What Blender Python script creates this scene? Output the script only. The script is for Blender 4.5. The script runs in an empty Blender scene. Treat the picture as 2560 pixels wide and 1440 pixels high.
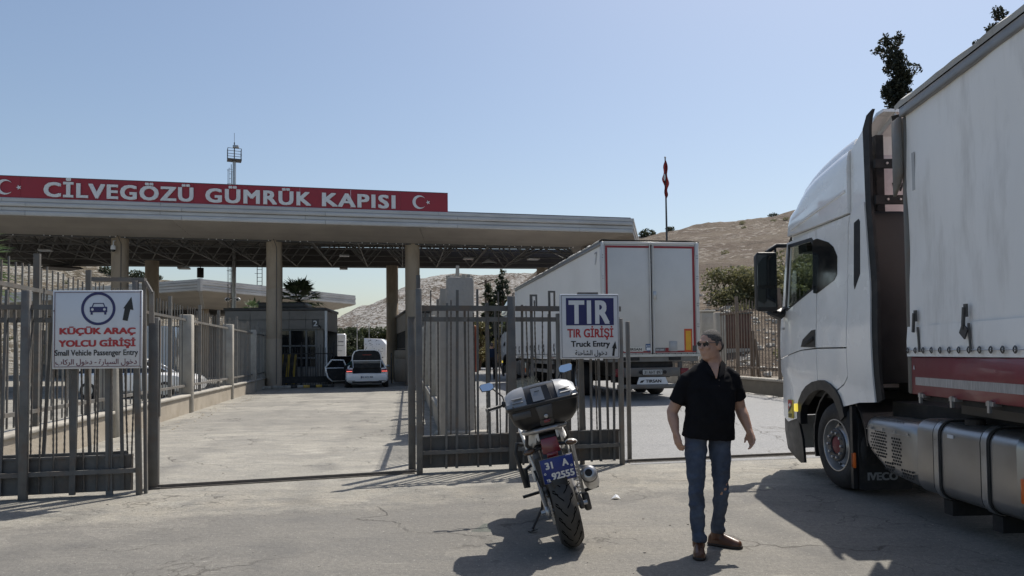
import bpy, bmesh, math, random
from mathutils import Vector, Matrix, noise

# ---------------------------------------------------------------- camera, sky, sun, exposure
R = math.radians
sc = bpy.context.scene
COL = sc.collection
cam_data = bpy.data.cameras.new('camera')
cam_data.sensor_width = 36.0
cam_data.lens = 36.0 * 1850 / 2560
cam_data.shift_y = 0.0392
cam_data.clip_start = 0.1
cam_data.clip_end = 3000
cam = bpy.data.objects.new('camera', cam_data)
COL.objects.link(cam)
cam.matrix_world = Matrix.Translation((0, 0, 1.55)) @ Matrix.Rotation(R(92.0), 4, 'X') @ Matrix.Rotation(R(-0.6), 4, 'Z')
sc.camera = cam

SUN_EL, SUN_AZ = R(60), R(33.5)
world = bpy.data.worlds.new('World')
sc.world = world
world.use_nodes = True
wn = world.node_tree.nodes
wl = world.node_tree.links
bg = wn['Background']
sky = wn.new('ShaderNodeTexSky')
sky.sky_type = 'NISHITA'
sky.sun_disc = False
sky.sun_elevation = SUN_EL
sky.sun_rotation = SUN_AZ
sky.altitude = 100
sky.air_density = 1.1
sky.dust_density = 1.8
sky.ozone_density = 0.9
wl.new(sky.outputs[0], bg.inputs[0])
bg.inputs[1].default_value = 0.110
sun_data = bpy.data.lights.new('sun', 'SUN')
sun_data.energy = 4.6
sun_data.angle = R(0.5)
sun_data.color = (1.0, 0.95, 0.87)
sun = bpy.data.objects.new('sun', sun_data)
COL.objects.link(sun)
sd = Vector((math.cos(SUN_EL) * math.sin(SUN_AZ), math.cos(SUN_EL) * math.cos(SUN_AZ), math.sin(SUN_EL)))
sun.rotation_euler = (-sd).to_track_quat('-Z', 'Y').to_euler()
sun.location = sd * 60
vs = sc.view_settings
vs.view_transform = 'Standard'
vs.look = 'None'
vs.exposure = 0.16
vs.gamma = 1.0
vs.use_curve_mapping = False

rnd = random.Random(7)


# ---------------------------------------------------------------- object helpers
def tag(o, label=None, cat=None, group=None, kind=None):
    if label: o['label'] = label
    if cat: o['category'] = cat
    if group: o['group'] = group
    if kind: o['kind'] = kind
    return o


def thing(name, label, cat, loc=(0, 0, 0), rz=0.0, group=None, rot=None):
    o = bpy.data.objects.new(name, None)
    o.empty_display_size = 0.2
    COL.objects.link(o)
    o.location = loc
    o.rotation_euler = rot if rot else (0, 0, rz)
    return tag(o, label, cat, group)


# small alike pieces that stay joined as one part
JOINED = {'perforation', 'wheel_nuts', 'hand_holes', 'rivet', 'hinge_pin', 'limb', 'bolt', 'tread_groove', 'chain', 'crown', 'frond', 'dry_frond', 'rung', 'spots', 'broken_top', 'lace', 'shock_spring', 'ladder', 'ladder_cage', 'cables', 'lock_screws'}


def link(name, me, parent=None, loc=None, rot=None):
    o = bpy.data.objects.new(name, me)
    COL.objects.link(o)
    if name in JOINED: o['kind'] = 'stuff'
    if parent: o.parent = parent
    if loc is not None: o.location = loc
    if rot is not None: o.rotation_euler = rot
    return o


def copy_tree(o, parent=None, skip=()):
    c = o.copy()
    COL.objects.link(c)
    c.parent = parent
    for ch in list(o.children):
        if ch.name.split('.')[0] not in skip:
            copy_tree(ch, c, skip)
    return c


class MB:
    """collects faces and links them as one mesh object"""
    def __init__(s, T=None):
        s.v, s.f, s.m, s.T = [], [], [], T

    def add(s, vs_, fs_, mi=0):
        n = len(s.v)
        s.v += [tuple(s.T @ Vector(p)) if s.T else tuple(p) for p in vs_]
        s.f += [tuple(n + i for i in f) for f in fs_]
        s.m += [mi] * len(fs_)
        return s

    def box(s, c, size, rz=0.0, rot=None, mi=0):
        hx, hy, hz = size[0] / 2, size[1] / 2, size[2] / 2
        m = rot if rot is not None else Matrix.Rotation(rz, 3, 'Z')
        c = Vector(c)
        vs_ = [c + m @ Vector((x * hx, y * hy, z * hz)) for x in (-1, 1) for y in (-1, 1) for z in (-1, 1)]
        return s.add(vs_, [(0, 1, 3, 2), (4, 6, 7, 5), (0, 4, 5, 1), (2, 3, 7, 6), (0, 2, 6, 4), (1, 5, 7, 3)], mi)

    def b2(s, a, b, mi=0):
        """axis aligned box between two corners"""
        return s.box([(a[i] + b[i]) / 2 for i in range(3)], [abs(a[i] - b[i]) for i in range(3)], mi=mi)

    def beam(s, p, q, w, h=None, up=(0, 0, 1), mi=0):
        p, q = Vector(p), Vector(q)
        h = h or w
        d = (q - p).normalized()
        u = Vector(up)
        if abs(d.dot(u)) > 0.98: u = Vector((0, 1, 0))
        a = d.cross(u).normalized() * (w / 2)
        b = a.cross(d).normalized() * (h / 2)
        vs_ = [p - a - b, p + a - b, p + a + b, p - a + b, q - a - b, q + a - b, q + a + b, q - a + b]
        return s.add(vs_, [(3, 2, 1, 0), (4, 5, 6, 7), (0, 1, 5, 4), (1, 2, 6, 5), (2, 3, 7, 6), (3, 0, 4, 7)], mi)

    def tube(s, pts, r, n=8, sx=1.0, mi=0, cap=True):
        pts = [Vector(p) for p in pts]
        rs = list(r) if isinstance(r, (list, tuple)) else [r] * len(pts)
        rings = []
        a = None
        for i, p in enumerate(pts):
            d = (pts[min(i + 1, len(pts) - 1)] - pts[max(i - 1, 0)]).normalized()
            if a is None:
                u = Vector((0, 0, 1)) if abs(d.z) < 0.9 else Vector((0, 1, 0))
                a = d.cross(u).normalized()
            else:
                a = (a - d * a.dot(d)).normalized()
            b = d.cross(a)
            rings.append([p + (a * math.cos(t) * sx + b * math.sin(t)) * rs[i] for t in (2 * math.pi * k / n for k in range(n))])
        return s.loft(rings, mi, cap)

    def loft(s, rings, mi=0, cap=True, closed=False):
        n = len(rings[0])
        vs_ = [p for r_ in rings for p in r_]
        fs_ = []
        m = len(rings)
        for i in range(m if closed else m - 1):
            j = (i + 1) % m
            for k in range(n):
                fs_.append((i * n + k, i * n + (k + 1) % n, j * n + (k + 1) % n, j * n + k))
        if cap and not closed:
            fs_.append(tuple(range(n))[::-1])
            fs_.append(tuple((m - 1) * n + k for k in range(n)))
        return s.add(vs_, fs_, mi)

    def prism(s, poly, axis, a, b, mi=0):
        """2D polygon extruded along an axis; poly gives the two other coordinates in order"""
        def P(p, t):
            return (t, p[0], p[1]) if axis == 'x' else ((p[0], t, p[1]) if axis == 'y' else (p[0], p[1], t))
        return s.loft([[P(p, a) for p in poly], [P(p, b) for p in poly]], mi)

    def lathe(s, prof, c=(0, 0, 0), axis='z', n=16, mi=0, closed=False, cap=True):
        """profile of (radius, height) about an axis through c"""
        rings = []
        for r_, h in prof:
            ring = []
            for k in range(n):
                t = 2 * math.pi * k / n
                x, y = r_ * math.cos(t), r_ * math.sin(t)
                p = (x, y, h) if axis == 'z' else ((h, x, y) if axis == 'x' else (x, h, y))
                ring.append((p[0] + c[0], p[1] + c[1], p[2] + c[2]))
            rings.append(ring)
        return s.loft(rings, mi, cap, closed)

    def ell(s, c, rr, n=12, m=8, rot=None, mi=0):
        rings = []
        for i in range(1, m):
            a = math.pi * i / m
            ring = []
            for k in range(n):
                t = 2 * math.pi * k / n
                p = Vector((rr[0] * math.sin(a) * math.cos(t), rr[1] * math.sin(a) * math.sin(t), -rr[2] * math.cos(a)))
                if rot is not None: p = rot @ p
                ring.append(p + Vector(c))
            rings.append(ring)
        return s.loft(rings, mi)

    def quad(s, pts, mi=0):
        return s.add(pts, [tuple(range(len(pts)))], mi)

    def mesh(s, name, mats, smooth=False, bevel=0.0, seg=1, angle=35):
        me = bpy.data.meshes.new(name)
        me.from_pydata(s.v, [], s.f)
        mats = mats if isinstance(mats, (list, tuple)) else [mats]
        for m in mats: me.materials.append(m)
        if len(mats) > 1:
            me.polygons.foreach_set('material_index', s.m)
        bm = bmesh.new()
        bm.from_mesh(me)
        bmesh.ops.recalc_face_normals(bm, faces=bm.faces)
        if bevel:
            es = [e for e in bm.edges if len(e.link_faces) == 2 and e.calc_face_angle(0) > R(angle)]
            bmesh.ops.bevel(bm, geom=es, offset=bevel, offset_type='OFFSET', segments=seg, profile=0.6, affect='EDGES', clamp_overlap=True)
        bm.to_mesh(me)
        bm.free()
        if smooth or bevel:
            me.shade_smooth()
            me.set_sharp_from_angle(angle=R(40 if not bevel else 50))
        return me

    def build(s, name, mats, parent=None, **k):
        return link(name, s.mesh(name, mats, **k), parent)


def fuse(mb, name, mats, parent=None, voxel=0.012, it=6, factor=0.5, fold=0.0):
    """voxel-fuses overlapping closed shapes into one smooth surface"""
    me = mb.mesh(name + '_raw', mats)
    o = bpy.data.objects.new('tmp_fuse', me)
    COL.objects.link(o)
    md = o.modifiers.new('r', 'REMESH')
    md.mode = 'VOXEL'
    md.voxel_size = voxel
    if it:
        sm = o.modifiers.new('s', 'SMOOTH')
        sm.iterations = it
        sm.factor = factor
    dg = bpy.context.evaluated_depsgraph_get()
    out = bpy.data.meshes.new_from_object(o.evaluated_get(dg))
    bpy.data.objects.remove(o)
    out.name = name
    if fold:                              # cloth creases
        nrm = [v.normal.copy() for v in out.vertices]
        for v, nn in zip(out.vertices, nrm):
            c = v.co
            f = 1 - abs(noise.noise(Vector((c.x * 7 + c.z * 5, c.y * 7, c.z * 9 - c.x * 6)))) * 2.2
            f2 = 1 - abs(noise.noise(Vector((c.x * 13 - c.z * 6 + 5, c.y * 12, c.z * 16)))) * 2.2
            v.co = c + nn * fold * (f * .75 + f2 * .4 - .45)
    out.shade_smooth()
    return link(name, out, parent)


def text_mesh(s, x0, x1, zb, cap, bold=0.0, depth=0.0, res=3, space=1.0):
    """lettering in the XZ plane facing -Y, between x0 and x1, baseline zb, capital height cap"""
    c = bpy.data.curves.new('txt', 'FONT')
    c.body = s
    off = bold * .6
    strike = bold
    c.resolution_u = res
    c.space_character = space
    o = bpy.data.objects.new('txt', c)
    COL.objects.link(o)
    dg = bpy.context.evaluated_depsgraph_get()
    me = bpy.data.meshes.new_from_object(o.evaluated_get(dg))
    bpy.data.objects.remove(o)
    bpy.data.curves.remove(c)
    xs = [v.co.x for v in me.vertices]
    lo, hi = min(xs), max(xs)
    kx = (x1 - x0) / (hi - lo)
    kz = cap / (0.70 + 2 * off)
    bm = bmesh.new()
    bm.from_mesh(me)
    if strike > 0:                       # heavier strokes: the same outline struck again a little to the side
        lo, hi = lo - strike, hi + strike
        kx = (x1 - x0) / (hi - lo)
        src = bmesh.new()
        src.from_mesh(me)
        bm.clear()
        for i, (d, e) in enumerate(((-1, -.6), (1, -.6), (-1, .6), (1, .6), (-.3, 0), (.3, 0))):
            tmp = bpy.data.meshes.new('strike')
            cp = src.copy()
            for v in cp.verts:
                v.co.x += d * strike
                v.co.y += e * strike
                v.co.z = i * .00012 / kx * (1 if depth == 0 else 8)
            cp.to_mesh(tmp)
            bm.from_mesh(tmp)
            cp.free()
            bpy.data.meshes.remove(tmp)
        src.free()
    for v in bm.verts:
        v.co = Vector((x0 + (v.co.x - lo) * kx, -v.co.z * kx, zb + (v.co.y + off) * kz))
    bmesh.ops.remove_doubles(bm, verts=bm.verts, dist=1e-5)
    for f in bm.faces:
        f.normal_update()
        if f.normal.y > 0: f.normal_flip()
    if depth:
        r_ = bmesh.ops.extrude_face_region(bm, geom=list(bm.faces))
        for e in r_['geom']:
            if isinstance(e, bmesh.types.BMVert): e.co.y -= depth
        bmesh.ops.recalc_face_normals(bm, faces=bm.faces)
    bm.to_mesh(me)
    bm.free()
    return me


def lettering(name, s, x0, x1, zb, cap, m, parent, y=0.0, loc=None, rot=None, **k):
    me = text_mesh(s, x0, x1, zb, cap, **k)
    for v in me.vertices: v.co.y += y
    me.materials.clear()
    me.materials.append(m)
    return link(name, me, parent, loc, rot)


def frame(p, q):
    d = Vector((q[0] - p[0], q[1] - p[1]))
    return (p[0], p[1], 0), math.atan2(d.y, d.x), d.length


# ---------------------------------------------------------------- materials
def lin(h):
    h = h.lstrip('#')
    c = [int(h[i:i + 2], 16) / 255 for i in (0, 2, 4)]
    return tuple(x / 12.92 if x <= 0.04045 else ((x + 0.055) / 1.055) ** 2.4 for x in c) + (1,)


def nd(nt, typ, **k):
    n = nt.nodes.new(typ)
    for a, b in k.items():
        if a.startswith('i_'):
            n.inputs[int(a[2:]) if a[2:].isdigit() else a[2:]].default_value = b
        else:
            setattr(n, a, b)
    return n


def mat(name, col, rough=0.6, metal=0.0, var=0.12, scale=6.0, bump=0.0, bscale=60.0, dirt=None, dscale=2.5, damt=0.5, coat=0.0, stretch=None, coord='Object', spec=0.5, each=0.0):
    m = bpy.data.materials.new(name)
    m.use_nodes = True
    nt = m.node_tree
    b = nt.nodes['Principled BSDF']
    L = nt.links.new
    tc = nd(nt, 'ShaderNodeTexCoord')
    src = tc.outputs[coord]
    if stretch:
        mp = nd(nt, 'ShaderNodeMapping')
        mp.inputs['Scale'].default_value = stretch
        L(src, mp.inputs[0])
        src = mp.outputs[0]
    col = tuple(col) if len(col) == 4 else tuple(col) + (1,)
    n1 = nd(nt, 'ShaderNodeTexNoise')
    n1.inputs['Scale'].default_value = scale
    n1.inputs['Detail'].default_value = 5
    L(src, n1.inputs['Vector'])
    mr = nd(nt, 'ShaderNodeMapRange')
    mr.inputs[1].default_value, mr.inputs[2].default_value = 0.3, 0.7
    mr.inputs[3].default_value, mr.inputs[4].default_value = 1 - var, 1 + var
    L(n1.outputs[0], mr.inputs[0])
    mx = nd(nt, 'ShaderNodeMix', data_type='RGBA', blend_type='MULTIPLY')
    mx.inputs[0].default_value = 1
    mx.inputs[6].default_value = col
    L(mr.outputs[0], mx.inputs[7])
    out = mx.outputs[2]
    if each:                              # every object of the material a little lighter or darker than the next
        oi = nd(nt, 'ShaderNodeObjectInfo')
        er = nd(nt, 'ShaderNodeMapRange')
        er.inputs[3].default_value, er.inputs[4].default_value = 1 - each, 1 + each
        L(oi.outputs['Random'], er.inputs[0])
        m3 = nd(nt, 'ShaderNodeMix', data_type='RGBA', blend_type='MULTIPLY')
        m3.inputs[0].default_value = 1
        L(out, m3.inputs[6])
        L(er.outputs[0], m3.inputs[7])
        out = m3.outputs[2]
    if dirt:
        n2 = nd(nt, 'ShaderNodeTexNoise')
        n2.inputs['Scale'].default_value = dscale
        n2.inputs['Detail'].default_value = 8
        n2.inputs['Roughness'].default_value = 0.65
        L(src, n2.inputs['Vector'])
        r2 = nd(nt, 'ShaderNodeMapRange')
        r2.inputs[1].default_value, r2.inputs[2].default_value = 0.48, 0.72
        r2.inputs[4].default_value = damt
        L(n2.outputs[0], r2.inputs[0])
        m2 = nd(nt, 'ShaderNodeMix', data_type='RGBA')
        L(r2.outputs[0], m2.inputs[0])
        L(out, m2.inputs[6])
        m2.inputs[7].default_value = tuple(dirt) if len(dirt) == 4 else tuple(dirt) + (1,)
        out = m2.outputs[2]
    L(out, b.inputs['Base Color'])
    rr = nd(nt, 'ShaderNodeMapRange')
    rr.inputs[1].default_value, rr.inputs[2].default_value = 0.3, 0.7
    rr.inputs[3].default_value, rr.inputs[4].default_value = max(0.02, rough - 0.08), min(1, rough + 0.08)
    L(n1.outputs[0], rr.inputs[0])
    L(rr.outputs[0], b.inputs['Roughness'])
    b.inputs['Metallic'].default_value = metal
    b.inputs['Coat Weight'].default_value = coat
    b.inputs['Specular IOR Level'].default_value = spec
    if coat: b.inputs['Coat Roughness'].default_value = 0.06
    if bump:
        n3 = nd(nt, 'ShaderNodeTexNoise')
        n3.inputs['Scale'].default_value = bscale
        n3.inputs['Detail'].default_value = 4
        L(src, n3.inputs['Vector'])
        bp = nd(nt, 'ShaderNodeBump')
        bp.inputs['Strength'].default_value = bump
        bp.inputs['Distance'].default_value = 0.02
        L(n3.outputs[0], bp.inputs['Height'])
        L(bp.outputs[0], b.inputs['Normal'])
    return m


def glass(name, tint, refl=0.25, rough=0.02):
    """thin pane: tinted see-through plus a mirror part that grows at grazing angles"""
    m = bpy.data.materials.new(name)
    m.use_nodes = True
    nt = m.node_tree
    nt.nodes.remove(nt.nodes['Principled BSDF'])
    L = nt.links.new
    tr = nd(nt, 'ShaderNodeBsdfTransparent')
    tr.inputs[0].default_value = tuple(tint) + (1,)
    gl = nd(nt, 'ShaderNodeBsdfGlossy')
    gl.inputs['Roughness'].default_value = rough
    lw = nd(nt, 'ShaderNodeLayerWeight')
    lw.inputs[0].default_value = 0.5
    pw = nd(nt, 'ShaderNodeMath', operation='POWER')
    pw.inputs[1].default_value = 4.0
    L(lw.outputs['Facing'], pw.inputs[0])
    mr = nd(nt, 'ShaderNodeMapRange')
    mr.inputs[3].default_value, mr.inputs[4].default_value = 0.03, refl
    L(pw.outputs[0], mr.inputs[0])
    mx = nd(nt, 'ShaderNodeMixShader')
    L(mr.outputs[0], mx.inputs[0])
    L(tr.outputs[0], mx.inputs[1])
    L(gl.outputs[0], mx.inputs[2])
    L(mx.outputs[0], nt.nodes['Material Output'].inputs[0])
    return m


def lamp_mat(name, col, strength):
    m = bpy.data.materials.new(name)
    m.use_nodes = True
    b = m.node_tree.nodes['Principled BSDF']
    b.inputs['Base Color'].default_value = tuple(col) + (1,)
    b.inputs['Emission Color'].default_value = tuple(col) + (1,)
    b.inputs['Emission Strength'].default_value = strength
    b.inputs['Roughness'].default_value = 0.3
    return m


def leaf_mat(name, col, col2):
    m = bpy.data.materials.new(name)
    m.use_nodes = True
    nt = m.node_tree
    b = nt.nodes['Principled BSDF']
    L = nt.links.new
    geo = nd(nt, 'ShaderNodeNewGeometry')
    mx = nd(nt, 'ShaderNodeMix', data_type='RGBA')
    mx.inputs[6].default_value = tuple(col) + (1,)
    mx.inputs[7].default_value = tuple(col2) + (1,)
    L(geo.outputs['Random Per Island'], mx.inputs[0])
    L(mx.outputs[2], b.inputs['Base Color'])
    b.inputs['Roughness'].default_value = 0.6
    tl = nd(nt, 'ShaderNodeBsdfTranslucent')
    L(mx.outputs[2], tl.inputs[0])
    ms = nd(nt, 'ShaderNodeMixShader')
    ms.inputs[0].default_value = 0.42
    L(b.outputs[0], ms.inputs[1])
    L(tl.outputs[0], ms.inputs[2])
    L(ms.outputs[0], nt.nodes['Material Output'].inputs[0])
    return m


m_concrete = mat('concrete', (0.36, 0.335, 0.29), 0.85, var=0.14, scale=2.2, bump=0.35, bscale=45, dirt=(0.2, 0.18, 0.15), damt=0.45)
m_plaster = mat('plaster', (0.4, 0.35, 0.28), 0.9, var=0.12, scale=1.5, bump=0.4, bscale=25, dirt=(0.25, 0.2, 0.14), damt=0.6, dscale=1.8)
m_column = mat('column_paint', (0.35, 0.285, 0.215), 0.8, var=0.1, scale=1.6, bump=0.15, dirt=(0.16, 0.125, 0.09), damt=0.6, dscale=1.3, stretch=(1.6, 1.6, .45))
m_gray = mat('gray_gate_paint', (0.125, 0.122, 0.115), 0.62, var=0.18, scale=7, bump=0.15, bscale=70, dirt=(0.17, 0.11, 0.07), damt=0.55, dscale=4, each=0.22, spec=.35)
m_graylt = mat('worn_fence_paint', (0.155, 0.148, 0.135), 0.6, var=0.15, scale=6, bump=0.1, dirt=(0.2, 0.13, 0.085), damt=0.5, dscale=5, each=0.22, spec=.35)
m_rebar = mat('rebar_steel', (0.13, 0.115, 0.1), 0.6, metal=0.3, var=0.2, scale=20, bump=0.2)
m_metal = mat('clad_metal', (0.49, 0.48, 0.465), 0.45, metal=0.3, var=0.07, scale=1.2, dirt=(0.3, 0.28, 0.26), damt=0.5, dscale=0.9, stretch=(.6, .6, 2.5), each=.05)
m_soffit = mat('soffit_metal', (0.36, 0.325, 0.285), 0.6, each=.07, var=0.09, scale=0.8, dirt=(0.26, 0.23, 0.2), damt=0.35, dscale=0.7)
m_truss = mat('truss_paint', (0.175, 0.17, 0.162), 0.5, var=0.08)
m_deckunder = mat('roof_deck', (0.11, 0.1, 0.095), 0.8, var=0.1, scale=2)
m_red = mat('sign_red', (0.3, 0.021, 0.036), 0.45, var=0.06, scale=0.6)
m_letter = mat('letter_white', (0.68, 0.69, 0.7), 0.4, var=0.04)
m_signwhite = mat('sign_white', (0.66, 0.67, 0.69), 0.35, var=0.03, scale=3, dirt=(0.5, 0.5, 0.48), damt=0.25, dscale=4)
m_signred = mat('sign_text_red', (0.42, 0.03, 0.035), 0.4, var=0.04)
m_signblue = mat('sign_blue', (0.022, 0.024, 0.11), 0.4, var=0.04)
m_signblack = mat('sign_black', (0.012, 0.012, 0.014), 0.4, var=0.04)
m_black = mat('black_plastic', (0.016, 0.016, 0.017), 0.42, var=0.2, scale=10, bump=0.05, bscale=200)
m_blackmat = mat('black_frame', (0.012, 0.012, 0.012), 0.7, var=0.2, dirt=(0.06, 0.05, 0.045), damt=0.6, dscale=5)
m_rubber = mat('tyre_rubber', (0.022, 0.021, 0.021), 0.75, var=0.2, scale=14, bump=0.15, dirt=(0.075, 0.065, 0.055), damt=0.5, dscale=6)
m_white = mat('white_vehicle_paint', (0.90, 0.89, 0.87), 0.25, var=0.03, scale=2, coat=1.0, dirt=(0.62, 0.58, 0.52), damt=0.3, dscale=1.8)
m_tarp = mat('white_tarpaulin', (0.86, 0.84, 0.81), 0.5, var=0.05, scale=1.2, bump=0.3, bscale=3.5, dirt=(0.5, 0.47, 0.43), damt=0.6, dscale=1.9, stretch=(1, 1.6, 0.4))
m_steel = mat('bare_steel', (0.46, 0.46, 0.46), 0.35, metal=0.8, var=0.1, scale=10, dirt=(0.25, 0.22, 0.19), damt=0.4, dscale=6)
m_alu = mat('tank_aluminium', (0.40, 0.39, 0.38), 0.36, metal=0.85, var=0.06, scale=3, dirt=(0.26, 0.245, 0.225), damt=0.35, dscale=1.6)
m_darkmetal = mat('dark_metal', (0.085, 0.082, 0.08), 0.5, metal=0.4, var=0.15)
m_orange = lamp_mat('orange_marker', (0.55, 0.12, 0.02), 0.06)
m_yellowlamp = lamp_mat('yellow_marker', (0.9, 0.7, 0.1), 0.7)
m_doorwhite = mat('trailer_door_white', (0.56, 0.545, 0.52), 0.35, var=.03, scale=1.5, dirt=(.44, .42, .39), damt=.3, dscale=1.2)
m_mirror = mat('mirror_glass', (0.8, 0.82, 0.85), 0.04, metal=1.0, var=0.0)
m_bark = mat('bark', (0.12, 0.085, 0.06), 0.9, var=0.3, scale=9, bump=0.5, bscale=25)
m_glass = glass('clear_glass', (0.80, 0.85, 0.83), 0.35)
m_darkglass = mat('dark_glass', (0.012, 0.014, 0.016), 0.05, var=0.0, coat=0.5)
# ---------------------------------------------------------------- ground, road, hills
def smooth(a, b, x):
    t = max(0.0, min(1.0, (x - a) / (b - a)))
    return t * t * (3 - 2 * t)


def fbm(x, y, z=0.0, o=4):
    return noise.fractal(Vector((x, y, z)), 1.0, 2.0, o)


def ground_mat(name, road=False):
    m = bpy.data.materials.new(name)
    m.use_nodes = True
    nt = m.node_tree
    L = nt.links.new
    b = nt.nodes['Principled BSDF']
    geo = nd(nt, 'ShaderNodeNewGeometry')
    pos = geo.outputs['Position']

    def noise_(scale, detail=4, rough=0.55, stretch=None):
        n = nd(nt, 'ShaderNodeTexNoise')
        n.inputs['Scale'].default_value = scale
        n.inputs['Detail'].default_value = detail
        n.inputs['Roughness'].default_value = rough
        s_ = pos
        if stretch:
            mp = nd(nt, 'ShaderNodeMapping')
            mp.inputs['Scale'].default_value = stretch
            mp.inputs['Rotation'].default_value = (0, 0, R(8))
            L(pos, mp.inputs[0])
            s_ = mp.outputs[0]
        L(s_, n.inputs['Vector'])
        return n.outputs[0]

    def rng(x, a, b_, c=0.0, d=1.0):
        r_ = nd(nt, 'ShaderNodeMapRange')
        r_.inputs[1].default_value, r_.inputs[2].default_value = a, b_
        r_.inputs[3].default_value, r_.inputs[4].default_value = c, d
        L(x, r_.inputs[0])
        return r_.outputs[0]

    def mixc(f, a, b_, typ='MIX'):
        x = nd(nt, 'ShaderNodeMix', data_type='RGBA', blend_type=typ)
        if isinstance(f, float): x.inputs[0].default_value = f
        else: L(f, x.inputs[0])
        for i, c in ((6, a), (7, b_)):
            if isinstance(c, tuple): x.inputs[i].default_value = c + (1,)
            else: L(c, x.inputs[i])
        return x.outputs[2]

    def math_(op, a, b_):
        x = nd(nt, 'ShaderNodeMath', operation=op)
        for i, c in ((0, a), (1, b_)):
            if isinstance(c, (int, float)): x.inputs[i].default_value = c
            else: L(c, x.inputs[i])
        return x.outputs[0]

    fine = noise_(95, 4, 0.7)
    grit = noise_(26, 5, 0.75)
    mid = noise_(1.3, 12, 0.74, (0.7, 1.6, 1))
    big = noise_(0.28, 6, 0.6)
    asph = mixc(rng(mid, 0.35, 0.65), (0.142, 0.134, 0.119), (0.218, 0.204, 0.177))
    asph = mixc(rng(big, 0.45, 0.62, 0, 0.55), asph, (0.18, 0.166, 0.142))
    if road:
        asph = mixc(rng(mid, 0.3, 0.7), (0.17, 0.17, 0.168), (0.235, 0.232, 0.226))
        col = asph
    else:
        sx = nd(nt, 'ShaderNodeSeparateXYZ')
        L(pos, sx.inputs[0])
        edge = math_('SUBTRACT', sx.outputs[1], math_('MULTIPLY', sx.outputs[0], 0.21))
        edge = math_('ADD', math_('ADD', edge, .28), math_('MULTIPLY', noise_(0.75, 10, 0.72), 1.6))
        lane = rng(edge, 8.85, 9.15)
        lane2 = noise_(0.9, 12, 0.76, (0.6, 1.2, 1))
        conc = mixc(rng(lane2, 0.36, 0.64), (0.195, 0.185, 0.163), (0.315, 0.295, 0.25))
        conc = mixc(rng(noise_(3.2, 5, 0.6, (0.75, 1.3, 1)), 0.52, 0.7, 0, 0.7), conc, (0.18, 0.175, 0.16))
        conc = mixc(rng(noise_(1.9, 6, 0.7, (0.6, 1.2, 1)), 0.56, 0.68, 0, 0.8), conc, (0.40, 0.375, 0.32))
        col = mixc(lane, asph, conc)
        scuff = rng(noise_(7.5, 4, 0.7, (0.35, 1.0, 1)), 0.62, 0.70)
        conc = mixc(math_('MULTIPLY', scuff, 0.6), conc, (0.42, 0.40, 0.35))
        col = mixc(lane, asph, conc)
        for rot_, thr in ((0.35, .70), (-0.8, .70), (1.25, .70)):   # old scrape marks
            mp = nd(nt, 'ShaderNodeMapping')
            mp.inputs['Rotation'].default_value = (0, 0, rot_)
            mp.inputs['Scale'].default_value = (.9, 11.0, 1)
            L(pos, mp.inputs[0])
            sn = nd(nt, 'ShaderNodeTexNoise')
            sn.inputs['Scale'].default_value = 1.6
            sn.inputs['Detail'].default_value = 2
            L(mp.outputs[0], sn.inputs['Vector'])
            col = mixc(math_('MULTIPLY', rng(sn.outputs[0], thr, thr + .012, 0, .4), rng(noise_(.7, 4), .5, .6)), col, (0.40, 0.385, 0.33))
        # dusty band along the threshold of the gates
        band = math_('MULTIPLY', rng(edge, 8.7, 9.3), rng(edge, 11.2, 10.0))
        col = mixc(math_('MULTIPLY', band, rng(noise_(2.2, 6, 0.7), 0.4, 0.62, 0, 0.8)), col, (0.34, 0.31, 0.255))
    # cracks
    vo = nd(nt, 'ShaderNodeTexVoronoi', feature='DISTANCE_TO_EDGE')
    vo.inputs['Scale'].default_value = 0.42
    dv = nd(nt, 'ShaderNodeVectorMath', operation='ADD')
    dn = nd(nt, 'ShaderNodeTexNoise')
    dn.inputs['Scale'].default_value = 1.6
    dn.inputs['Detail'].default_value = 5
    L(pos, dn.inputs['Vector'])
    sc_ = nd(nt, 'ShaderNodeVectorMath', operation='SCALE')
    sc_.inputs['Scale'].default_value = 1.3
    L(dn.outputs['Color'], sc_.inputs[0])
    L(pos, dv.inputs[0])
    L(sc_.outputs[0], dv.inputs[1])
    L(dv.outputs[0], vo.inputs['Vector'])
    crack = math_('MULTIPLY', rng(vo.outputs['Distance'], 0.002, 0.012, 1, 0), rng(noise_(0.55, 4), 0.48, 0.56))
    col = mixc(math_('MULTIPLY', crack, 0.8), col, (0.07, 0.062, 0.05))
    # oil and old stains
    spot = rng(noise_(1.05, 3, 0.5, (0.8, 1.4, 1)), 0.67, 0.74)
    col = mixc(math_('MULTIPLY', spot, 0.45), col, (0.1, 0.096, 0.09))
    grain = math_('MULTIPLY', rng(fine, 0.3, 0.7, 0.62, 1.38), rng(grit, 0.3, 0.7, 0.72, 1.28))
    col = mixc(1.0, col, grain, 'MULTIPLY')
    # wheel tracks that bend into the truck lane, patches of newer asphalt
    if not road:
        wt = nd(nt, 'ShaderNodeSeparateXYZ')
        L(pos, wt.inputs[0])
        yy = math_('SUBTRACT', wt.outputs[1], 4.0)
        cen = math_('ADD', math_('SUBTRACT', wt.outputs[0], math_('MULTIPLY', yy, -.16)), math_('MULTIPLY', noise_(.3, 3), 1.2))
        tr_ = math_('PINGPONG', cen, 1.05)
        col = mixc(math_('MULTIPLY', rng(tr_, 0.78, 1.0), rng(noise_(1.1, 5), .42, .62, 0, .38)), col, (0.075, 0.073, 0.07))
        pv = nd(nt, 'ShaderNodeTexVoronoi', distance='CHEBYCHEV')
        pv.inputs['Scale'].default_value = 0.33
        L(dv.outputs[0], pv.inputs['Vector'])
        sp = nd(nt, 'ShaderNodeSeparateColor')
        L(pv.outputs['Color'], sp.inputs[0])
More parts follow.
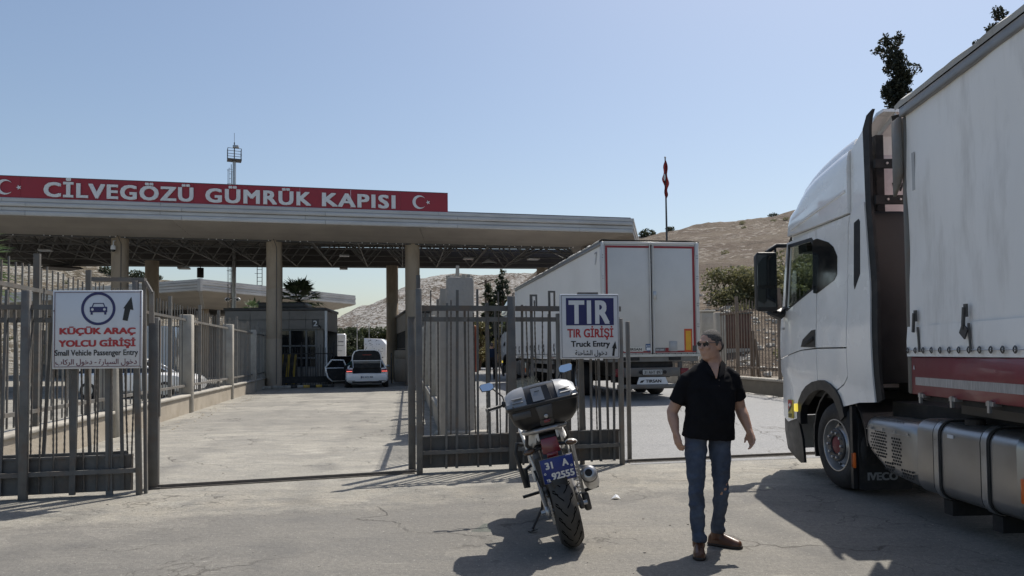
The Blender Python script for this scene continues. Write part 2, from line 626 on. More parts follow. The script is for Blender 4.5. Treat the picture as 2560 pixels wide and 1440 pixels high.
        col = mixc(rng(sp.outputs[0], .70, .72, 0, .22), col, (0.07, 0.068, 0.066))
        v2 = nd(nt, 'ShaderNodeTexVoronoi', feature='DISTANCE_TO_EDGE')
        v2.inputs['Scale'].default_value = 1.3
        L(dv.outputs[0], v2.inputs['Vector'])
        cr2 = math_('MULTIPLY', rng(v2.outputs['Distance'], .004, .02, 1, 0), rng(noise_(.45, 4), .54, .62))
        col = mixc(math_('MULTIPLY', cr2, .75), col, (0.06, 0.054, 0.045))
    speck = rng(noise_(30, 2, 0.5), 0.69, 0.72)
    col = mixc(math_('MULTIPLY', speck, 0.42), col, (0.52, 0.5, 0.44))
    L(col, b.inputs['Base Color'])
    L(rng(mid, 0.3, 0.7, 0.5 if road else 0.72, 0.75 if road else 0.92), b.inputs['Roughness'])
    h = math_('ADD', math_('MULTIPLY', fine, 0.5), math_('MULTIPLY', noise_(9, 5, 0.65), 1.2))
    h = math_('SUBTRACT', h, math_('MULTIPLY', crack, 0.7))
    bp = nd(nt, 'ShaderNodeBump')
    bp.inputs['Strength'].default_value = 0.55
    bp.inputs['Distance'].default_value = 0.012
    if not road:
        h = math_('ADD', h, math_('MULTIPLY', band, math_('MULTIPLY', noise_(6, 8, 0.75, (.7, 1.3, 1)), 4.5)))
    bp.inputs['Strength'].default_value = 0.8
    bp.inputs['Distance'].default_value = 0.016
    L(h, bp.inputs['Height'])
    L(bp.outputs[0], b.inputs['Normal'])
    return m


g = MB()
g.quad([(-700, -60, 0), (700, -60, 0), (700, 900, 0), (-700, 900, 0)])
tag(g.build('ground', ground_mat('worn_concrete_and_asphalt')), kind='structure')
def road_z(x, y):
    """the truck lane climbs a little beyond its gate"""
    return 0.004 + 0.345 * smooth(11.0, 17.5, y)


g = MB()
NXR, NYR = 24, 60
for j in range(NYR + 1):
    y = 10.3 + 55 * (j / NYR) ** 1.6
    xl = (1.63 if y < 10.7 else 1.63 - 2.2 * smooth(10.7, 12.3, y)) if y < 12.3 else -.80 - .141 * (y - 14.35)
    xr = 9.5 if y < 14 else (8.62 - .073 * y + 2.0 * (1 - smooth(14, 16.5, y)))
    if y > 26: xr += .10 * (y - 26)
    for i in range(NXR + 1):
        x = xl + (xr - xl) * i / NXR
        yy = y + (.175 * (x - 1.63) if y < 11.5 else 0) * (1 - smooth(10.3, 11.5, y))
        edge = i in (0, NXR) and y > 12.4
        g.v.append((x, yy, road_z(x, yy) - (.3 if edge else 0)))
for j in range(NYR):
    for i in range(NXR):
        a = j * (NXR + 1) + i
        g.f.append((a, a + 1, a + NXR + 2, a + NXR + 1)); g.m.append(0)
tag(g.build('truck_road', ground_mat('coarse_asphalt', True), smooth=True), kind='structure')


def hill_mat(name, rock, soil, soil2, rscale, amount, stretch=(1, 1, 1)):
    m = bpy.data.materials.new(name)
    m.use_nodes = True
    nt = m.node_tree
    L = nt.links.new
    b = nt.nodes['Principled BSDF']
    geo = nd(nt, 'ShaderNodeNewGeometry')
    mp = nd(nt, 'ShaderNodeMapping')
    mp.inputs['Scale'].default_value = stretch
    L(geo.outputs['Position'], mp.inputs[0])

    def no(scale, detail=6, rough=0.6):
        n = nd(nt, 'ShaderNodeTexNoise')
        n.inputs['Scale'].default_value = scale
        n.inputs['Detail'].default_value = detail
        n.inputs['Roughness'].default_value = rough
        L(mp.outputs[0], n.inputs['Vector'])
        return n.outputs[0]

    def rng(x, a, b_, c=0.0, d=1.0):
        r_ = nd(nt, 'ShaderNodeMapRange')
        r_.inputs[1].default_value, r_.inputs[2].default_value = a, b_
        r_.inputs[3].default_value, r_.inputs[4].default_value = c, d
        L(x, r_.inputs[0])
        return r_.outputs[0]

    def mixc(f, a, b_):
        x = nd(nt, 'ShaderNodeMix', data_type='RGBA')
        L(f, x.inputs[0])
        for i, c in ((6, a), (7, b_)):
            if isinstance(c, tuple): x.inputs[i].default_value = c + (1,)
            else: L(c, x.inputs[i])
        return x.outputs[2]
    col = mixc(rng(no(rscale * 0.12), 0.4, 0.6), soil, soil2)
    vr = nd(nt, 'ShaderNodeTexVoronoi')
    vr.inputs['Scale'].default_value = rscale * 1.7
    L(mp.outputs[0], vr.inputs['Vector'])
    mul = nd(nt, 'ShaderNodeMath', operation='SUBTRACT')
    L(no(rscale, 7, 0.72), mul.inputs[0])
    L(rng(vr.outputs['Distance'], 0.0, 0.9, -0.03, 0.12), mul.inputs[1])
    cl = rng(no(rscale * 0.11, 5), 0.42, 0.58, -0.06, 0.03)
    ad = nd(nt, 'ShaderNodeMath', operation='ADD')
    L(mul.outputs[0], ad.inputs[0])
    L(cl, ad.inputs[1])
    rockm = rng(ad.outputs[0], amount - 0.035, amount + 0.035)
    col = mixc(rockm, col, rock)
    col = mixc(rng(no(rscale * 0.7, 4), 0.6, 0.68, 0, 0.7), col, tuple(c * 0.45 for c in soil2))
    L(col, b.inputs['Base Color'])
    b.inputs['Roughness'].default_value = 0.95
    b.inputs['Specular IOR Level'].default_value = 0.1
    bp = nd(nt, 'ShaderNodeBump')
    bp.inputs['Strength'].default_value = 1.0
    bp.inputs['Distance'].default_value = 1.2
    L(mul.outputs[0], bp.inputs['Height'])
    L(bp.outputs[0], b.inputs['Normal'])
    return m


def lerp_pts(pts, x):
    if x <= pts[0][0]: return pts[0][1]
    for (a, b), (c, d) in zip(pts, pts[1:]):
        if x <= c: return b + (d - b) * (x - a) / (c - a)
    return pts[-1][1]


HILLS = {}


def hill(name, ridge, d, base, m, nx=170, ny=80, amp=0.6, power=1.25, back=1.5):
    x0, x1 = ridge[0][0], ridge[-1][0]

    def z_at(x, y):
        yb = base(x) if callable(base) else base
        t = max(0.0, (y - yb) / (d - yb))
        z = lerp_pts(ridge, x) * (t ** power if t <= 1 else max(0, 1 - (t - 1) * 0.5))
        k = min(1, t * 5)
        if name == 'brown_hill': z += 1.5 * smooth(25, 42, y) * smooth(5, 9, x)
        z += k * amp * (1.3 * fbm(x * 0.045, y * 0.045, 3.1) + 0.55 * abs(fbm(x * 0.21, y * 0.21, 8.2)) + 0.35 * fbm(x * 0.6, y * 0.6, 1.7, 3))
        return z - 0.25 * (1 - k)
    HILLS[name] = z_at
    vs_, fs_ = [], []
    y0 = min(base(x0 + (x1 - x0) * i / 20) for i in range(21)) if callable(base) else base
    for j in range(ny + 1):
        y = y0 + (d * back - y0) * (j / ny) ** 1.15
        for i in range(nx + 1):
            x = x0 + (x1 - x0) * i / nx
            vs_.append((x, y, z_at(x, y)))
    w = nx + 1
    for j in range(ny):
        for i in range(nx):
            fs_.append((j * w + i, j * w + i + 1, (j + 1) * w + i + 1, (j + 1) * w + i))
    return tag(MB().add(vs_, fs_).build(name, m, smooth=True), kind='structure')


m_hillpale = hill_mat('pale_limestone_slope', (0.40, 0.375, 0.325), (0.19, 0.155, 0.11), (0.14, 0.118, 0.085), 1.2, 0.44, (0.6, 0.8, 1.7))
m_hillgrey = hill_mat('grey_rock_slope', (0.40, 0.385, 0.36), (0.16, 0.128, 0.105), (0.13, 0.112, 0.09), 0.9, 0.435, (0.8, 0.8, 1.2))
m_hillbrown = hill_mat('dry_brown_slope', (0.33, 0.295, 0.25), (0.15, 0.12, 0.095), (0.19, 0.157, 0.122), 0.6, 0.53, (0.8, 0.9, 2.2))
hill('limestone_hill', [(-190, 27), (-120, 23.5), (-104, 22.0), (-86, 20.9), (-82, 19.5), (-78, 18.6), (-74, 17.9), (-71, 17.3), (-65, 16.0), (-55, 13.5), (-40, 8), (-20, 2), (-5, 0)], 150, lambda x: 72 if x > -60 else 66, m_hillpale, nx=200)
hill('rocky_hill', [(-110, 2), (-85, 5), (-65, 11), (-58, 15.3), (-53, 18.5), (-45, 21.5), (-39, 25.8), (-32, 28.4), (-24, 29.3), (-11, 29.4), (-3, 30.2), (7, 30.2), (25, 28), (60, 22), (100, 12)], 260, 150, m_hillgrey, nx=200, amp=1.0, power=1.0)
hill('brown_hill', [(-18, 0), (-8, 6), (-5, 12), (0, 17), (5, 22.5), (13, 26.5), (24, 30), (36, 31.5), (46, 33.2), (54, 34.7), (64, 35.4), (68, 36.0), (72, 37), (75.5, 38.3), (84, 40.2), (100, 43), (150, 50), (220, 52)],
     200, lambda x: 78 - 54 * smooth(3.5, 8.5, x), m_hillbrown, nx=220, ny=110, amp=0.75, power=1.12)


def leaf_cloud(mb, clumps, n, size, rr, flat=0.0):
    """leaf-sized quads spread through ellipsoid clumps (centre, radii)"""
    tot = sum(c[1][0] * c[1][1] * c[1][2] for c in clumps)
    for c, rad in clumps:
        k = max(6, int(n * rad[0] * rad[1] * rad[2] / tot))
        for _ in range(k):
            while True:
                p = Vector((rr.uniform(-1, 1), rr.uniform(-1, 1), rr.uniform(-1, 1)))
                if 0.15 < p.length <= 1: break
            p = p * (0.55 + 0.45 * rr.random()) if p.length < 0.5 else p
            q = Vector((c[0] + p.x * rad[0], c[1] + p.y * rad[1], c[2] + p.z * rad[2]))
            a = Vector((rr.gauss(0, 1), rr.gauss(0, 1), rr.gauss(0, 1) * (1 - flat))).normalized()
            b = a.cross(Vector((rr.gauss(0, 1), rr.gauss(0, 1), rr.gauss(0, 1)))).normalized()
            s_ = size * rr.uniform(0.6, 1.4)
            mb.add([q - a * s_, q + b * s_ * 0.5, q + a * s_, q - b * s_ * 0.5], [(0, 1, 2, 3)])


m_olive = leaf_mat('olive_leaves', (0.11, 0.115, 0.05), (0.24, 0.225, 0.115))
m_darkleaf = leaf_mat('dark_leaves', (0.02, 0.032, 0.016), (0.065, 0.075, 0.04))
m_pineleaf = leaf_mat('pine_needles', (0.035, 0.05, 0.02), (0.085, 0.095, 0.04))
m_cypress = leaf_mat('cypress_sprays', (0.014, 0.019, 0.012), (0.045, 0.05, 0.032))


def round_tree(name, label, cat, loc, w, h, trunk_h, n, size, m, seed, group=None, lobes=14, trunk_r=0.12):
    rr = random.Random(seed)
    t = thing(name, label, cat, loc, group=group)
    mb = MB()
    top = trunk_h + (h - trunk_h) * 0.55
    mb.tube([(0, 0, -0.2), (0.05, 0, trunk_h * 0.6), (-0.04, 0.05, top)], [trunk_r, trunk_r * 0.8, trunk_r * 0.3], 7)
    cl = []
    for _ in range(lobes):
        a = rr.uniform(0, 6.283)
        zz = rr.uniform(0.0, 1.0)
        d = w * 0.5 * rr.uniform(0.25, 0.75) * math.sqrt(max(0.1, 1 - (zz - 0.4) ** 2 * 1.6))
        c = (math.cos(a) * d, math.sin(a) * d, trunk_h + (h - trunk_h) * (0.12 + 0.74 * zz))
        s_ = w * rr.uniform(0.13, 0.24)
        cl.append((c, (s_, s_, s_ * rr.uniform(0.6, 0.9))))
        mb.tube([(0, 0, trunk_h * 0.7), (c[0] * 0.5, c[1] * 0.5, trunk_h * 0.5 + c[2] * 0.5), c], [trunk_r * 0.5, trunk_r * 0.3, trunk_r * 0.12], 5)
    mb.build('trunk', m_bark, t, smooth=True)
    lb = MB()
    leaf_cloud(lb, cl, n, size, rr)
    lb.build('crown', m, t)
    return t


# olive trees and scrub on the bank behind the right-hand fence
bz = HILLS['brown_hill']
for i, (x, y, w, h, lab) in enumerate((
        (13.6, 46, 4.6, 4.0, 'bushy olive tree on the bank just right of the trailer'),
        (16.0, 47, 4.2, 4.1, 'olive green tree on the bank between trailer and truck mirror'),
        (15.6, 41.0, 2.2, 3.0, 'thin young tree with bare stem leaning before the truck mirror'),
        (18.6, 45, 4.4, 4.6, 'olive tree behind the truck mirror'),
        (19.4, 50, 5.0, 6.2, 'tall leafy tree seen through the truck cab window'),
        (17.6, 42, 3.4, 4.2, 'leafy tree low in the truck cab window'),
        (25.0, 50, 6.0, 7.0, 'broad leafy tree behind the truck cab'))):
    round_tree('olive_tree', lab, 'tree', (x, y, bz(x, y) - 0.15), w, h * .66, h * 0.08, 3600, 0.11, m_olive, 40 + i, 'trees on the bank behind the right fence')
rr = random.Random(3)
shrub = None
mb = MB()
leaf_cloud(mb, [((0, 0, 0.5), (0.9, 0.9, 0.55)), ((0.5, 0.2, 0.35), (0.6, 0.6, 0.4)), ((-0.5, -0.1, 0.35), (0.6, 0.5, 0.4))], 420, 0.14, rr)
sh_me = mb.mesh('hill_shrub', m_darkleaf)
NAMED = [('limestone_hill', -78.5, 147, 1.9, 'largest dark bush on the pale ridge left of the first round column'), ('limestone_hill', -81.5, 148, 1.4, 'small dark bush at the left end of the bush row on the pale ridge'),
         ('limestone_hill', -75.4, 148.5, 1.7, 'dark bush on the pale ridge between the two left columns'), ('limestone_hill', -71.6, 149, 1.1, 'smallest dark bush on the pale ridge just above the far canopy'),
         ('brown_hill', 36.6, 198, 2.5, 'round dark bush on the skyline above the trailer roof'), ('brown_hill', 71, 199, 1.3, 'dark bush on the brown ridge next to the truck roof fairing'),
         ('brown_hill', 43, 199, 1.5, 'tiny bush on the skyline right of the flagpole')]
for hn, x, y, s_, lab in NAMED:
    o = link('hill_shrub', sh_me, loc=(x, y, HILLS[hn](x, y) - 0.15 * s_), rot=(0, 0, rr.uniform(0, 6)))
    o.scale = (s_, s_, s_ * rr.uniform(0.8, 1.1))
    tag(o, lab, 'shrub', 'shrubs on the hill crests')
mb = MB()
SP = [('limestone_hill', rr.uniform(-125, -62), rr.uniform(95, 140), rr.uniform(0.4, 0.9)) for k in range(40)]
SP += [('brown_hill', rr.uniform(14, 72), rr.uniform(66, 190), rr.uniform(0.4, 1.0)) for k in range(26)]
SP += [('brown_hill', 9 + k * 0.75 + rr.uniform(-.3, .3), rr.uniform(32, 46), rr.uniform(0.35, 0.75)) for k in range(14)]
for hn, x, y, s_ in SP:
    leaf_cloud(mb, [((x, y, HILLS[hn](x, y) + .3 * s_), (0.9 * s_, 0.9 * s_, 0.55 * s_))], 160, 0.16 * s_, rr)
tag(mb.build('scrub', m_olive), kind='stuff')
# loose pale stones on the bank
mb = MB()
for k in range(520):
    y = rr.uniform(22, 56)
    x = rr.uniform(7.7 + max(0, y - 24) * 0.12, 9 + (y - 20) * .5)
    s_ = rr.uniform(0.05, 0.2) * (2.4 if rr.random() < 0.07 else 1)
    z = bz(x, y) if y > 24 else 0
    n0 = len(mb.v)
    mb.ell((x, y, max(z, 0) + s_ * 0.2), (s_ * rr.uniform(.8, 1.5), s_ * rr.uniform(.8, 1.3), s_ * rr.uniform(.5, .9)), 6, 4)
    for i in range(n0, len(mb.v)):
        v = mb.v[i]
        mb.v[i] = (v[0] + rr.uniform(-.2, .2) * s_, v[1] + rr.uniform(-.2, .2) * s_, v[2] + rr.uniform(-.2, .2) * s_)
tag(mb.build('rubble', mat('pale_stone', (0.42, 0.39, 0.34), 0.9, var=0.25, scale=0.8, coord='Object')), kind='stuff')
# ---------------------------------------------------------------- the big border-post canopy
CS = 0.235                                     # slope of its front line in plan
U = Vector((1, CS, 0)).normalized()            # along the front
NV = Vector((-U.y, U.x, 0))                    # away from the camera


def front(x, o=0.0):
    """point of the front column line at world x, moved o metres towards the camera"""
    return Vector((x, 39.2 + CS * x - 1.027 * o, 0))


def back(x):
    return Vector((x, 48.7 + 0.14 * x, 0))


can = thing('border_canopy', 'wide grey canopy on round tan columns over the customs lanes', 'canopy', (0, 39.2, 0))
OFF = Matrix.Translation((0, -39.2, 0))
XL, XR = -34.0, 6.3
for x, y in ((-18.5, 34.85), (-11.72, 36.44), (-5.1, 38.0), (4.2, 40.2), (-21.15, 43.4), (-14.35, 45.0), (-7.6, 47.0), (2.05, 49.0), (-25.3, 33.3)):
    mb = MB(OFF)
    mb.lathe([(0.375, 0), (0.375, 2.4), (0.372, 2.405), (0.372, 2.42), (0.375, 2.425), (0.375, 4.85), (0.372, 4.855), (0.372, 4.87), (0.375, 4.875), (0.375, 7.24)], (x, y, 0), n=28)
    mb.build('column', m_column, can, smooth=True)
for x, y in ((-18.5, 34.85), (-11.72, 36.44)):
    MB(OFF).tube([(x + .22, y - .33, .2), (x + .22, y - .33, 6.9), (x + .1, y - .45, 7.3)], .016, 5).build('conduit', m_darkmetal, can)
# fascia: four stepped rows of metal panels, in lengths
ROWS = [(8.50, 8.31, 2.50), (8.30, 8.12, 2.56), (8.11, 7.93, 2.50), (7.92, 7.72, 2.56)]
def rowx(r):
    xs = [XL]
    while xs[-1] < XR - 0.1:
        xs.append(min(XR, xs[-1] + 6.1 + (0.9 if r % 2 and len(xs) == 1 else 0)))
    return xs
for r, (zt, zb, o) in enumerate(ROWS):
    xs = rowx(r)
    for a, b in zip(xs, xs[1:]):
        p, q = front(a, o), front(b - 0.012, o)
        d = NV * 0.05
        lip = NV * -0.02
        mb = MB(OFF)
        z = Vector((0, 0, 1))
        mb.loft([[w + z * zb, w + lip + z * (zb + 0.03), w + lip + z * (zt - 0.05), w + z * zt, w + d + z * zt, w + d + z * zb] for w in (p, q)])
        mb.build('fascia_panel', m_metal, can)
# the fascia turns the corner at the right-hand end
pe, qe = front(XR, 2.53), Vector((8.5, 48.6, 0))
for r, (zt, zb, o) in enumerate(ROWS):
    mb = MB(OFF)
    dd = (qe - pe).normalized()
    nn = Vector((dd.y, -dd.x, 0)) * (0.02 if r % 2 else 0.06)
    mb.loft([[w + nn * 0.2 + Vector((0, 0, zb)), w + nn + Vector((0, 0, zb + 0.03)), w + nn + Vector((0, 0, zt)), w - nn + Vector((0, 0, zt)), w - nn + Vector((0, 0, zb))] for w in (pe + dd * 0.02, qe)])
    mb.build('fascia_panel', m_metal, can)
# sloping soffit below the fascia, in strips that overlap like siding
NS = 8
for k in range(NS):
    t0, t1 = k / NS, (k + 1) / NS
    xs = [XL, -26.5, -15.2, -4.4, XR - 0.02]
    for a, b in zip(xs, xs[1:]):
        mb = MB(OFF)
        rings = []
        for x, last in ((a, 0), (b - 0.015, b > 6)):
            A = front(x, 2.5 - 2.2 * t0 - .03) + Vector((0, 0, 7.70 - 0.43 * t0))
            B = front(x, 2.5 - 2.2 * t1) + Vector((0, 0, 7.70 - 0.43 * t1))
            if last:
                A.x -= 3.2 * t0; A.y -= 3.2 * t0 * CS
                B.x -= 3.2 * t1; B.y -= 3.2 * t1 * CS
            up = Vector((0, 0, 0.03))
            lo = Vector((0, 0, -0.045))
            rings.append([A, B + lo, B + up, A + up])
        mb.loft(rings)
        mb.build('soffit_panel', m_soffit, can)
mb = MB(OFF)                                     # end soffit, a mitred triangle in three strips
a0, a1 = front(XR, 2.5) + Vector((0, 0, 7.70)), front(XR - 3.2, 0.3) + Vector((0, 0, 7.27))
b0, b1 = qe + Vector((0, 0, 7.70)), Vector((5.2, 49.2, 7.27))
for k in range(6):
    f0, f1 = k / 6, (k + 1) / 6
    mb.loft([[a0.lerp(a1, f0), a0.lerp(a1, f1) - Vector((0, 0, .02)), a0.lerp(a1, f1) + Vector((0, 0, .03)), a0.lerp(a1, f0) + Vector((0, 0, .03))],
             [b0.lerp(b1, f0), b0.lerp(b1, f1) - Vector((0, 0, .02)), b0.lerp(b1, f1) + Vector((0, 0, .03)), b0.lerp(b1, f0) + Vector((0, 0, .03))]])
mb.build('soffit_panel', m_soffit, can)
# roof deck over the space frame
mb = MB(OFF)
pts = [front(XL, 2.4), front(XR - 0.08, 2.4), qe + Vector((-0.1, 0.3, 0)), back(XL) + Vector((0, 1.2, 0))]
mb.loft([[p + Vector((0, 0, 8.50)) for p in pts], [p + Vector((0, 0, 8.56)) for p in pts]])
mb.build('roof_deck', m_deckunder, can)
mb = MB(OFF)                                     # back edge beam
mb.loft([[w + Vector((0, 0, 7.2)), w + Vector((0, 0.25, 7.2)), w + Vector((0, 0.25, 8.48)), w + Vector((0, 0, 8.48))] for w in (back(XL), back(8.3))])
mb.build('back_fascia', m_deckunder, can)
mb = MB(OFF)
mb.beam(front(XL, 0.3) + Vector((0, 0, 7.23)), front(3.1, 0.3) + Vector((0, 0, 7.23)), 0.12, 0.1)
mb.build('edge_beam', m_darkmetal, can)
# space frame: bottom grid, offset top grid, diagonals
NX, NT = 17, 4
def bot(i, j):
    x = XL + (3.2 - XL) * i / NX
    return front(x, 0.2).lerp(back(x - 1.5 if i < NX else x + 1.5), j / NT) + Vector((0, 0, 7.27))
mb = MB(OFF)
T = {}
for i in range(NX):
    for j in range(NT):
        T[i, j] = (bot(i, j) + bot(i + 1, j) + bot(i, j + 1) + bot(i + 1, j + 1)) / 4 + Vector((0, 0, 1.12))
def bar(p, q, r_=0.034):
    mb.tube([p, q], r_, 5, cap=False)
for i in range(NX + 1):
    for j in range(NT + 1):
        if i < NX: bar(bot(i, j), bot(i + 1, j))
        if j < NT: bar(bot(i, j), bot(i, j + 1))
        mb.ell(bot(i, j), (.075, .075, .075), 6, 4)
for (i, j), p in T.items():
    for q in (bot(i, j), bot(i + 1, j), bot(i, j + 1), bot(i + 1, j + 1)): bar(p, q, 0.038)
    if (i + 1, j) in T: bar(p, T[i + 1, j], 0.03)
    if (i, j + 1) in T: bar(p, T[i, j + 1], 0.03)
for j in range(NT):                               # purlins just below the deck
    for f in (0.25, 0.75):
        a = bot(0, j).lerp(bot(0, j + 1), f); b = bot(NX, j).lerp(bot(NX, j + 1), f)
        mb.beam((a.x, a.y, 8.44), (b.x, b.y, 8.44), 0.06)
tag(mb.build('space_frame', m_truss, can), kind='stuff')
# lamps and things hanging below the frame
def floodlight(x, y, z, w, lab):
    t = thing('floodlight', lab, 'lamp', (x, y, z), R(13), 'floodlights under the canopy')
    MB().box((0, 0, 0.05), (w, w * 0.7, 0.1)).build('housing', m_steel, t, bevel=0.015)
    MB().box((0, 0, -0.006), (w * 0.92, w * 0.62, 0.012)).build('diffuser', m_signwhite, t)
    MB().tube([(0, 0, 0.1), (0, 0, 0.5)], 0.015, 6).build('hanger', m_darkmetal, t)
for u_, x, y, z, w, lab in ((0, -24.4, 38.6, 7.2, 0.62, 'white floodlight under the canopy left of the first column'),
                           (0, -20.2, 45.5, 7.0, 0.7, 'pale floodlight at the back edge between the first two back columns'),
                           (0, -9.4, 41.5, 7.15, 0.55, 'white floodlight halfway between second and third front column'),
                           (0, -10.6, 46.6, 7.0, 0.5, 'small floodlight at the canopy back edge between second and third column'),
                           (0, -2.5, 43.0, 7.1, 0.6, 'white floodlight right of the third front column'),
                           (0, 1.3, 43.5, 7.1, 0.7, 'white floodlight above the trailer roof')):
    floodlight(x, y, z, w, lab)
t = thing('floodlight', 'round pale dish lamp under the canopy right of the third column', 'lamp', (-1.3, 43.2, 6.85), R(13), 'floodlights under the canopy')
MB().lathe([(0.02, 0.3), (0.1, 0.28), (0.42, 0.06), (0.44, 0.0)], n=20).build('reflector', m_signwhite, t, smooth=True)
MB().lathe([(0.0, 0.012), (0.42, 0.0)], n=20).build('diffuser', m_signwhite, t)
MB().tube([(0, 0, 0.28), (0, 0, 0.6)], 0.02, 6).build('hanger', m_darkmetal, t)
t = thing('lane_signal', 'black hanging lane signal box seen edge on under the canopy', 'signal', (-19.4, 46.0, 6.62), R(40))
MB().box((0, 0, 0.2), (0.36, 0.22, 0.62)).build('housing', m_blackmat, t, bevel=0.02)
MB().tube([(0, 0, 0.5), (0, 0, 0.62)], 0.03, 6).build('hanger', m_darkmetal, t)
t = thing('ceiling_unit', 'flat dark diamond shaped unit hanging below the canopy at far left', 'ceiling unit', (-27.2, 44.4, 6.95), R(5))
MB().loft([[(-1.4, 0, 0), (0, -1.2, 0), (1.4, 0, 0), (0, 1.2, 0)], [(-1.2, 0, .12), (0, -1.0, .12), (1.2, 0, .12), (0, 1.0, .12)]]).build('tray', m_deckunder, t)
for sx in (-0.8, 0.8):
    MB().tube([(sx, 0, 0.1), (sx * 0.6, 0, 0.3)], 0.015, 5).build('hanger', m_darkmetal, t)
t = thing('security_camera', 'white dome security camera bracketed to the first round column', 'camera', (-18.52, 34.42, 6.5))
MB().tube([(0, 0.06, 0.55), (0, -0.12, 0.5), (0, -0.14, 0.3)], 0.03, 8).build('bracket', m_signwhite, t, smooth=True)
MB().lathe([(0.03, 0.32), (0.1, 0.28), (0.115, 0.12), (0.11, 0.1)], (0, -0.14, 0), n=16).build('housing', m_signwhite, t, smooth=True)
MB().ell((0, -0.14, 0.09), (0.1, 0.1, 0.1), 14, 8).build('lens_dome', m_darkglass, t, smooth=True)
mb = MB()
for k in range(90):
    x = XL + 8 + k * 0.38 + rnd.uniform(-.12, .12)
    if rnd.random() < 0.55:
        p = front(x, 0.42)
        mb.ell((p.x, p.y, 7.225 + rnd.uniform(-.02, .02)), (0.03, 0.03, 0.035), 6, 4)
tag(mb.build('string_lights', m_letter), 'string of tiny white bulbs along the lower front edge of the canopy', 'string lights')

# ---------------------------------------------------------------- red sign with the name of the gate
sg_loc, sg_rz = front(-15.5, 2.45), math.atan2(CS, 1)
sign = thing('gate_name_sign', 'long red sign with white letters along the canopy roof edge', 'sign', (sg_loc.x, sg_loc.y, 8.51), sg_rz)
UL = 1.0272


def sx_(u_):
    """position along the sign for a column of the photograph's lettering"""
    k = (u_ - 1280) / 1850
    o = 36.68
    return ((o * k / (1 - CS * k)) + 15.5) * UL


SL, SR = sx_(-110), sx_(1122)
xs = [SL + (SR - SL) * k / 9 for k in range(10)]
for a, b in zip(xs, xs[1:]):
    MB().b2((a + .004, 0, 0.0), (b - .004, 0.12, 0.93)).build('sign_panel', m_red, sign)
MB().b2((SL, -0.012, 0.925), (SR, 0.13, 0.95)).build('top_trim', m_darkmetal, sign)
for u0, u1, s in ((105, 482, 'CİLVEGÖZÜ'), (512, 778, 'GÜMRÜK'), (805, 990, 'KAPISI')):
    lettering('letters', s, sx_(u0), sx_(u1), 0.075, 0.655, m_letter, sign, y=-0.005, bold=0.036, depth=0.06, space=1.14)
def crescent(parent, x, z, r_, m, y=-0.01, depth=0.03):
    outer = [(x + r_ * math.cos(a), z + r_ * math.sin(a)) for a in [R(38) + (2 * math.pi - 2 * R(38)) * k / 28 for k in range(29)]]
    cx, r2 = x + 0.25 * r_, 0.8 * r_
    a0 = math.atan2(r_ * math.sin(R(38)), x + r_ * math.cos(R(38)) - cx)
    inner = [(cx + r2 * math.cos(a), z + r2 * math.sin(a)) for a in [2 * math.pi - a0 - (2 * math.pi - 2 * a0) * k / 28 for k in range(29)]]
    mb = MB()
    for k in range(28):
        o0, o1, i0, i1 = outer[k], outer[k + 1], inner[28 - k], inner[27 - k]
        mb.loft([[(p[0], y, p[1]) for p in (o0, o1, i1, i0)], [(p[0], y - depth, p[1]) for p in (o0, o1, i1, i0)]])
    mb.build('crescent', m, parent)
def star(parent, x, z, r_, m, y=-0.01, depth=0.03):
    pts = []
    for k in range(10):
        rr_ = r_ if k % 2 == 0 else r_ * 0.4
        a = R(180) + k * math.pi / 5
        pts.append((x + rr_ * math.cos(a), z + rr_ * math.sin(a)))
    mb = MB()
    mb.prism(pts, 'y', y, y - depth)
    mb.build('star', m, parent)
crescent(sign, sx_(1050), 0.44, 0.33, m_letter)
star(sign, sx_(1072), 0.44, 0.11, m_letter)
crescent(sign, sx_(6), 0.44, 0.33, m_letter)
star(sign, sx_(42), 0.44, 0.11, m_letter)
mb = MB()
for k in range(12):
    x = SL + 0.5 + (SR - SL - 1) * k / 11
    mb.beam((x, 0.14, 0.85), (x, 0.9, 0.0), 0.05)
mb.build('brace', m_darkmetal, sign)

# ---------------------------------------------------------------- second canopy further back
c2 = Vector((-21.1, 50.0, 0))
A2, B2 = Vector((0.427, 0.904, 0)), Vector((-0.904, 0.427, 0))
can2 = thing('far_canopy', 'second grey canopy with downturned corner behind the left columns', 'canopy', c2)
O2 = Matrix.Translation(-c2)
LA, LB = 17.0, 34.0
IN = (A2 + B2)
for r in range(4):
    zt, zb = 6.85 - 0.2 * r, 6.66 - 0.2 * r
    off = 0.03 if r % 2 else 0.0
    for D_, N_, LL in ((A2, Vector((A2.y, -A2.x, 0)), LA), (B2, Vector((-B2.y, B2.x, 0)), LB)):
        nseg = 4 if LL > 20 else 3
        for k in range(nseg):
            p, q = c2 + D_ * (LL * k / nseg + (0.02 if k == 0 else 0)), c2 + D_ * (LL * (k + 1) / nseg - 0.015)
            mb = MB(O2)
            mb.loft([[w + N_ * off + Vector((0, 0, zb)), w + N_ * (off + .03) + Vector((0, 0, zb + .04)), w + N_ * (off + .03) + Vector((0, 0, zt)), w - N_ * .05 + Vector((0, 0, zt)), w - N_ * .05 + Vector((0, 0, zb))] for w in (p, q)])
            mb.build('fascia_panel', m_metal, can2)
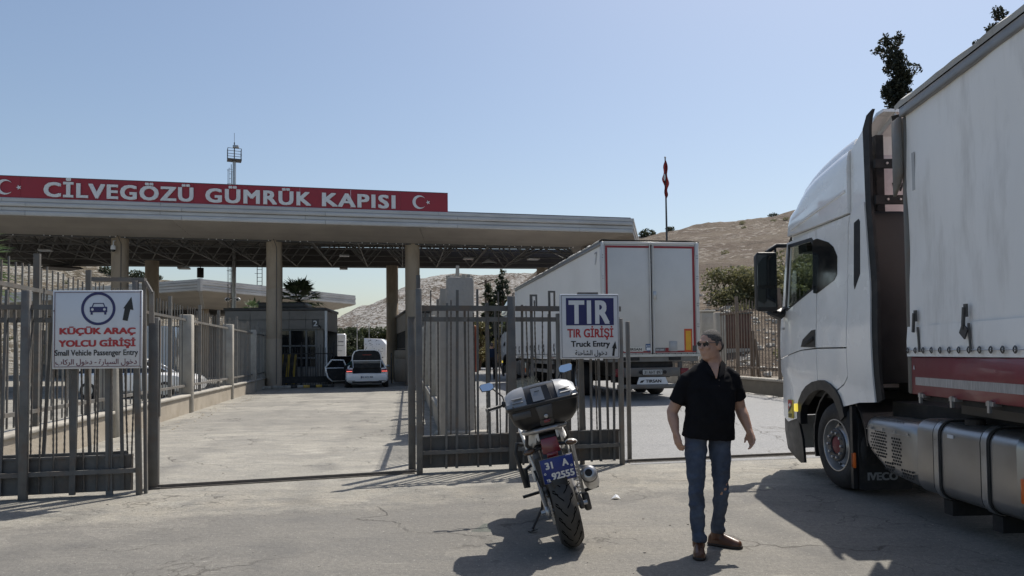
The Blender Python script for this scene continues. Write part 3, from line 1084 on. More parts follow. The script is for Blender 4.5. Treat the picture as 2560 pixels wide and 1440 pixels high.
for k in range(7):
    t0, t1 = k / 7, (k + 1) / 7
    for D_, E_, LL in ((A2, B2, LA), (B2, A2, LB)):
        mb = MB(O2)
        rings = []
        for s0, endp in ((0, 0), (LL, 1)):
            i0, i1 = 2.6 * t0, 2.6 * t1
            A = c2 + E_ * i0 + D_ * (s0 - i0 if endp else i0) + Vector((0, 0, 6.04 - 0.95 * t0))
            B = c2 + E_ * i1 + D_ * (s0 - i1 if endp else i1) + Vector((0, 0, 6.04 - 0.95 * t1))
            rings.append([A, B + Vector((0, 0, -.03)), B + Vector((0, 0, .03)), A + Vector((0, 0, .03))])
        mb.loft(rings)
        mb.build('soffit_panel', m_soffit, can2)
mb = MB(O2)
corner = c2 + Vector((0, 0, 0))
N1 = -(A2 + B2).normalized() * 0.06
mb.beam(corner + N1 + Vector((0, 0, 6.02)), corner + N1 + Vector((0, 0, 6.88)), 0.28, 0.2, up=A2)
mb.beam(corner + N1 + Vector((0, 0, 6.04)), corner + IN * 2.6 + Vector((0, 0, 5.06)), 0.22, 0.06)
mb.build('corner_trim', m_metal, can2)
mb = MB(O2)
pts = [c2, c2 + A2 * LA, c2 + A2 * LA + B2 * LB, c2 + B2 * LB]
mb.loft([[p + Vector((0, 0, 6.8)) for p in pts], [p + Vector((0, 0, 6.86)) for p in pts]])
pts2 = [c2 + IN * 2.6, c2 + A2 * (LA - 2.6) + B2 * 2.6, c2 + A2 * (LA - 2.6) + B2 * (LB - 2.6), c2 + A2 * 2.6 + B2 * (LB - 2.6)]
mb.loft([[p + Vector((0, 0, 5.3)) for p in pts2], [p + Vector((0, 0, 5.36)) for p in pts2]])
mb.build('roof_deck', m_deckunder, can2)
for a, b in ((3.4, 3.4), (12.5, 3.4), (3.4, 12), (12.5, 12), (3.4, 21), (12.5, 21), (3.4, 29.5)):
    p = c2 + A2 * a + B2 * b
    MB(O2).lathe([(0.35, 0), (0.35, 5.3)], (p.x, p.y, 0), n=20).build('column', m_column, can2, smooth=True)
# dark offices below the second canopy
off = thing('office_block', 'low dark office block with window strips beneath the far canopy', 'building', c2 + A2 * 6 + B2 * 6, math.atan2(B2.y, B2.x))
MB().b2((0, -6.5, 0), (22, -0.2, 4.1)).build('wall', mat('office_wall', (0.17, 0.16, 0.15), 0.8, dirt=(.1, .09, .08)), off)
for k in range(11):
    f = MB().b2((0.4 + k * 1.95, -0.17, 1.0), (2.1 + k * 1.95, -0.1, 2.9)).build('window', m_graylt, off)
    MB().b2((0.48 + k * 1.95, -0.095, 1.08), (2.02 + k * 1.95, -0.09, 2.82)).build('pane', m_darkglass, f)
    f = MB().b2((0.4 + k * 1.95, -6.53, 1.0), (2.1 + k * 1.95, -6.6, 2.9)).build('window', m_graylt, off)
    MB().b2((0.48 + k * 1.95, -6.605, 1.08), (2.02 + k * 1.95, -6.61, 2.82)).build('pane', m_darkglass, f)

# ---------------------------------------------------------------- passport booths
m_clad = mat('booth_cladding', (0.215, 0.20, 0.185), 0.5, var=0.08, scale=1.5, metal=0.15, dirt=(.1,.09,.08), damt=.4, each=.08)
bo = thing('passport_booth', 'grey panelled passport booth with number 2 and glazed front beside the second column', 'booth', (-15.0, 38.6, 0), R(4))
WB, HB = 5.15, 4.05
xs = [0.0, 1.3, 2.5, 3.3, 4.17, WB]
for i in range(5):
    for z0, z1 in ((2.98, 3.46), (3.48, 3.94)):
        MB().b2((xs[i] + .008, 0, z0), (xs[i + 1] - .008, 0.06, z1)).build('cladding_panel', m_clad, bo)
for i in range(2):
    MB().b2((xs[i] + .008, 0.02, 0.15), (xs[i + 1] - .008, 0.06, 2.97)).build('cladding_panel', m_clad, bo)
MB().b2((-0.06, -0.05, 3.95), (WB + .06, 4.1, 4.1)).build('roof', m_darkmetal, bo, bevel=0.02)
MB().b2((1.5, 0.8, 4.101), (3.9, 3.0, 4.45)).build('roof_unit', m_darkmetal, bo, bevel=0.02)
MB().b2((0.02, 0.07, 0.12), (WB - .02, 4.0, 0.2)).build('floor_slab', m_concrete, bo)
MB().b2((0, 3.9, 0.2), (WB, 4.0, 3.94)).build('wall', m_clad, bo)
MB().b2((0, 0.07, 0.2), (0.08, 3.89, 3.94)).build('wall', m_clad, bo)
MB().b2((WB - .08, 0.07, 0.2), (WB, 3.89, 1.1)).build('wall', m_clad, bo)
MB().b2((WB - .08, 0.07, 2.9), (WB, 3.89, 3.94)).build('wall', m_clad, bo)
MB().b2((WB + .005, -0.03, 0.15), (WB + .12, 0.09, 3.93)).build('corner_post', m_letter, bo)
lettering('number_plate', '2', 4.55, 4.77, 3.12, 0.3, m_letter, bo, y=-0.012, bold=0.02)
MB().b2((4.48, -0.008, 3.05), (4.85, -0.001, 3.5)).build('plate', m_darkmetal, bo)
# recessed glazed front: frame, panes, kick panels
wf = MB()
for x in (2.5, 3.28, 4.12, 4.62): wf.b2((x, 0.12, 0.2), (x + .09, 0.2, 2.97))
for z in (0.2, 0.92, 1.42, 2.06, 2.9): wf.b2((2.59, 0.13, z), (4.62, 0.19, z + .07))
win = wf.build('window', mat('window_frame', (0.16, 0.165, 0.17), 0.4, metal=0.4), bo)
for x0, x1 in ((2.6, 3.27), (3.38, 4.11), (4.22, 4.61)):
    for z0, z1 in ((1.0, 1.41), (1.5, 2.05), (2.14, 2.89)):
        MB().b2((x0, 0.155, z0), (x1, 0.165, z1)).build('pane', m_darkglass, win)
    MB().b2((x0, 0.15, 0.28), (x1, 0.17, 0.91)).build('kick_panel', m_clad, win)
MB().b2((4.72, 0.15, 0.2), (5.05, 0.2, 2.97)).build('side_panel', m_clad, bo)
MB().tube([(4.9, -0.02, 3.1), (4.9, -0.25, 3.15), (5.0, -0.3, 3.0)], 0.03, 6).build('light_bracket', m_blackmat, bo)
# second booth, right of the lane
b2_ = thing('passport_booth', 'passport booth behind the third column on the right of the car lane', 'booth', (-5.75, 40.2, 0), R(13.2))
MB().b2((0, 0, 0.15), (3.2, 8.0, 0.3)).build('floor_slab', m_concrete, b2_)
for y in (0.0, 2.0, 4.0, 6.0):
    MB().b2((-0.02, y + .01, 2.9), (0.06, y + 1.99, 3.85)).build('cladding_panel', m_clad, b2_)
    MB().b2((0.0, y + .01, 0.3), (0.08, y + 1.99, 1.15)).build('kick_panel', m_clad, b2_)
    f = MB()
    for yy in (y, y + 0.64, y + 1.3): f.b2((0.01, yy + .02, 1.151), (0.07, yy + .09, 2.899))
    f.b2((0.015, y + .09, 1.9), (0.065, y + 2.0, 1.96))
    f = f.build('window', m_darkmetal, b2_)
    for yy in (y, y + 0.64, y + 1.3):
        MB().b2((0.035, yy + .09, 1.16), (0.045, yy + .62, 2.89)).build('pane', m_darkglass, f)
MB().b2((-0.1, -0.1, 3.86), (3.3, 8.1, 4.0)).build('roof', m_darkmetal, b2_, bevel=0.02)
MB().b2((0.1, 0, 0.3), (3.2, 0.08, 3.85)).build('wall', m_clad, b2_)
MB().b2((3.1, 0.09, 0.3), (3.2, 7.9, 3.85)).build('wall', m_clad, b2_)
MB().b2((0.09, 7.92, 0.3), (3.09, 8.0, 3.85)).build('wall', m_clad, b2_)
# kerbed islands with painted kerb stones
m_kerb = mat('kerb_stone', (0.33, 0.31, 0.27), 0.9, var=0.2, bump=0.4, dirt=(.2, .17, .13))
m_kerby = mat('kerb_yellow', (0.5, 0.33, 0.06), 0.8, var=0.15, dirt=(.25, .2, .12), damt=.7)
m_kerbk = mat('kerb_black', (0.03, 0.03, 0.03), 0.8, var=0.2, dirt=(.2, .18, .15), damt=.6)
def island(lab, p, q, depth, cols):
    loc, rz, L_ = frame(p, q)
    t = thing('kerb_island', lab, 'kerb', loc, rz)
    MB().b2((0.02, 0.16, 0), (L_ - .02, depth, 0.12)).build('paving', m_concrete, t)
    n = len(cols)
    for k, c in enumerate(cols):
        mb = MB()
        mb.b2((L_ * k / n + .006, 0, 0), (L_ * (k + 1) / n - .006, 0.155, 0.13 + 0.008 * (k % 3)))
        mb.build('kerb_stone', {'s': m_kerb, 'y': m_kerby, 'k': m_kerbk}[c], t, bevel=0.015)
    return t
island('island kerb with black and yellow painted stones before the left booth', (-12.0, 35.0), (-8.9, 37.0), 6.0, 'sssssksykykk')
island('shaded kerb of the island under the right booth', (-4.95, 37.6), (-6.9, 47.0), -1.6, 'kkykkykykkkyk')

# ---------------------------------------------------------------- hazard boards, small fence before the booth
m_hazy = mat('hazard_yellow', (0.42, 0.29, 0.035), 0.6, var=0.1, dirt=(.15, .12, .08))
def hazard(x, y, rz, lab, h=1.55):
    t = thing('hazard_board', lab, 'hazard board', (x, y, 0.12), rz, 'hazard boards round the booth islands')
    W_ = 0.95
    MB().b2((0, 0, 0), (W_, 0.06, h)).build('board', m_kerbk, t)
    for k in range(3):
        a = 0.02 + k * 0.34
        MB().loft([[(a, y_, 0.02), (a + .15, y_, 0.02), (a + .30 if a + .3 < W_ else W_ - .01, y_, h - .02), (a + .15, y_, h - .02)] for y_ in (-.004, -.012)]).build('stripe', m_hazy, t)
hazard(-11.85, 37.35, R(8), 'yellow and black striped board against the second column')
hazard(-6.15, 37.9, R(100), 'yellow and black striped board at the near end of the right booth')
hazard(-7.35, 46.2, R(10), 'striped hazard board by the back column beyond the white car')
MB_T = None
loc, rz, L_ = frame((-11.95, 36.3), (-9.0, 37.3))
t = thing('booth_fence', 'low dark steel fence standing before the glazed booth', 'fence', (loc[0], loc[1], 0.12), rz)
for z in (0.12, 1.55):
    MB().beam((0, 0, z), (L_, 0, z), 0.05).build('rail', m_blackmat, t)
MB().b2((0, -.012, 0.13), (L_, .012, 0.42)).build('kick_plate', m_blackmat, t)
for k in range(26):
    x = 0.03 + (L_ - .06) * k / 25
    hgt = 1.85 if k % 5 else 2.0
    MB().b2((x - .013, -.05, 0.0), (x + .013, -.026, hgt)).build('bar', m_blackmat, t)
for x in (0, L_ / 2, L_):
    MB().b2((x - .03, -.02, 0), (x + .03, .05, 2.1)).build('post', m_blackmat, t)
t = thing('concrete_block', 'pale concrete block left under the right booth window', 'block', (-6.3, 39.6, 0.12), R(13))
MB().b2((0, 0, 0), (0.7, 0.5, 1.25)).build('lower_block', m_column, t, bevel=.02)
MB().b2((0.02, 0.02, 1.255), (0.68, 0.48, 1.7)).build('upper_block', m_column, t, bevel=.02)
# ---------------------------------------------------------------- fences along the car lane
def lane_fence(name, lab, p, q, piers, wall_h, pier_h, rail_lo, rail_hi, bar_top, spacing, pier_w=0.3, thick=10, x0=0.0, wallmat=None, barmat=None, bars=True, pier_hs=None, z0=0.0):
    loc, rz, L_ = frame(p, q)
    loc = (loc[0], loc[1], z0)
    t = thing(name, lab, 'fence', loc, rz)
    wm = wallmat or m_plaster
    bmat = barmat or m_graylt
    edges = [x0] + list(piers) + [L_]
    for i, x in enumerate(piers):
        hh = pier_hs[i] if pier_hs else pier_h
        mb = MB()
        mb.b2((x - pier_w / 2, -0.17, 0), (x + pier_w / 2, 0.17, hh))
        pr = mb.build('pier', m_concrete, t, bevel=0.018)
    for a, b in zip(edges, edges[1:]):
        a2 = a + (pier_w / 2 + .004 if a != x0 or x0 in piers else 0)
        b2 = b - (pier_w / 2 + .004 if b != L_ else 0)
        if b2 - a2 < 0.3: continue
        MB().b2((a2, -0.12, 0), (b2, 0.12, wall_h - .07)).build('wall', wm, t)
        MB().b2((a2, -0.16, wall_h - .069), (b2, 0.16, wall_h)).build('coping', m_concrete, t, bevel=.012)
        if not bars: continue
        for z in (rail_lo, rail_hi):
            MB().b2((a2, -0.028, z - .03), (b2, 0.028, z + .03)).build('rail', bmat, t)
        n = max(2, int((b2 - a2) / (spacing if a2 < 7 else spacing * 1.35)))
        for k in range(n):
            x = a2 + (k + 0.5) * (b2 - a2) / n
            if k % thick == thick // 2:
                MB().b2((x - .03, -.029, wall_h + .0), (x + .03, .06, bar_top + rnd.uniform(.12, .2))).build('post', bmat, t)
            else:
                w = 0.011
                MB().b2((x - w, .029, rail_lo - .2), (x + w, .051, bar_top + rnd.uniform(-.05, .05))).build('bar', bmat, t)
    return t


m_beige = mat('beige_fence_paint', (.34, .315, .28), .65, var=.12, scale=4, dirt=(.22, .18, .14), damt=.5, dscale=3, each=.12)
lane_fence('lane_fence', 'tall steel bar fence on a low plastered wall along the left of the car lane', (-6.45, 7.1), (-12.35, 36.9),
           [7.65, 14.0, 20.5, 26.4, 30.2], 0.52, 2.75, 0.76, 2.6, 2.98, 0.21, pier_w=0.32, x0=1.0)
lane_fence('lane_fence', 'fence with stub piers behind the middle gate dividing car and truck lanes', (-1.29, 14.45), (-4.3, 35.6),
           [0.3, 4.6, 11.0, 17.2], 0.5, 2.8, 0.76, 2.45, 2.7, 0.17, pier_w=0.3, x0=0.0, pier_hs=[2.2, 2.55, 2.7, 2.7], barmat=m_beige)
# thick concrete end post with a rough broken top
t = thing('concrete_post', 'thick grey concrete end post with rough top behind the middle gate', 'post', (-1.0, 14.2, 0), R(2))
poly = [(-0.27, 0), (0.27, 0), (0.275, 2.96), (0.25, 3.03), (-0.20, 3.05), (-0.26, 2.98)]
MB().prism(poly, 'y', 0.0, 0.34).build('shaft', mat('cast_concrete', (0.3, 0.285, 0.265), 0.9, var=0.1, scale=2, bump=0.5, bscale=18, dirt=(.2, .185, .165), damt=.5, dscale=2.2), t, bevel=.025, seg=2)
mb = MB()
for k in range(16):
    x = -0.22 + 0.45 * k / 15
    mb.box((x, 0.05 + rnd.uniform(-.03, .2), 3.03 + rnd.uniform(-.02, .03)), (.045, .08, rnd.uniform(.04, .1)), rz=rnd.uniform(0, 3))
mb.build('broken_top', m_concrete, t)
MB().b2((-0.5, 0.1, 0), (0.62, -0.12, 0.1)).build('footing', m_concrete, t, bevel=.03)
loc, rz, L_ = frame((-.98, 14.62), (-1.30, 17.5))
t = thing('slotted_wall', 'concrete wall panel with stepped edge receding behind the thick end post', 'wall', loc, rz)
MB().prism([(0, 0), (L_, 0), (L_, 2.3), (1.2, 2.45), (0.9, 2.75), (0, 2.8)], 'y', 0, 0.14).build('panel', m_concrete, t, bevel=.01)
MB().prism([(0.5, 2.78), (1.3, 2.62), (1.3, 3.0), (0.55, 3.38)], 'y', 0.03, 0.1).build('raised_fin', m_concrete, t)
# fence on the far right of the truck road
lane_fence('road_fence', 'tall rusty bar fence on a dark kerb wall right of the truck road', (7.52, 15.2), (6.83, 24.6),
           [9.2], 0.45, 2.5, 0.72, 2.42, 2.72, 0.215, pier_w=0.26, thick=14, z0=.345, wallmat=mat('dark_kerb_wall', (0.16, 0.145, 0.12), .9, dirt=(.1, .09, .07)), barmat=mat('rusty_fence', (0.15, 0.12, 0.095), .7, var=.2, dirt=(.16, .09, .05), damt=.5))
t = thing('gate_pillar', 'wide pale concrete pillar at the end of the right-hand road fence', 'pillar', (6.62, 25.0, .345), R(4))
MB().b2((-0.2, 0, -.1), (0.25, 0.5, 2.55)).build('shaft', m_concrete, t, bevel=.03)
MB().b2((-0.23, -.03, 2.551), (0.28, .53, 2.62)).build('cap', m_concrete, t, bevel=.02)
lane_fence('road_fence', 'short bar fence beyond the pale pillar on the right', (6.7, 25.8), (6.2, 33), [], 0.5, 2.4, 0.8, 2.3, 2.6, 0.2, thick=12,
           wallmat=m_concrete, z0=.345)
t = thing('old_hut', 'brown weathered metal box standing behind the right-hand fence', 'box', (9.5, 33.0, HILLS['brown_hill'](9.5, 33) - .1), R(12))
MB().b2((0, 0, 0.35), (1.3, 1.2, 1.9)).build('body', mat('rust_sheet', (0.11, 0.055, 0.04), .8, var=.3, dirt=(.06, .04, .03)), t, bevel=.02)
MB().b2((-.05, -.05, 0), (1.35, 1.25, 0.349)).build('plinth', m_concrete, t)
MB().b2((-.06, -.06, 1.901), (1.36, 1.26, 1.97)).build('lid', m_darkmetal, t)
t = thing('timber_post', 'pair of dark leaning timber posts behind the right-hand fence', 'post', (8.95, 27.6, HILLS['brown_hill'](8.95, 27.6) - .1))
MB().tube([(0, 0, -.1), (0.02, 0, 2.2)], [.09, .07], 7).build('post', m_bark, t)
MB().tube([(0.3, 0, -.1), (0.1, 0, 1.9)], [.07, .06], 7).build('strut', m_bark, t)

# ---------------------------------------------------------------- sliding gates in the foreground
def gate_bar(t, x, y, z0, z1, kind, lean=0.0, m=None, hook=False):
    mb = MB()
    if kind == 'rebar':
        n = int((z1 - z0) / 0.035)
        pts, rs = [], []
        for k in range(n + 1):
            z = z0 + (z1 - z0) * k / n
            pts.append((x + lean * (k / n - .5), y, z))
            rs.append(0.0115 if k % 2 else 0.0085)
        mb.tube(pts, rs, 5)
        m = m or m_rebar
    elif kind == 'square':
        mb.beam((x - lean / 2, y, z0), (x + lean / 2, y, z1), 0.028, 0.028)
    else:
        mb.beam((x - lean / 2, y, z0), (x + lean / 2, y, z1), 0.036, 0.02)
    if hook:
        s_ = 0.075
        mb.beam((x + lean / 2, y, z1 - .012), (x + lean / 2 + s_, y, z1 - .012), 0.024, 0.024)
        mb.beam((x + lean / 2 + s_, y, z1), (x + lean / 2 + s_, y, z1 - .22), 0.022, 0.022)
    return mb.build('bar', m or m_gray, t)


gl, grz, GL = frame((-7.1, 7.782), (-4.17, 8.49))
lg = thing('sliding_gate', 'grey sliding gate of bars and rebar at left carrying the passenger entry sign', 'gate', gl, grz)
def rail_(t, x0, x1, z, y, h=0.055, w=0.045, dz=0.0, m=None):
    MB().beam((x0, y, z), (x1, y, z + dz), w, h).build('rail', m or m_gray, t)
rail_(lg, 0.0, 2.86, 2.125, 0.0)
rail_(lg, 0.0, 2.86, 1.985, 0.075)
rail_(lg, 0.0, 2.9, 0.275, 0.0, 0.05)
rail_(lg, 0.05, 2.75, 0.46, 0.16, 0.04)
MB().b2((0.05, 0.075, 0.04), (2.84, 0.095, 0.44)).build('kick_plate', m_gray, lg)
MB().b2((0.05, 0.06, 0.425), (2.84, 0.11, 0.45)).build('kick_plate_edge', m_gray, lg)
MB().beam((1.765, -0.035, 0.0), (1.775, -0.035, 2.31), 0.085, 0.06).build('post', m_gray, lg, bevel=.004)
MB().beam((0.6, -0.035, 0.0), (0.6, -0.035, 2.31), 0.085, 0.06).build('post', m_gray, lg, bevel=.004)
MB().beam((2.6, 0.07, 0.0), (2.57, 0.07, 2.0), 0.07, 0.04).build('post', m_gray, lg)
MB().beam((2.24, 0.0, 0.03), (2.27, 0.0, 2.0), 0.06, 0.04).build('post', m_gray, lg)
# tall end frame that leans a little, with its bracket on top
m_endframe = m_graylt
MB().beam((2.93, -0.02, 0.0), (2.875, -0.02, 2.43), 0.06, 0.06).build('end_frame', m_gray, lg, bevel=.004)
MB().beam((2.985, 0.05, 0.0), (2.95, 0.05, 2.42), 0.035, 0.05).build('end_frame', m_endframe, lg)
MB().beam((2.42, 0.03, 2.445), (2.97, 0.03, 2.445), 0.12, 0.045).build('top_bracket', m_gray, lg)
MB().beam((2.97, 0.02, 2.43), (3.04, 0.02, 2.30), 0.09, 0.03).build('top_bracket', m_graylt, lg)
MB().beam((3.03, 0.05, 2.32), (3.035, 0.05, 1.95), 0.05, 0.04).build('hinge_plate', m_graylt, lg)
bars = random.Random(11)
x = 0.12
while x < 2.86:
    k = bars.random()
    kind = 'rebar' if k < 0.3 else ('flat' if k < 0.65 else 'square')
    under_sign = 1.95 < x < 2.85
    z0 = 0.05
    gate_bar(lg, x, 0.045, z0, (2.06 if under_sign else bars.uniform(2.1, 2.16) if k > .8 else 2.33 + bars.uniform(-.04, .04)), kind, lean=bars.uniform(-.06, .06))
    x += bars.uniform(0.10, 0.175)
x = 0.05
while x < 2.86:
    k = bars.random()
    gate_bar(lg, x, 0.15, 0.30 if k > .4 else 0.05, bars.uniform(1.95, 2.2), 'rebar' if k < 0.55 else 'flat', lean=bars.uniform(-.09, .09))
    x += bars.uniform(0.08, 0.17)
# receiving post beside the gate end
t = thing('gate_post', 'dark grey steel post standing at the free end of the left gate', 'post', (-4.27, 8.83, 0), grz)
MB().b2((-.055, -.05, 0), (.055, .06, 2.03)).build('shaft', m_gray, t, bevel=.006)
MB().b2((.058, -.02, 0.85), (.07, .03, 2.0)).build('guide_strip', m_graylt, t)
MB().b2((-.09, -.08, 0), (.09, .1, 0.02)).build('base_plate', m_darkmetal, t)

cl, crz, CL = frame((-1.235, 9.7), (1.555, 10.38))
cg = thing('sliding_gate', 'grey sliding gate of bars in the middle carrying the truck entry sign', 'gate', cl, crz)
rail_(cg, 0.03, 2.84, 2.165, 0.0, 0.07)
rail_(cg, 0.03, 2.84, 2.02, 0.06, 0.06)
rail_(cg, 0.03, 2.84, 0.27, 0.0, 0.05)
MB().b2((0.05, 0.075, 0.06), (2.82, 0.095, 0.47)).build('kick_plate', m_gray, cg)
MB().b2((0.05, 0.06, 0.455), (2.82, 0.12, 0.48)).build('kick_plate_edge', m_gray, cg)
for x, y, h, w in ((0.01, -0.035, 2.42, 0.075), (1.255, -0.035, 2.33, 0.10), (2.82, -0.03, 2.03, 0.06), (1.93, 0.03, 2.1, 0.05), (2.10, 0.15, 2.15, 0.07), (2.3, 0.16, 1.9, 0.06)):
    MB().beam((x, y, 0.0), (x, y, h), w, 0.06).build('post', m_gray if x < 1.9 else m_graylt, cg, bevel=.004)
MB().beam((0.01, 0.0, 2.3), (0.01, 0.03, 2.6), 0.05, 0.05).build('finial', m_gray, cg)
bars = random.Random(5)
xs = [0.17, 0.38, 0.52, 0.68, 0.80, 0.95, 1.10, 1.42, 1.56, 1.70, 1.82, 2.0, 2.2, 2.4, 2.52, 2.64, 2.74]
for i, x in enumerate(xs):
    under = 1.9 < x < 2.8
    tall = i % 2 == 0
    gate_bar(cg, x, 0.035, 0.05 if i % 3 else 0.12, 2.1 if under else (2.40 if tall else 2.22) + bars.uniform(-.04, .03), 'rebar' if i % 3 == 0 else ('square' if i % 3 == 1 else 'flat'),
             lean=bars.uniform(-.03, .03), hook=(i in (8, 10)))
x = 0.1
while x < 2.8:
    k = bars.random()
    gate_bar(cg, x, 0.16, 0.46, bars.uniform(2.1, 2.3) if x < 1.75 else 2.1, 'rebar' if k < .5 else 'square', lean=bars.uniform(-.04, .04))
    x += bars.uniform(0.11, 0.2)
t = thing('gate_post', 'slim grey steel post at the left end of the middle gate', 'post', (-1.35, 9.92, 0), crz)
MB().b2((-.045, -.04, 0), (.045, .05, 2.05)).build('shaft', m_gray, t, bevel=.006)
MB().b2((-.05, -.045, 2.051), (.05, .055, 2.065)).build('cap', m_graylt, t)
MB().b2((-.08, -.08, 0), (.08, .1, 0.02)).build('base_plate', m_darkmetal, t)
t = thing('gate_post', 'rusty steel post standing behind the right end of the middle gate', 'post', (1.66, 10.62, 0), crz)
MB().b2((-.025, -.03, 0), (.025, .03, 2.0)).build('shaft', m_graylt, t, bevel=.006)
MB().b2((-.07, -.07, 0), (.07, .07, 0.02)).build('base_plate', m_darkmetal, t)

# short leaf that closes the gap between the gate and the lane divider; it throws the barred shadow on the lane
loc, rz, L_ = frame((-1.02, 11.15), (-1.36, 14.0))
t = thing('side_fence', 'short bar fence seen edge on between the middle gate and the thick concrete post', 'fence', loc, rz)
for z in (0.3, 2.35):
    MB().b2((0, -.025, z - .03), (L_, .025, z + .03)).build('rail', m_beige, t)
MB().b2((0, -.015, 0.02), (L_, .01, 0.26)).build('kick_plate', m_beige, t)
for k in range(19):
    x = 0.1 + k * 0.145
    MB().b2((x - .011, .026, 0.05), (x + .011, .048, 2.5)).build('bar', m_beige, t)
for x in (0.03, L_ - .05):
    MB().b2((x - .02, -.03, 0), (x + .02, .06, 2.55)).build('post', m_beige, t)

# rail in the ground for the sliding gates
for p, q, lab in (((-4.3, 8.80), (-1.3, 9.77), 'rusty gate rail across the car lane threshold'), ((1.62, 10.5), (6.4, 11.55), 'gate rail across the truck road behind the standing man')):
    loc, rz, L_ = frame(p, q)
    t = thing('gate_rail', lab, 'rail', loc, rz)
    MB().b2((0, -.05, 0.001), (L_, .05, .012)).build('base_strip', m_rebar, t)
    MB().b2((0, -.013, .0125), (L_, .013, .045)).build('rail_head', m_rebar, t)

# ---------------------------------------------------------------- the two entry signs
PX = 0.963 / 216
sg = thing('entry_sign', 'white sign with blue car symbol and red KÜÇÜK ARAÇ lettering on the left gate', 'sign', (-4.62, 8.24, 0), R(4))
X0, Y0 = 242, 920          # sign centre column and bottom row in the photograph; metres follow at PX per pixel
ZB = 1.435
def sgx(u_): return (u_ - X0) * PX
def sgz(v_): return ZB + (Y0 - v_) * PX
MB().b2((sgx(134), 0, sgz(920)), (sgx(350), 0.02, sgz(724))).build('panel', m_signwhite, sg, bevel=.004)
def edge_frame(t, x0, x1, z0, z1, w, y, m):
    mb = MB()
    mb.b2((x0, y - .002, z0), (x1, y, z0 + w)); mb.b2((x0, y - .002, z1 - w), (x1, y, z1))
    mb.b2((x0, y - .002, z0 + w), (x0 + w, y, z1 - w)); mb.b2((x1 - w, y - .002, z0 + w), (x1, y, z1 - w))
    mb.build('border', m, t)
edge_frame(sg, sgx(138.5), sgx(346.5), sgz(915.5), sgz(728), .006, -.001, mat('border_maroon', (.12, .03, .05), .5))
mb = MB()
mb.lathe([(41.5 * PX, -.002), (41.5 * PX, -.004), (35 * PX, -.004), (35 * PX, -.002)], (sgx(244), 0, sgz(770)), axis='y', n=44, closed=True)
mb.build('ring', m_signblue, sg)
cx, cz = sgx(244.5), sgz(770)
mb = MB()
def pp(pts, d0=-.002, d1=-.004): mb.loft([[(cx + a * PX, y, cz + b * PX) for a, b in pts] for y in (d0, d1)])
pp([(-21, -4), (21, -4), (21, -8.5), (21, 4), (-21, 4), (-21, -8.5)][0:2] + [(21, 4.5), (-21, 4.5)])
pp([(-21, -9), (21, -9), (21, -4.1), (-21, -4.1)])
for s in (-1, 1):
    pp([(s * 19, -15), (s * 14, -15), (s * 14, -9.1), (s * 19, -9.1)])
    pp([(s * 16.5, 4.6), (s * 12.5, 14), (s * 10, 14), (s * 14, 4.6)])
pp([(-12.5, 12.2), (12.5, 12.2), (12.5, 14.2), (-12.5, 14.2)])
mb.build('car_symbol', m_signblue, sg)
mb = MB()
for s in (-1, 1): mb.lathe([(3.2 * PX, -.0045), (3.2 * PX, -.006)], (cx + s * 14.5 * PX, 0, cz - 2 * PX), axis='y', n=14)
mb.build('headlight_symbol', m_signwhite, sg)
def arrow(t, fx, fz, pts, y=-.002):
    mb = MB()
    mb.loft([[(fx(a), y - d, fz(b)) for a, b in pts] for d in (0, .002)])
    mb.build('arrow', m_signblack, t)
arrow(sg, sgx, sgz, [(303, 799), (308, 770), (304.5, 769.5), (324, 741), (329, 774), (321.5, 772.5), (315, 801.5)])
for s, u0, u1, vb, cap, m, bold in (('KÜÇÜK ARAÇ', 151, 335, 834, 16.5, m_signred, .05), ('YOLCU GİRİŞİ', 149, 335, 865, 17, m_signred, .05),
                                    ('Small Vehicle Passenger Entry', 140, 341, 887, 14.5, m_signblack, .02), ('دخول السيارة - دخول الركاب', 142, 338, 909, 13, mat('arabic_maroon', (.16, .04, .06), .5), .01)):
    if 'د' in s:
        s = '\u0627\u0644\u0631\u0643\u0627\u0628'
        s = '\ufe8f\ufe8e\ufedb\ufeae\ufedf\ufe8d \ufedd\ufeee\ufea7\ufea9 - \ufe93\ufead\ufe8e\ufef4\ufeb4\ufedf\ufe8d \ufedd\ufeee\ufea7\ufea9'
    lettering('lettering', s, sgx(u0), sgx(u1), sgz(vb), cap * PX, m, sg, y=-.003, bold=bold)
mb = MB()
for u_, v_ in ((137, 775), (347, 727), (347, 917), (346, 790)): mb.lathe([(.007, -.001), (.006, -.007)], (sgx(u_), 0, sgz(v_)), axis='y', n=8)
mb.build('fixing_screw', m_darkmetal, sg)

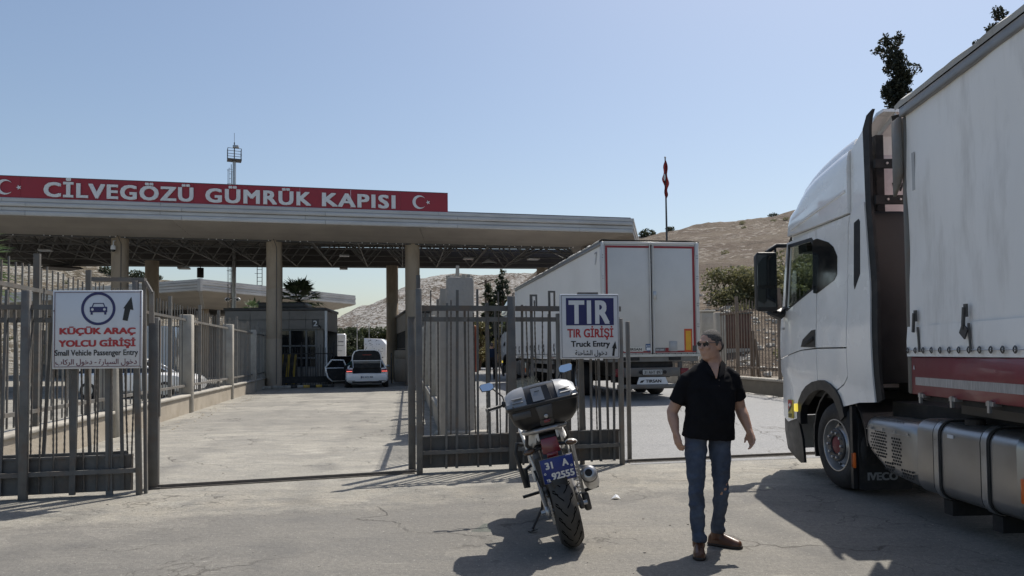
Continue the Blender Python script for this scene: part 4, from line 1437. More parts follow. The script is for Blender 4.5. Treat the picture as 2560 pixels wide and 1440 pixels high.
PT = 0.83 / 150
ts = thing('entry_sign', 'white TIR truck entry sign with blue block on the middle gate', 'sign', (1.07, 10.13, 0), R(8))
def tx(u_): return (u_ - 1478) * PT
def tz(v_): return 1.478 + (895 - v_) * PT
MB().b2((tx(1403), 0, tz(896)), (tx(1553), 0.075, tz(735.5))).build('panel', m_signwhite, ts, bevel=.016, seg=2)
edge_frame(ts, tx(1406), tx(1550), tz(893), tz(739), .006, -.001, mat('sign_border', (.1, .08, .09), .5))
MB().b2((tx(1417.5), -.004, tz(813)), (tx(1538.5), -.001, tz(745.5))).build('blue_block', m_signblue, ts)
lettering('lettering', 'TIR', tx(1424), tx(1528), tz(809.5), 59.5 * PT, m_letter, ts, y=-.006, bold=.04, space=1.18)
for s, u0, u1, vb, cap, m, bold in (('TIR GİRİŞİ', 1420, 1537, 843, 21.5, m_signred, .028), ('Truck Entry', 1429, 1528, 866, 14.5, m_signblack, .03),
                                    ('\ufe94\ufee8\ufea3\ufe8e\ufeb8\ufedf\ufe8d \ufedd\ufeee\ufea7\ufea9', 1439, 1520, 887, 12.5, m_signblack, .012)):
    lettering('lettering', s, tx(u0), tx(u1), tz(vb), cap * PT, m, ts, y=-.003, bold=bold)
arrow(ts, tx, tz, [(1533, 889), (1535.5, 870), (1532.5, 870), (1541.5, 853), (1545, 872), (1541, 871), (1538.5, 890)])
MB().b2((tx(1448), .01, tz(735.4)), (tx(1500), .06, tz(731))).build('top_strip', m_graylt, ts)
# ---------------------------------------------------------------- trucks
def skin(name, poly, holes, m, parent, bulge, side=0, width=2.5, thick=0.03, step=0.14):
    """sheet-metal panel from an outline in (y, z), cut into a grid and curved by bulge(y, z)"""
    bm = bmesh.new()
    es = []
    for lp in [poly] + list(holes):
        vs_ = [bm.verts.new((0, p[0], p[1])) for p in lp]
        for i in range(len(vs_)):
            es.append(bm.edges.new((vs_[i], vs_[(i + 1) % len(vs_)])))
    bmesh.ops.triangle_fill(bm, use_beauty=True, edges=es)
    ys, zs = [p[0] for p in poly], [p[1] for p in poly]
    for ax, lo, hi in ((1, min(ys), max(ys)), (2, min(zs), max(zs))):
        t = lo + step
        while t < hi:
            co, no = [0, 0, 0], [0, 0, 0]
            co[ax], no[ax] = t, 1
            bmesh.ops.bisect_plane(bm, geom=bm.verts[:] + bm.edges[:] + bm.faces[:], plane_co=co, plane_no=no, dist=1e-5)
            t += step
    def inside(y, z, lp):
        c = False
        for (a, b), (e, f) in zip(lp, lp[1:] + lp[:1]):
            if (b > z) != (f > z) and y < (e - a) * (z - b) / (f - b) + a: c = not c
        return c
    kill = [f for f in bm.faces if any(inside(f.calc_center_median().y, f.calc_center_median().z, h) for h in holes)]
    bmesh.ops.delete(bm, geom=kill, context='FACES')
    for v in bm.verts:
        v.co.x = bulge(v.co.y, v.co.z)
    bmesh.ops.recalc_face_normals(bm, faces=bm.faces)
    if bm.faces and sum(f.normal.x * f.calc_area() for f in bm.faces) > 0:
        bmesh.ops.reverse_faces(bm, faces=bm.faces)
    bmesh.ops.solidify(bm, geom=bm.faces[:], thickness=thick)
    if side:
        for v in bm.verts: v.co.x = width - v.co.x
    bmesh.ops.recalc_face_normals(bm, faces=bm.faces)
    me = bpy.data.meshes.new(name)
    bm.to_mesh(me)
    bm.free()
    me.materials.append(m)
    me.shade_smooth()
    me.set_sharp_from_angle(angle=R(30))
    return link(name, me, parent)


def wheel(parent, c, r=0.5, w=0.31, side=-1, rim_m=None, front=True, steer=0.0, detail=True):
    """truck wheel about the x axis; side -1 faces -x"""
    T = Matrix.Translation(c) @ Matrix.Rotation(steer, 4, 'Z') @ Matrix.Scale(-side, 4, (1, 0, 0))
    k = r / 0.5
    mb = MB(T)
    pr = [(.295, .02), (.33, 0.0), (.41, .005), (.465, .03), (.492, .07), (.5, .1), (.5, w - .1), (.492, w - .07), (.465, w - .03), (.41, w - .005), (.33, w), (.29, w - .02)]
    mb.lathe([(a * k, b) for a, b in pr], axis='x', n=40, cap=False)
    ty = mb.build('tyre', m_rubber, parent, smooth=True)
    for j in range(4):
        x = 0.09 + (w - .18) * (j + .5) / 4
        MB(T).lathe([(.5008 * k, x - .006), (.5012 * k, x), (.5008 * k, x + .006)], axis='x', n=40, cap=False).build('groove', m_blackmat, ty)
    mb = MB(T)
    if front:
        pr = [(.298, .03), (.296, .012), (.285, .012), (.278, .03), (.262, .11), (.235, .125), (.205, .06), (.185, .03), (.105, .03), (.10, .045), (.0, .045)]
    else:
        pr = [(.298, .03), (.296, .012), (.285, .012), (.275, .05), (.262, .17), (.2, .19), (.13, .19), (.12, .10), (.10, .06), (0, .06)]
    mb.lathe([(a * k, b) for a, b in pr], axis='x', n=36, cap=False)
    rim = mb.build('rim', rim_m or m_steel, parent, smooth=True)
    if front:
        MB(T).lathe([(.188 * k, .06), (.188 * k, .018), (.178 * k, .008), (.110 * k, .006), (.105 * k, .03), (0, .03)], axis='x', n=32).build('hub', m_darkmetal, rim, smooth=True)
    if detail:
        mb = MB(T)
        for q in range(10):
            a = 2 * math.pi * q / 10
            y, z = math.cos(a) * .145 * k, math.sin(a) * .145 * k
            mb.lathe([(.017, .012), (.016, -.014), (.011, -.018)], (0.0 if front else .16, y, z), axis='x', n=7)
        mb.build('wheel_nuts', m_steel, rim)
        mb = MB(T)
        for q in range(8):
            a = 2 * math.pi * (q + .5) / 8
            y, z = math.cos(a) * .243 * k, math.sin(a) * .243 * k
            mb.ell((.1165 if front else .178, y, z), (.012, .026, .02), 10, 6, rot=Matrix.Rotation(a, 3, 'X'))
        mb.build('hand_holes', m_blackmat, rim)
        mb = MB(T)
        mb.lathe([(.098 * k, .047), (.096 * k, .02), (.06 * k, .008), (0, .008)], axis='x', n=24)
        mb.build('hub_cap', mat('hub_red', (.16, .018, .028), .5, dirt=(.05, .03, .03)), rim, smooth=True)
    return ty


def cab_bulge(y, z):
    x = 0.0
    if z > 2.05: x += (z - 2.05) * 0.015
    if y > 0.95: x += ((y - 0.95) / 0.65) ** 2.4 * 0.06
    if z < 1.25: x += (1.25 - z) * 0.02
    x += -0.018 * math.sin(max(0, min(1, (z - 1.0) / 1.1)) * math.pi)
    return x + 0.02


DOOR = [(1.255, 2.955), (1.49, 2.126), (1.556, 1.97), (1.6, 1.72), (1.59, 1.447), (0.8, 1.565), (0.392, 1.586), (0.392, 2.985)]
WIN = [(1.15, 2.885), (1.285, 2.125), (1.20, 2.105), (0.5, 2.30), (0.47, 2.36), (0.47, 2.82), (0.53, 2.87)]
BACKP = [(0.370, 2.985), (0.370, 1.588), (-0.340, 1.588), (-0.395, 2.90), (-0.435, 3.01)]
LOWF = [(1.585, 1.432), (1.598, 1.28), (1.50, 1.20), (1.585, 0.96), (1.60, 0.68), (1.36, 0.63), (1.03, 0.70), (0.99, 0.82), (0.93, 0.93), (0.82, 1.04), (0.684, 1.12), (0.52, 1.175), (0.388, 1.20), (0.388, 1.57), (0.8, 1.552)]
LOWR = [(0.376, 1.572), (0.376, 1.205), (0.197, 1.21), (0.05, 1.175), (-0.08, 1.115), (-0.26, 1.19), (-0.345, 1.27), (-0.345, 1.572)]
FAIR = [(-0.455, 3.01), (-0.41, 2.90), (-0.355, 1.60), (-0.357, 1.262), (-0.265, 1.175), (-0.09, 1.103), (-0.15, 1.04), (-0.205, 0.935), (-0.55, 1.0), (-0.875, 1.024), (-0.85, 1.8), (-0.83, 2.27), (-0.735, 3.085), (-0.46, 3.03)]
UPF = [(-0.415, 3.045), (-0.415, 3.70), (-0.69, 3.87), (-0.738, 3.095)]


def make_tractor(label, loc, rz, near=True):
    t = thing('truck_tractor', label, 'truck', loc, rz)
    for sd in (0, 1):
        if not near and sd: break
        d = skin('door', DOOR, [WIN], m_white, t, cab_bulge, sd)
        skin('door_glass', WIN, [], m_glass, d, lambda y, z: cab_bulge(y, z) + .022, sd, thick=.006)
        fr = [(p[0] + (p[0] - .85) * (.17 if p[0] > .85 else .10), p[1] + (p[1] - 2.45) * .10) for p in WIN]
        skin('window_rubber', fr, [WIN], m_black, d, lambda y, z: cab_bulge(y, z) - .004, sd, thick=.012)
        skin('cab_panel', BACKP, [], m_white, t, cab_bulge, sd)
        skin('quarter_window', [(0.40, 2.875), (0.33, 2.872), (0.06, 2.79), (-0.06, 2.72), (-0.15, 2.6), (-0.14, 2.40), (-0.07, 2.34), (0.36, 2.225), (0.46, 2.24), (0.462, 2.87)], [], m_darkglass, t, lambda y, z: cab_bulge(y, z) - .006, sd, thick=.008)
        skin('front_wing', LOWF, [], m_white, t, cab_bulge, sd)
        skin('step_panel', LOWR, [], m_white, t, cab_bulge, sd)
        skin('side_fairing', FAIR, [], m_white, t, cab_bulge, sd)
        skin('upper_fairing', UPF, [], m_white, t, lambda y, z: cab_bulge(y, z) + .03, sd)
        skin('air_slit', [(-0.535, 2.905), (-0.63, 2.93), (-0.655, 2.90), (-0.645, 2.35), (-0.53, 2.20), (-0.515, 2.25)], [], m_blackmat, t, lambda y, z: cab_bulge(y, z) - .005, sd, thick=.008)
        skin('rubber_edge', [(-0.74, 3.09), (-0.70, 3.86), (-0.78, 3.98), (-0.90, 4.01), (-0.86, 3.95), (-0.83, 3.85), (-0.845, 3.10), (-0.95, 2.27), (-0.98, 1.2), (-0.99, 1.06), (-0.90, 1.02), (-0.88, 1.03), (-0.855, 1.8), (-0.835, 2.27)], [], m_blackmat, t, lambda y, z: cab_bulge(y, z) + .015, sd)
        arch_o = [(.99, .70), (.985, .83), (.925, .935), (.815, 1.045), (.68, 1.122), (.5, 1.18), (.3, 1.205), (.17, 1.205), (.05, 1.172), (-.08, 1.11), (-.15, 1.04), (-.21, .93), (-.25, .83)]
        arch_i = [(p[0] + (.36 - p[0]) * .16, p[1] - .11 if p[1] > 1 else p[1] - .06) for p in arch_o][::-1]
        skin('wheel_arch_trim', arch_o + arch_i, [], m_black, t, lambda y, z: cab_bulge(y, z) - .022, sd, thick=.09)
        # bumper end, black
        skin('bumper_end', [(1.595, .672), (1.36, .622), (1.035, .69), (0.93, .45), (0.90, .16), (1.0, .145), (1.30, .22), (1.48, .27), (1.62, .50)], [], m_black, t, lambda y, z: cab_bulge(y, z) + .01, sd)
        # handle recess, lamp, mirror
        s = 1 if sd == 0 else -1
        X = lambda x: x if sd == 0 else 2.5 - x
        hd = skin('handle', [(0.80, 1.60), (0.74, 1.69), (0.50, 1.795), (0.40, 1.80), (0.40, 1.59)], [], m_black, d, lambda y, z: cab_bulge(y, z) - .006, sd, thick=.01)
        mb = MB(); mb.beam((X(0.0), .44, 1.70), (X(0.0), .66, 1.64), .03, .05); mb.build('grip', m_blackmat, hd, bevel=.006)
        mb = MB(); mb.b2((X(-.03), .945, .79), (X(.02), .99, .89)); mb.build('side_lamp', m_yellowlamp, t, bevel=.008)
        mb = MB()
        mb.loft([[(X(-.13 + a), 1.34 - abs(a) * .1, 2.10), (X(-.13 + a), 1.22, 2.06), (X(-.13 + a), 1.20, 2.84), (X(-.13 + a), 1.33, 2.80)] for a in (.02, -.05, -.2, -.25)])
        mi = mb.build('mirror', m_black, t, bevel=.03, seg=3)
        MB().b2((X(-.375), 1.193, 2.40), (X(-.135), 1.201, 2.80)).build('mirror_glass', m_darkglass, mi)
        MB().b2((X(-.375), 1.205, 2.12), (X(-.135), 1.213, 2.36)).build('mirror_glass', m_darkglass, mi)
        MB().tube([(X(.12), 1.28, 2.93), (X(-.08), 1.30, 2.93), (X(-.22), 1.28, 2.84)], .03, 8).build('arm', m_black, mi, smooth=True)
        MB().tube([(X(.12), 1.42, 2.12), (X(-.05), 1.36, 2.02), (X(-.2), 1.28, 2.06)], [.05, .07, .04], 8).build('arm', m_black, mi, smooth=True)
        MB().b2((X(-.10), 1.30, 2.10), (X(-.08), 1.34, 2.9)).build('arm', m_black, mi)
    # roof fairing in one rounded body
    prof = [(1.235, 3.035), (1.205, 3.20), (1.14, 3.31), (1.03, 3.36), (0.966, 3.375), (0.90, 3.43), (0.817, 3.485), (0.62, 3.58), (0.40, 3.65), (0.1, 3.70), (-0.20, 3.745), (-0.40, 3.76), (-0.40, 3.035)]
    mb = MB()
    rings = []
    for x, kz, dy in ((0.03, .66, -.03), (0.04, .83, -.01), (.055, .92, 0), (.10, .975, 0.01), (.20, 1.0, 0.025), (.6, 1.02, .05), (1.25, 1.03, .06), (1.9, 1.02, .05), (2.30, 1.0, .025), (2.40, .975, 0.01), (2.445, .92, 0), (2.46, .83, -.01), (2.47, .66, -.03)):
        rings.append([(x, p[0] + dy * (1 if p[0] > .5 else max(0, p[0]) * 2), 3.035 + (p[1] - 3.035) * kz) for p in prof])
    mb.loft(rings)
    mb.build('roof_fairing', m_white, t, smooth=True)
    dome = [(1.0, 3.40), (0.93, 3.52), (0.83, 3.60), (0.62, 3.69), (0.38, 3.755), (0.1, 3.805), (-0.15, 3.84), (-0.395, 3.86), (-0.395, 3.3), (0.9, 3.3)]
    mb = MB()
    mb.loft([[(x, p[0] + dy, 3.3 + (p[1] - 3.3) * kz) for p in dome] for x, kz, dy in ((.10, .70, -.06), (.11, .88, -.03), (.14, .97, -.01), (.22, 1.0, 0), (1.25, 1.04, .02), (2.28, 1.0, 0), (2.36, .97, -.01), (2.39, .88, -.03), (2.40, .70, -.06))])
    mb.build('roof_dome', m_white, t, smooth=True)
    for x in (.022, 2.478):
        skin('roof_side_crease', [(1.12, 3.12), (.4, 3.22), (-.36, 3.30), (-.36, 3.27), (.4, 3.185), (1.10, 3.09)], [], m_white, t, lambda y, z, x=x: x if x < 1 else x - .01, 0, thick=.01)
    mb = MB()
    mb.loft([[(x, -.38, 3.60), (x, -.52, 3.86), (x, -.80, 4.0), (x, -.93, 4.0), (x, -.93, 3.97), (x, -.80, 3.965), (x, -.54, 3.83), (x, -.41, 3.59)] for x in (.16, 2.34)])
    mb.build('roof_deflector', m_white, t)
    for k in range(5): MB().beam((.3 + k * .48, -.5, 3.80), (.3 + k * .48, -.91, 3.95), .02, .05).build('deflector_rib', m_signwhite, t)
    # cab body: floor, back wall, roof lining, front
    m_cabback = mat('cab_back_red_reflection_%d' % len(bpy.data.materials), (.74, .64, .62), .3, coat=.5, dirt=(.5, .40, .38), damt=.5, dscale=1.2)  # white cab back; the pink tint is a red reflection put into the colour
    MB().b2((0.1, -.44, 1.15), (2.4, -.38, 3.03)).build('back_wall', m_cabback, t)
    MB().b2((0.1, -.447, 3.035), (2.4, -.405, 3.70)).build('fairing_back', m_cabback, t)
    MB().b2((0.1, -.45, 2.985), (2.4, -.441, 3.005)).build('back_seam', m_blackmat, t)
    MB().b2((0.1, -.37, 1.0), (2.4, 1.4, 1.1)).build('floor', m_blackmat, t)
    MB().b2((0.09, -.37, 2.985), (2.41, 1.2, 3.03)).build('roof_panel', m_white, t)
    fx = lambda x: 0.17 * (abs(x - 1.25) / 1.25) ** 4
    def front_strip(name, pts, m, th=.03):
        rings = []
        for k in range(13):
            x = 0.14 + 2.22 * k / 12
            rings.append([(x, y - fx(x) + .05, z) for y, z in pts] + [(x, y - fx(x) + .05 - th, z) for y, z in pts[::-1]])
        return MB().loft(rings).build(name, m, t, smooth=True)
    front_strip('windscreen', [(1.30, 2.93), (1.50, 2.12)], m_glass, .006)
    front_strip('front_panel', [(1.51, 2.10), (1.57, 1.95), (1.615, 1.6), (1.61, 1.3)], m_white)
    front_strip('grille', [(1.60, 1.29), (1.58, 1.1), (1.60, .7)], m_black)
    front_strip('bumper', [(1.61, .69), (1.64, .5), (1.5, .27)], m_white)
    front_strip('header', [(1.25, 3.03), (1.30, 2.94)], m_white)
    front_strip('sun_visor', [(1.32, 3.16), (1.50, 2.98)], m_black, .012)
    # inside: seats, wheel, dashboard
    for x in (.35, 1.55):
        MB().b2((x, -.1, 1.2), (x + .55, .45, 1.75)).build('seat', m_blackmat, t, bevel=.05)
        MB().loft([[(x, -.2, 1.7), (x + .55, -.2, 1.7), (x + .55, -.08, 1.7), (x, -.08, 1.7)], [(x + .12, -.33, 2.45), (x + .43, -.33, 2.45), (x + .43, -.23, 2.45), (x + .12, -.23, 2.45)]]).build('seat_back', m_blackmat, t, bevel=.03)
    MB().b2((0.12, .95, 1.75), (2.38, 1.40, 2.06)).build('dashboard', m_black, t, bevel=.05)
    MB().lathe([(.2, -.012), (.215, 0), (.2, .012)], (.65, .78, 2.08), axis='y', n=20, closed=True).build('steering_wheel', m_black, t)
    MB().b2((0.15, .9, 2.80), (2.35, 1.15, 2.98)).build('header_shelf', m_blackmat, t)
    # chassis, under-cab, mudguards
    for x in (.78, 1.72):
        MB().b2((x - .04, -5.6, .72), (x + .04, 1.2, 1.0)).build('chassis_beam', m_blackmat, t)
    MB().b2((.55, -.6, .45), (1.95, 1.1, .99)).build('engine', m_blackmat, t)
    MB().b2((.3, -4.4, .75), (.7, -.7, 1.02)).build('chassis_box', m_blackmat, t)
    mb = MB()
    arc = [(.62 * math.cos(a), .5 + .62 * math.sin(a)) for a in [R(-20) + R(195) * k / 12 for k in range(13)]]
    for x0, x1 in ((.06, .5), (2.0, 2.44)):
        mb = MB()
        mb.loft([[(x, y, z) for y, z in arc] + [(x, y * 1.04, .5 + (z - .5) * 1.04) for y, z in arc[::-1]] for x in (x0, x1)])
        mb.build('mudguard', m_black, t)
    for sd in (-1, 1):
        cx_ = 0.015 if sd < 0 else 2.485
        wheel(t, (cx_, 0.0, .49), .49, .31, sd, steer=R(2) if near else 0, detail=near or sd < 0)
        for dx in (0.02, .37):
            wheel(t, (dx if sd < 0 else 2.5 - dx, -3.75, .5), .5, .3, sd, front=False, detail=near and dx < .1)
    MB().tube([(.3, 0, .5), (2.2, 0, .5)], .07, 8).build('axle', m_blackmat, t)
    MB().tube([(.3, -3.75, .5), (2.2, -3.75, .5)], .12, 8).build('axle', m_blackmat, t)
    # mudflap with lettering
    fl = MB().b2((.06, -.46, .07), (.62, -.44, .78)).build('mudflap', m_blackmat, t)
    MB().b2((-.0, -.45, .30), (.03, -.40, .46)).build('marker_lamp', m_orange, t, bevel=.006)
    MB().b2((0.0, -.44, .02 + .06), (.05, -.39, .95)).build('mudflap_bracket', m_black, t)
    # silencer box with perforated heat shield
    def rsec(y, x0, x1, z0, z1, r_, n=5):
        pts = []
        for cx_, cz_, a0 in ((x1 - r_, z1 - r_, 0), (x0 + r_, z1 - r_, 90), (x0 + r_, z0 + r_, 180), (x1 - r_, z0 + r_, 270)):
            for k in range(n + 1):
                a = R(a0 + 90 * k / n)
                pts.append((cx_ + r_ * math.cos(a), y, cz_ + r_ * math.sin(a)))
        return pts
    mb = MB()
    mb.loft([rsec(-.62, .12, .6, .60, .82, .08), rsec(-.66, .05, .64, .53, .86, .1), rsec(-.75, .03, .66, .47, .87, .11), rsec(-1.05, .02, .66, .33, .88, .11), rsec(-1.5, .02, .66, .29, .88, .11), rsec(-1.56, .05, .6, .32, .85, .1)])
    si = mb.build('silencer', m_alu, t, smooth=True)
    mb = MB()
    def hole(y, z, x=None, s_=(.015, .0095)):
        lo = .47 if y > -.76 else max(.33, .47 - (-y - .75) * .47)
        x = .018
        mb.add([(x, y - s_[0], z - s_[1]), (x, y + s_[0], z - s_[1]), (x, y + s_[0], z + s_[1]), (x, y - s_[0], z + s_[1])], [(0, 1, 2, 3)])
    for y0, nx_, z0, nz_ in ((-.88, 5, .50, 9), (-1.18, 4, .46, 9), (-.79, 2, .56, 6), (-1.34, 5, .36, 3), (-1.05, 4, .39, 3)):
        for j in range(nz_):
            for i in range(nx_):
                hole(y0 - i * .042 - (.02 if j % 2 else 0), z0 + j * .03)
    for i in range(5):
        for yy in (-.85, -1.1):
            for j in range(2):
                a = .06 + j * .06
                y = yy - i * .05
                z = .8785 if a > .1 else .86
                mb.add([(a - .012, y - .012, z + .004), (a + .012, y - .012, z + .004), (a + .012, y + .012, z + .004), (a - .012, y + .012, z + .004)], [(0, 1, 2, 3)])
    mb.build('perforation', m_blackmat, si)
    mb = MB()
    for y in (-.8, -1.02, -1.24, -1.46):
        mb.box((.016, y, .765), (.02, .02, .02))
    mb.b2((.012, -1.5, .745), (.022, -.7, .75))
    mb.build('shield_seam', m_steel, si)
    # fuel tank with straps
    mb = MB()
    mb.loft([rsec(-1.585, .05, .60, .29, .90, .1), rsec(-1.60, .02, .64, .265, .925, .12), rsec(-2.86, .02, .64, .265, .925, .12), rsec(-2.90, .06, .60, .30, .89, .1)])
    tk = mb.build('fuel_tank', m_alu, t, smooth=True)
    for y in (-1.90, -2.52):
        mb = MB(); mb.loft([rsec(y - .055, .010, .65, .255, .935, .125), rsec(y + .055, .010, .65, .255, .935, .125)]); mb.build('strap_rubber', m_blackmat, tk, smooth=True)
        mb = MB(); mb.loft([rsec(y - .032, .003, .657, .248, .942, .13), rsec(y + .032, .003, .657, .248, .942, .13)]); mb.build('strap', m_steel, tk, smooth=True)
        mb = MB(); mb.b2((.1, y - .06, .12), (.75, y + .06, .247)); mb.build('bracket', m_blackmat, t)
    MB().lathe([(.075, .92), (.075, .965), (.06, .975)], (.16, -2.2, 0), n=18).build('filler_cap', m_blackmat, tk)
    MB().b2((.012, -2.13, .80), (.018, -2.05, .83)).build('label_plate', m_signwhite, tk)
    MB().b2((-.004, -2.97, .42), (.03, -2.92, .60)).build('marker_lamp', m_orange, t, bevel=.006)
    MB().b2((.05, -3.12, .3), (.6, -2.95, .9)).build('battery_box', m_blackmat, t, bevel=.02)
    # air intake and lines behind the cab
    MB().b2((.12, -.72, 1.2), (.50, -.46, 3.0)).build('air_intake', m_black, t, bevel=.04, seg=2)
    MB().b2((.51, -.62, 1.1), (2.3, -.46, 1.75)).build('rear_rack', m_blackmat, t)
    for z in (3.08, 3.45):
        br = MB().b2((.08, -.90, z - .045), (.62, -.86, z + .045)).build('fairing_bracket', m_blackmat, t)
        mb = MB()
        for k in range(4): mb.lathe([(.014, -.90), (.012, -.912)], (.2 + k * .13, 0, z), axis='y', n=8)
        mb.build('bolt', m_steel, br)
    MB().beam((.40, -.88, 3.48), (.28, -.95, 3.93), .07, .05).build('strut', m_blackmat, t)
    MB().b2((.2, -.70, 2.6), (.28, -.60, 3.80)).build('fairing_frame', m_blackmat, t)
    return t


tr = make_tractor('white lorry tractor with dark mirror and silver fuel tank, nearest the camera', (3.60, 8.36, 0), R(2))
lettering('lettering', 'IVECO', 0, .33, 0, .085, mat('embossed_grey', (.26, .26, .26), .5), tr, loc=(.14, -.463, .17), bold=.05)
RY = (0, 0, R(-90))
st = MB().b2((.012, 1.135, .69), (.03, 1.265, .925)).build('warning_sticker', mat('sticker_yellow', (.62, .50, .10), .5), tr)
def on_side(y, z, x): return (x, y, z)
MB().prism([(1.26, .92), (1.14, .92), (1.14, .87), (1.26, .80)], 'x', .0115, .010).build('sticker_print', m_signred, st)
MB().prism([(1.25, .80), (1.20, .83), (1.15, .87), (1.15, .84), (1.20, .79), (1.25, .76)], 'x', .0095, .0085).build('sticker_print', m_signblack, st)
MB().prism([(1.245, .86), (1.19, .885), (1.17, .85), (1.22, .83)], 'x', .0095, .0085).build('sticker_print', m_letter, st)
lettering('lettering', 'ANGLES', 0, .11, 0, .022, m_signblack, st, loc=(.008, 1.255, .725), rot=RY, bold=.04)
lettering('lettering', 'MORTS', 0, .10, 0, .020, m_signblack, st, loc=(.008, 1.25, .70), rot=RY, bold=.04)
lettering('lettering', 'S-WAY', 0, .11, 0, .03, m_signblack, tr, loc=(.026, 1.45, 1.83), rot=RY, bold=.03)
for y, z in ((.80, 2.955), (.72, 2.965), (.64, 2.97)):
    MB().lathe([(.014, 0.042), (.014, .052)], (0, y, z), axis='x', n=8).build('roof_bolt', m_blackmat, tr)


# ---------------------------------------------------------------- curtain-side trailers
m_tarpfar = mat('cleaner_tarpaulin', (0.78, 0.765, 0.74), 0.5, var=0.04, scale=.5, bump=0.05, bscale=1.2, dirt=(0.55, 0.53, 0.5), damt=0.35, dscale=.35)


def make_trailer(label, loc, rz, zf, zt, ztop, board_m, near):
    """zf floor, zt curtain foot, ztop roof edge; front-left corner at the origin, tail at y = -13.6"""
    t = thing('semi_trailer', label, 'trailer', loc, rz)
    L_, W_ = 13.6, 2.55
    seg = 40
    for sd in (0, 1):
        mb = MB()
        rows = 16 if near else 10
        vs_, fs_ = [], []
        for j in range(rows + 1):
            z = zt + (ztop - .09 - zt) * j / rows
            for i in range(seg + 1):
                y = -.03 - (L_ - .13) * (i / seg) ** 1.25
                d = (0.02 if near else .008) * fbm(y * 1.3, z * .9, 4 + sd) + (.006 if near else 0) * fbm(y * 5, z * 1.2, 7) + (0.006 if near else 0) * math.sin(y * 9) * (1 - j / rows) ** 2
                vs_.append((d if sd == 0 else W_ - d, y, z))
        w_ = seg + 1
        for j in range(rows):
            for i in range(seg): fs_.append((j * w_ + i, j * w_ + i + 1, (j + 1) * w_ + i + 1, (j + 1) * w_ + i))
        cu = mb.add(vs_, fs_).build('side_curtain', m_tarp if near else m_tarpfar, t, smooth=True)
        s = -1 if sd == 0 else 1
        X = 0 if sd == 0 else W_
        MB().b2((X + s * .035, -.02, ztop - .10), (X - s * .05, -L_ + .02, ztop - .012)).build('top_rail', mat('rail_grey_%d%d' % (near, sd), (.26, .26, .265), .45, metal=.4, dirt=(.18, .17, .16)), t, bevel=.01)
        # lower flap with eyelets and buckles
        mb = MB()
        vs_, fs_ = [], []
        for i in range(seg * 2 + 1):
            y = -.02 - (L_ - .1) * (i / (seg * 2)) ** 1.2
            for j, z in enumerate((zt + .27, zt + .14, zt)):
                d = s * (.014 + .006 * math.sin(y * 21 + j) + .008 * fbm(y * 2, z, 9) + (.006 if j == 1 else 0))
                vs_.append((X + d, y, z))
        for i in range(seg * 2):
            for j in range(2): fs_.append((i * 3 + j, i * 3 + j + 1, i * 3 + j + 4, i * 3 + j + 3))
        flp = mb.add(vs_, fs_).build('curtain_flap', m_tarp, t, smooth=True)
        if sd == 0:
            eye = MB().lathe([(.030, 0.0), (.018, -.008), (.018, .002)], axis='x', n=10, closed=True).mesh('eyelet', m_darkmetal)
            for k in range(30 if near else 60):
                link('eyelet', eye, flp, loc=(X - .034, -.06 - k * (.152 if near else .22), zt + .055))
            mb = MB()
            mb.tube([(X - .034, -.03, zt + .055), (X - .034, -8 if near else -13.4, zt + .055)], .004, 5)
            mb.build('lacing_cable', m_steel, flp)
        for k in range(16):
            y = -.24 - k * .86
            if y < -L_ + .2 or (near and sd): break
            if near and k > 4: break
            bk = MB()
            x = X + s * .035
            bk.box((x, y, zt + .36), (.016, .04, .10))
            bk.box((x + s * .012, y + .015, zt + .30), (.018, .026, .17), rot=Matrix.Rotation(R(8), 3, 'X'))
            bk.box((x, y - .045, zt + .15), (.010, .022, .22), rot=Matrix.Rotation(R(-5), 3, 'X'))
            if k % 2: bk.box((x + s * .01, y + .02, zt + .2), (.012, .09, .09), rot=Matrix.Rotation(R(35), 3, 'X'))
            bk.build('buckle', m_darkmetal, t)
        # side boards under the curtain
        nb = 4
        for k in range(nb):
            y0, y1 = -.04 - (L_ - .1) * k / nb, -.04 - (L_ - .1) * (k + 1) / nb + .02
            bd = MB().b2((X + s * .004, y0, zf), (X - s * .03, y1, zt - .004)).build('side_board', board_m, t, bevel=.006)
            if near and sd == 0:
                MB().b2((X - .003, y0 - .1, zf + .085), (X - .008, y1 + .1, zf + .155)).build('reflective_tape', mat('silver_tape', (.42, .42, .43), .35, metal=.5, var=.35, scale=30, stretch=(1, 6, .3)), bd)
                for q in range(4):
                    y = y0 - .22 - q * .55
                    mb = MB(); mb.b2((X - .02, y - .05, zf - .02), (X + .04, y + .05, zf + .012)); mb.b2((X - .03, y - .015, zf - .07), (X - .01, y + .015, zf + .02)); mb.build('tarp_hook', m_steel, bd)
    # roof sheet with a rolled, uneven edge
    mb = MB()
    vs_, fs_ = [], []
    nr = 70
    for i in range(nr + 1):
        y = .04 - (L_ + .02) * (i / nr) ** 1.3
        b = .02 * fbm(y * 1.7, 0, 2.2) + .02 * abs(fbm(y * 4, 1, 5.5))
        for x, z in ((-.045, ztop - .015), (-.05, ztop + .02 + b), (.02, ztop + .065 + b * 1.4), (.3, ztop + .05), (W_ - .3, ztop + .05), (W_ + .03, ztop + .03), (W_ + .04, ztop - .01)):
            vs_.append((x, y, z))
    for i in range(nr):
        for j in range(6): fs_.append((i * 7 + j, i * 7 + j + 1, i * 7 + j + 8, i * 7 + j + 7))
    mb.add(vs_, fs_).build('roof_sheet', mat('roof_canvas_%d' % near, (.42, .41, .385), .7, var=.1, bump=.5, bscale=9, dirt=(.2, .19, .17), damt=.7, dscale=3), t, smooth=True)
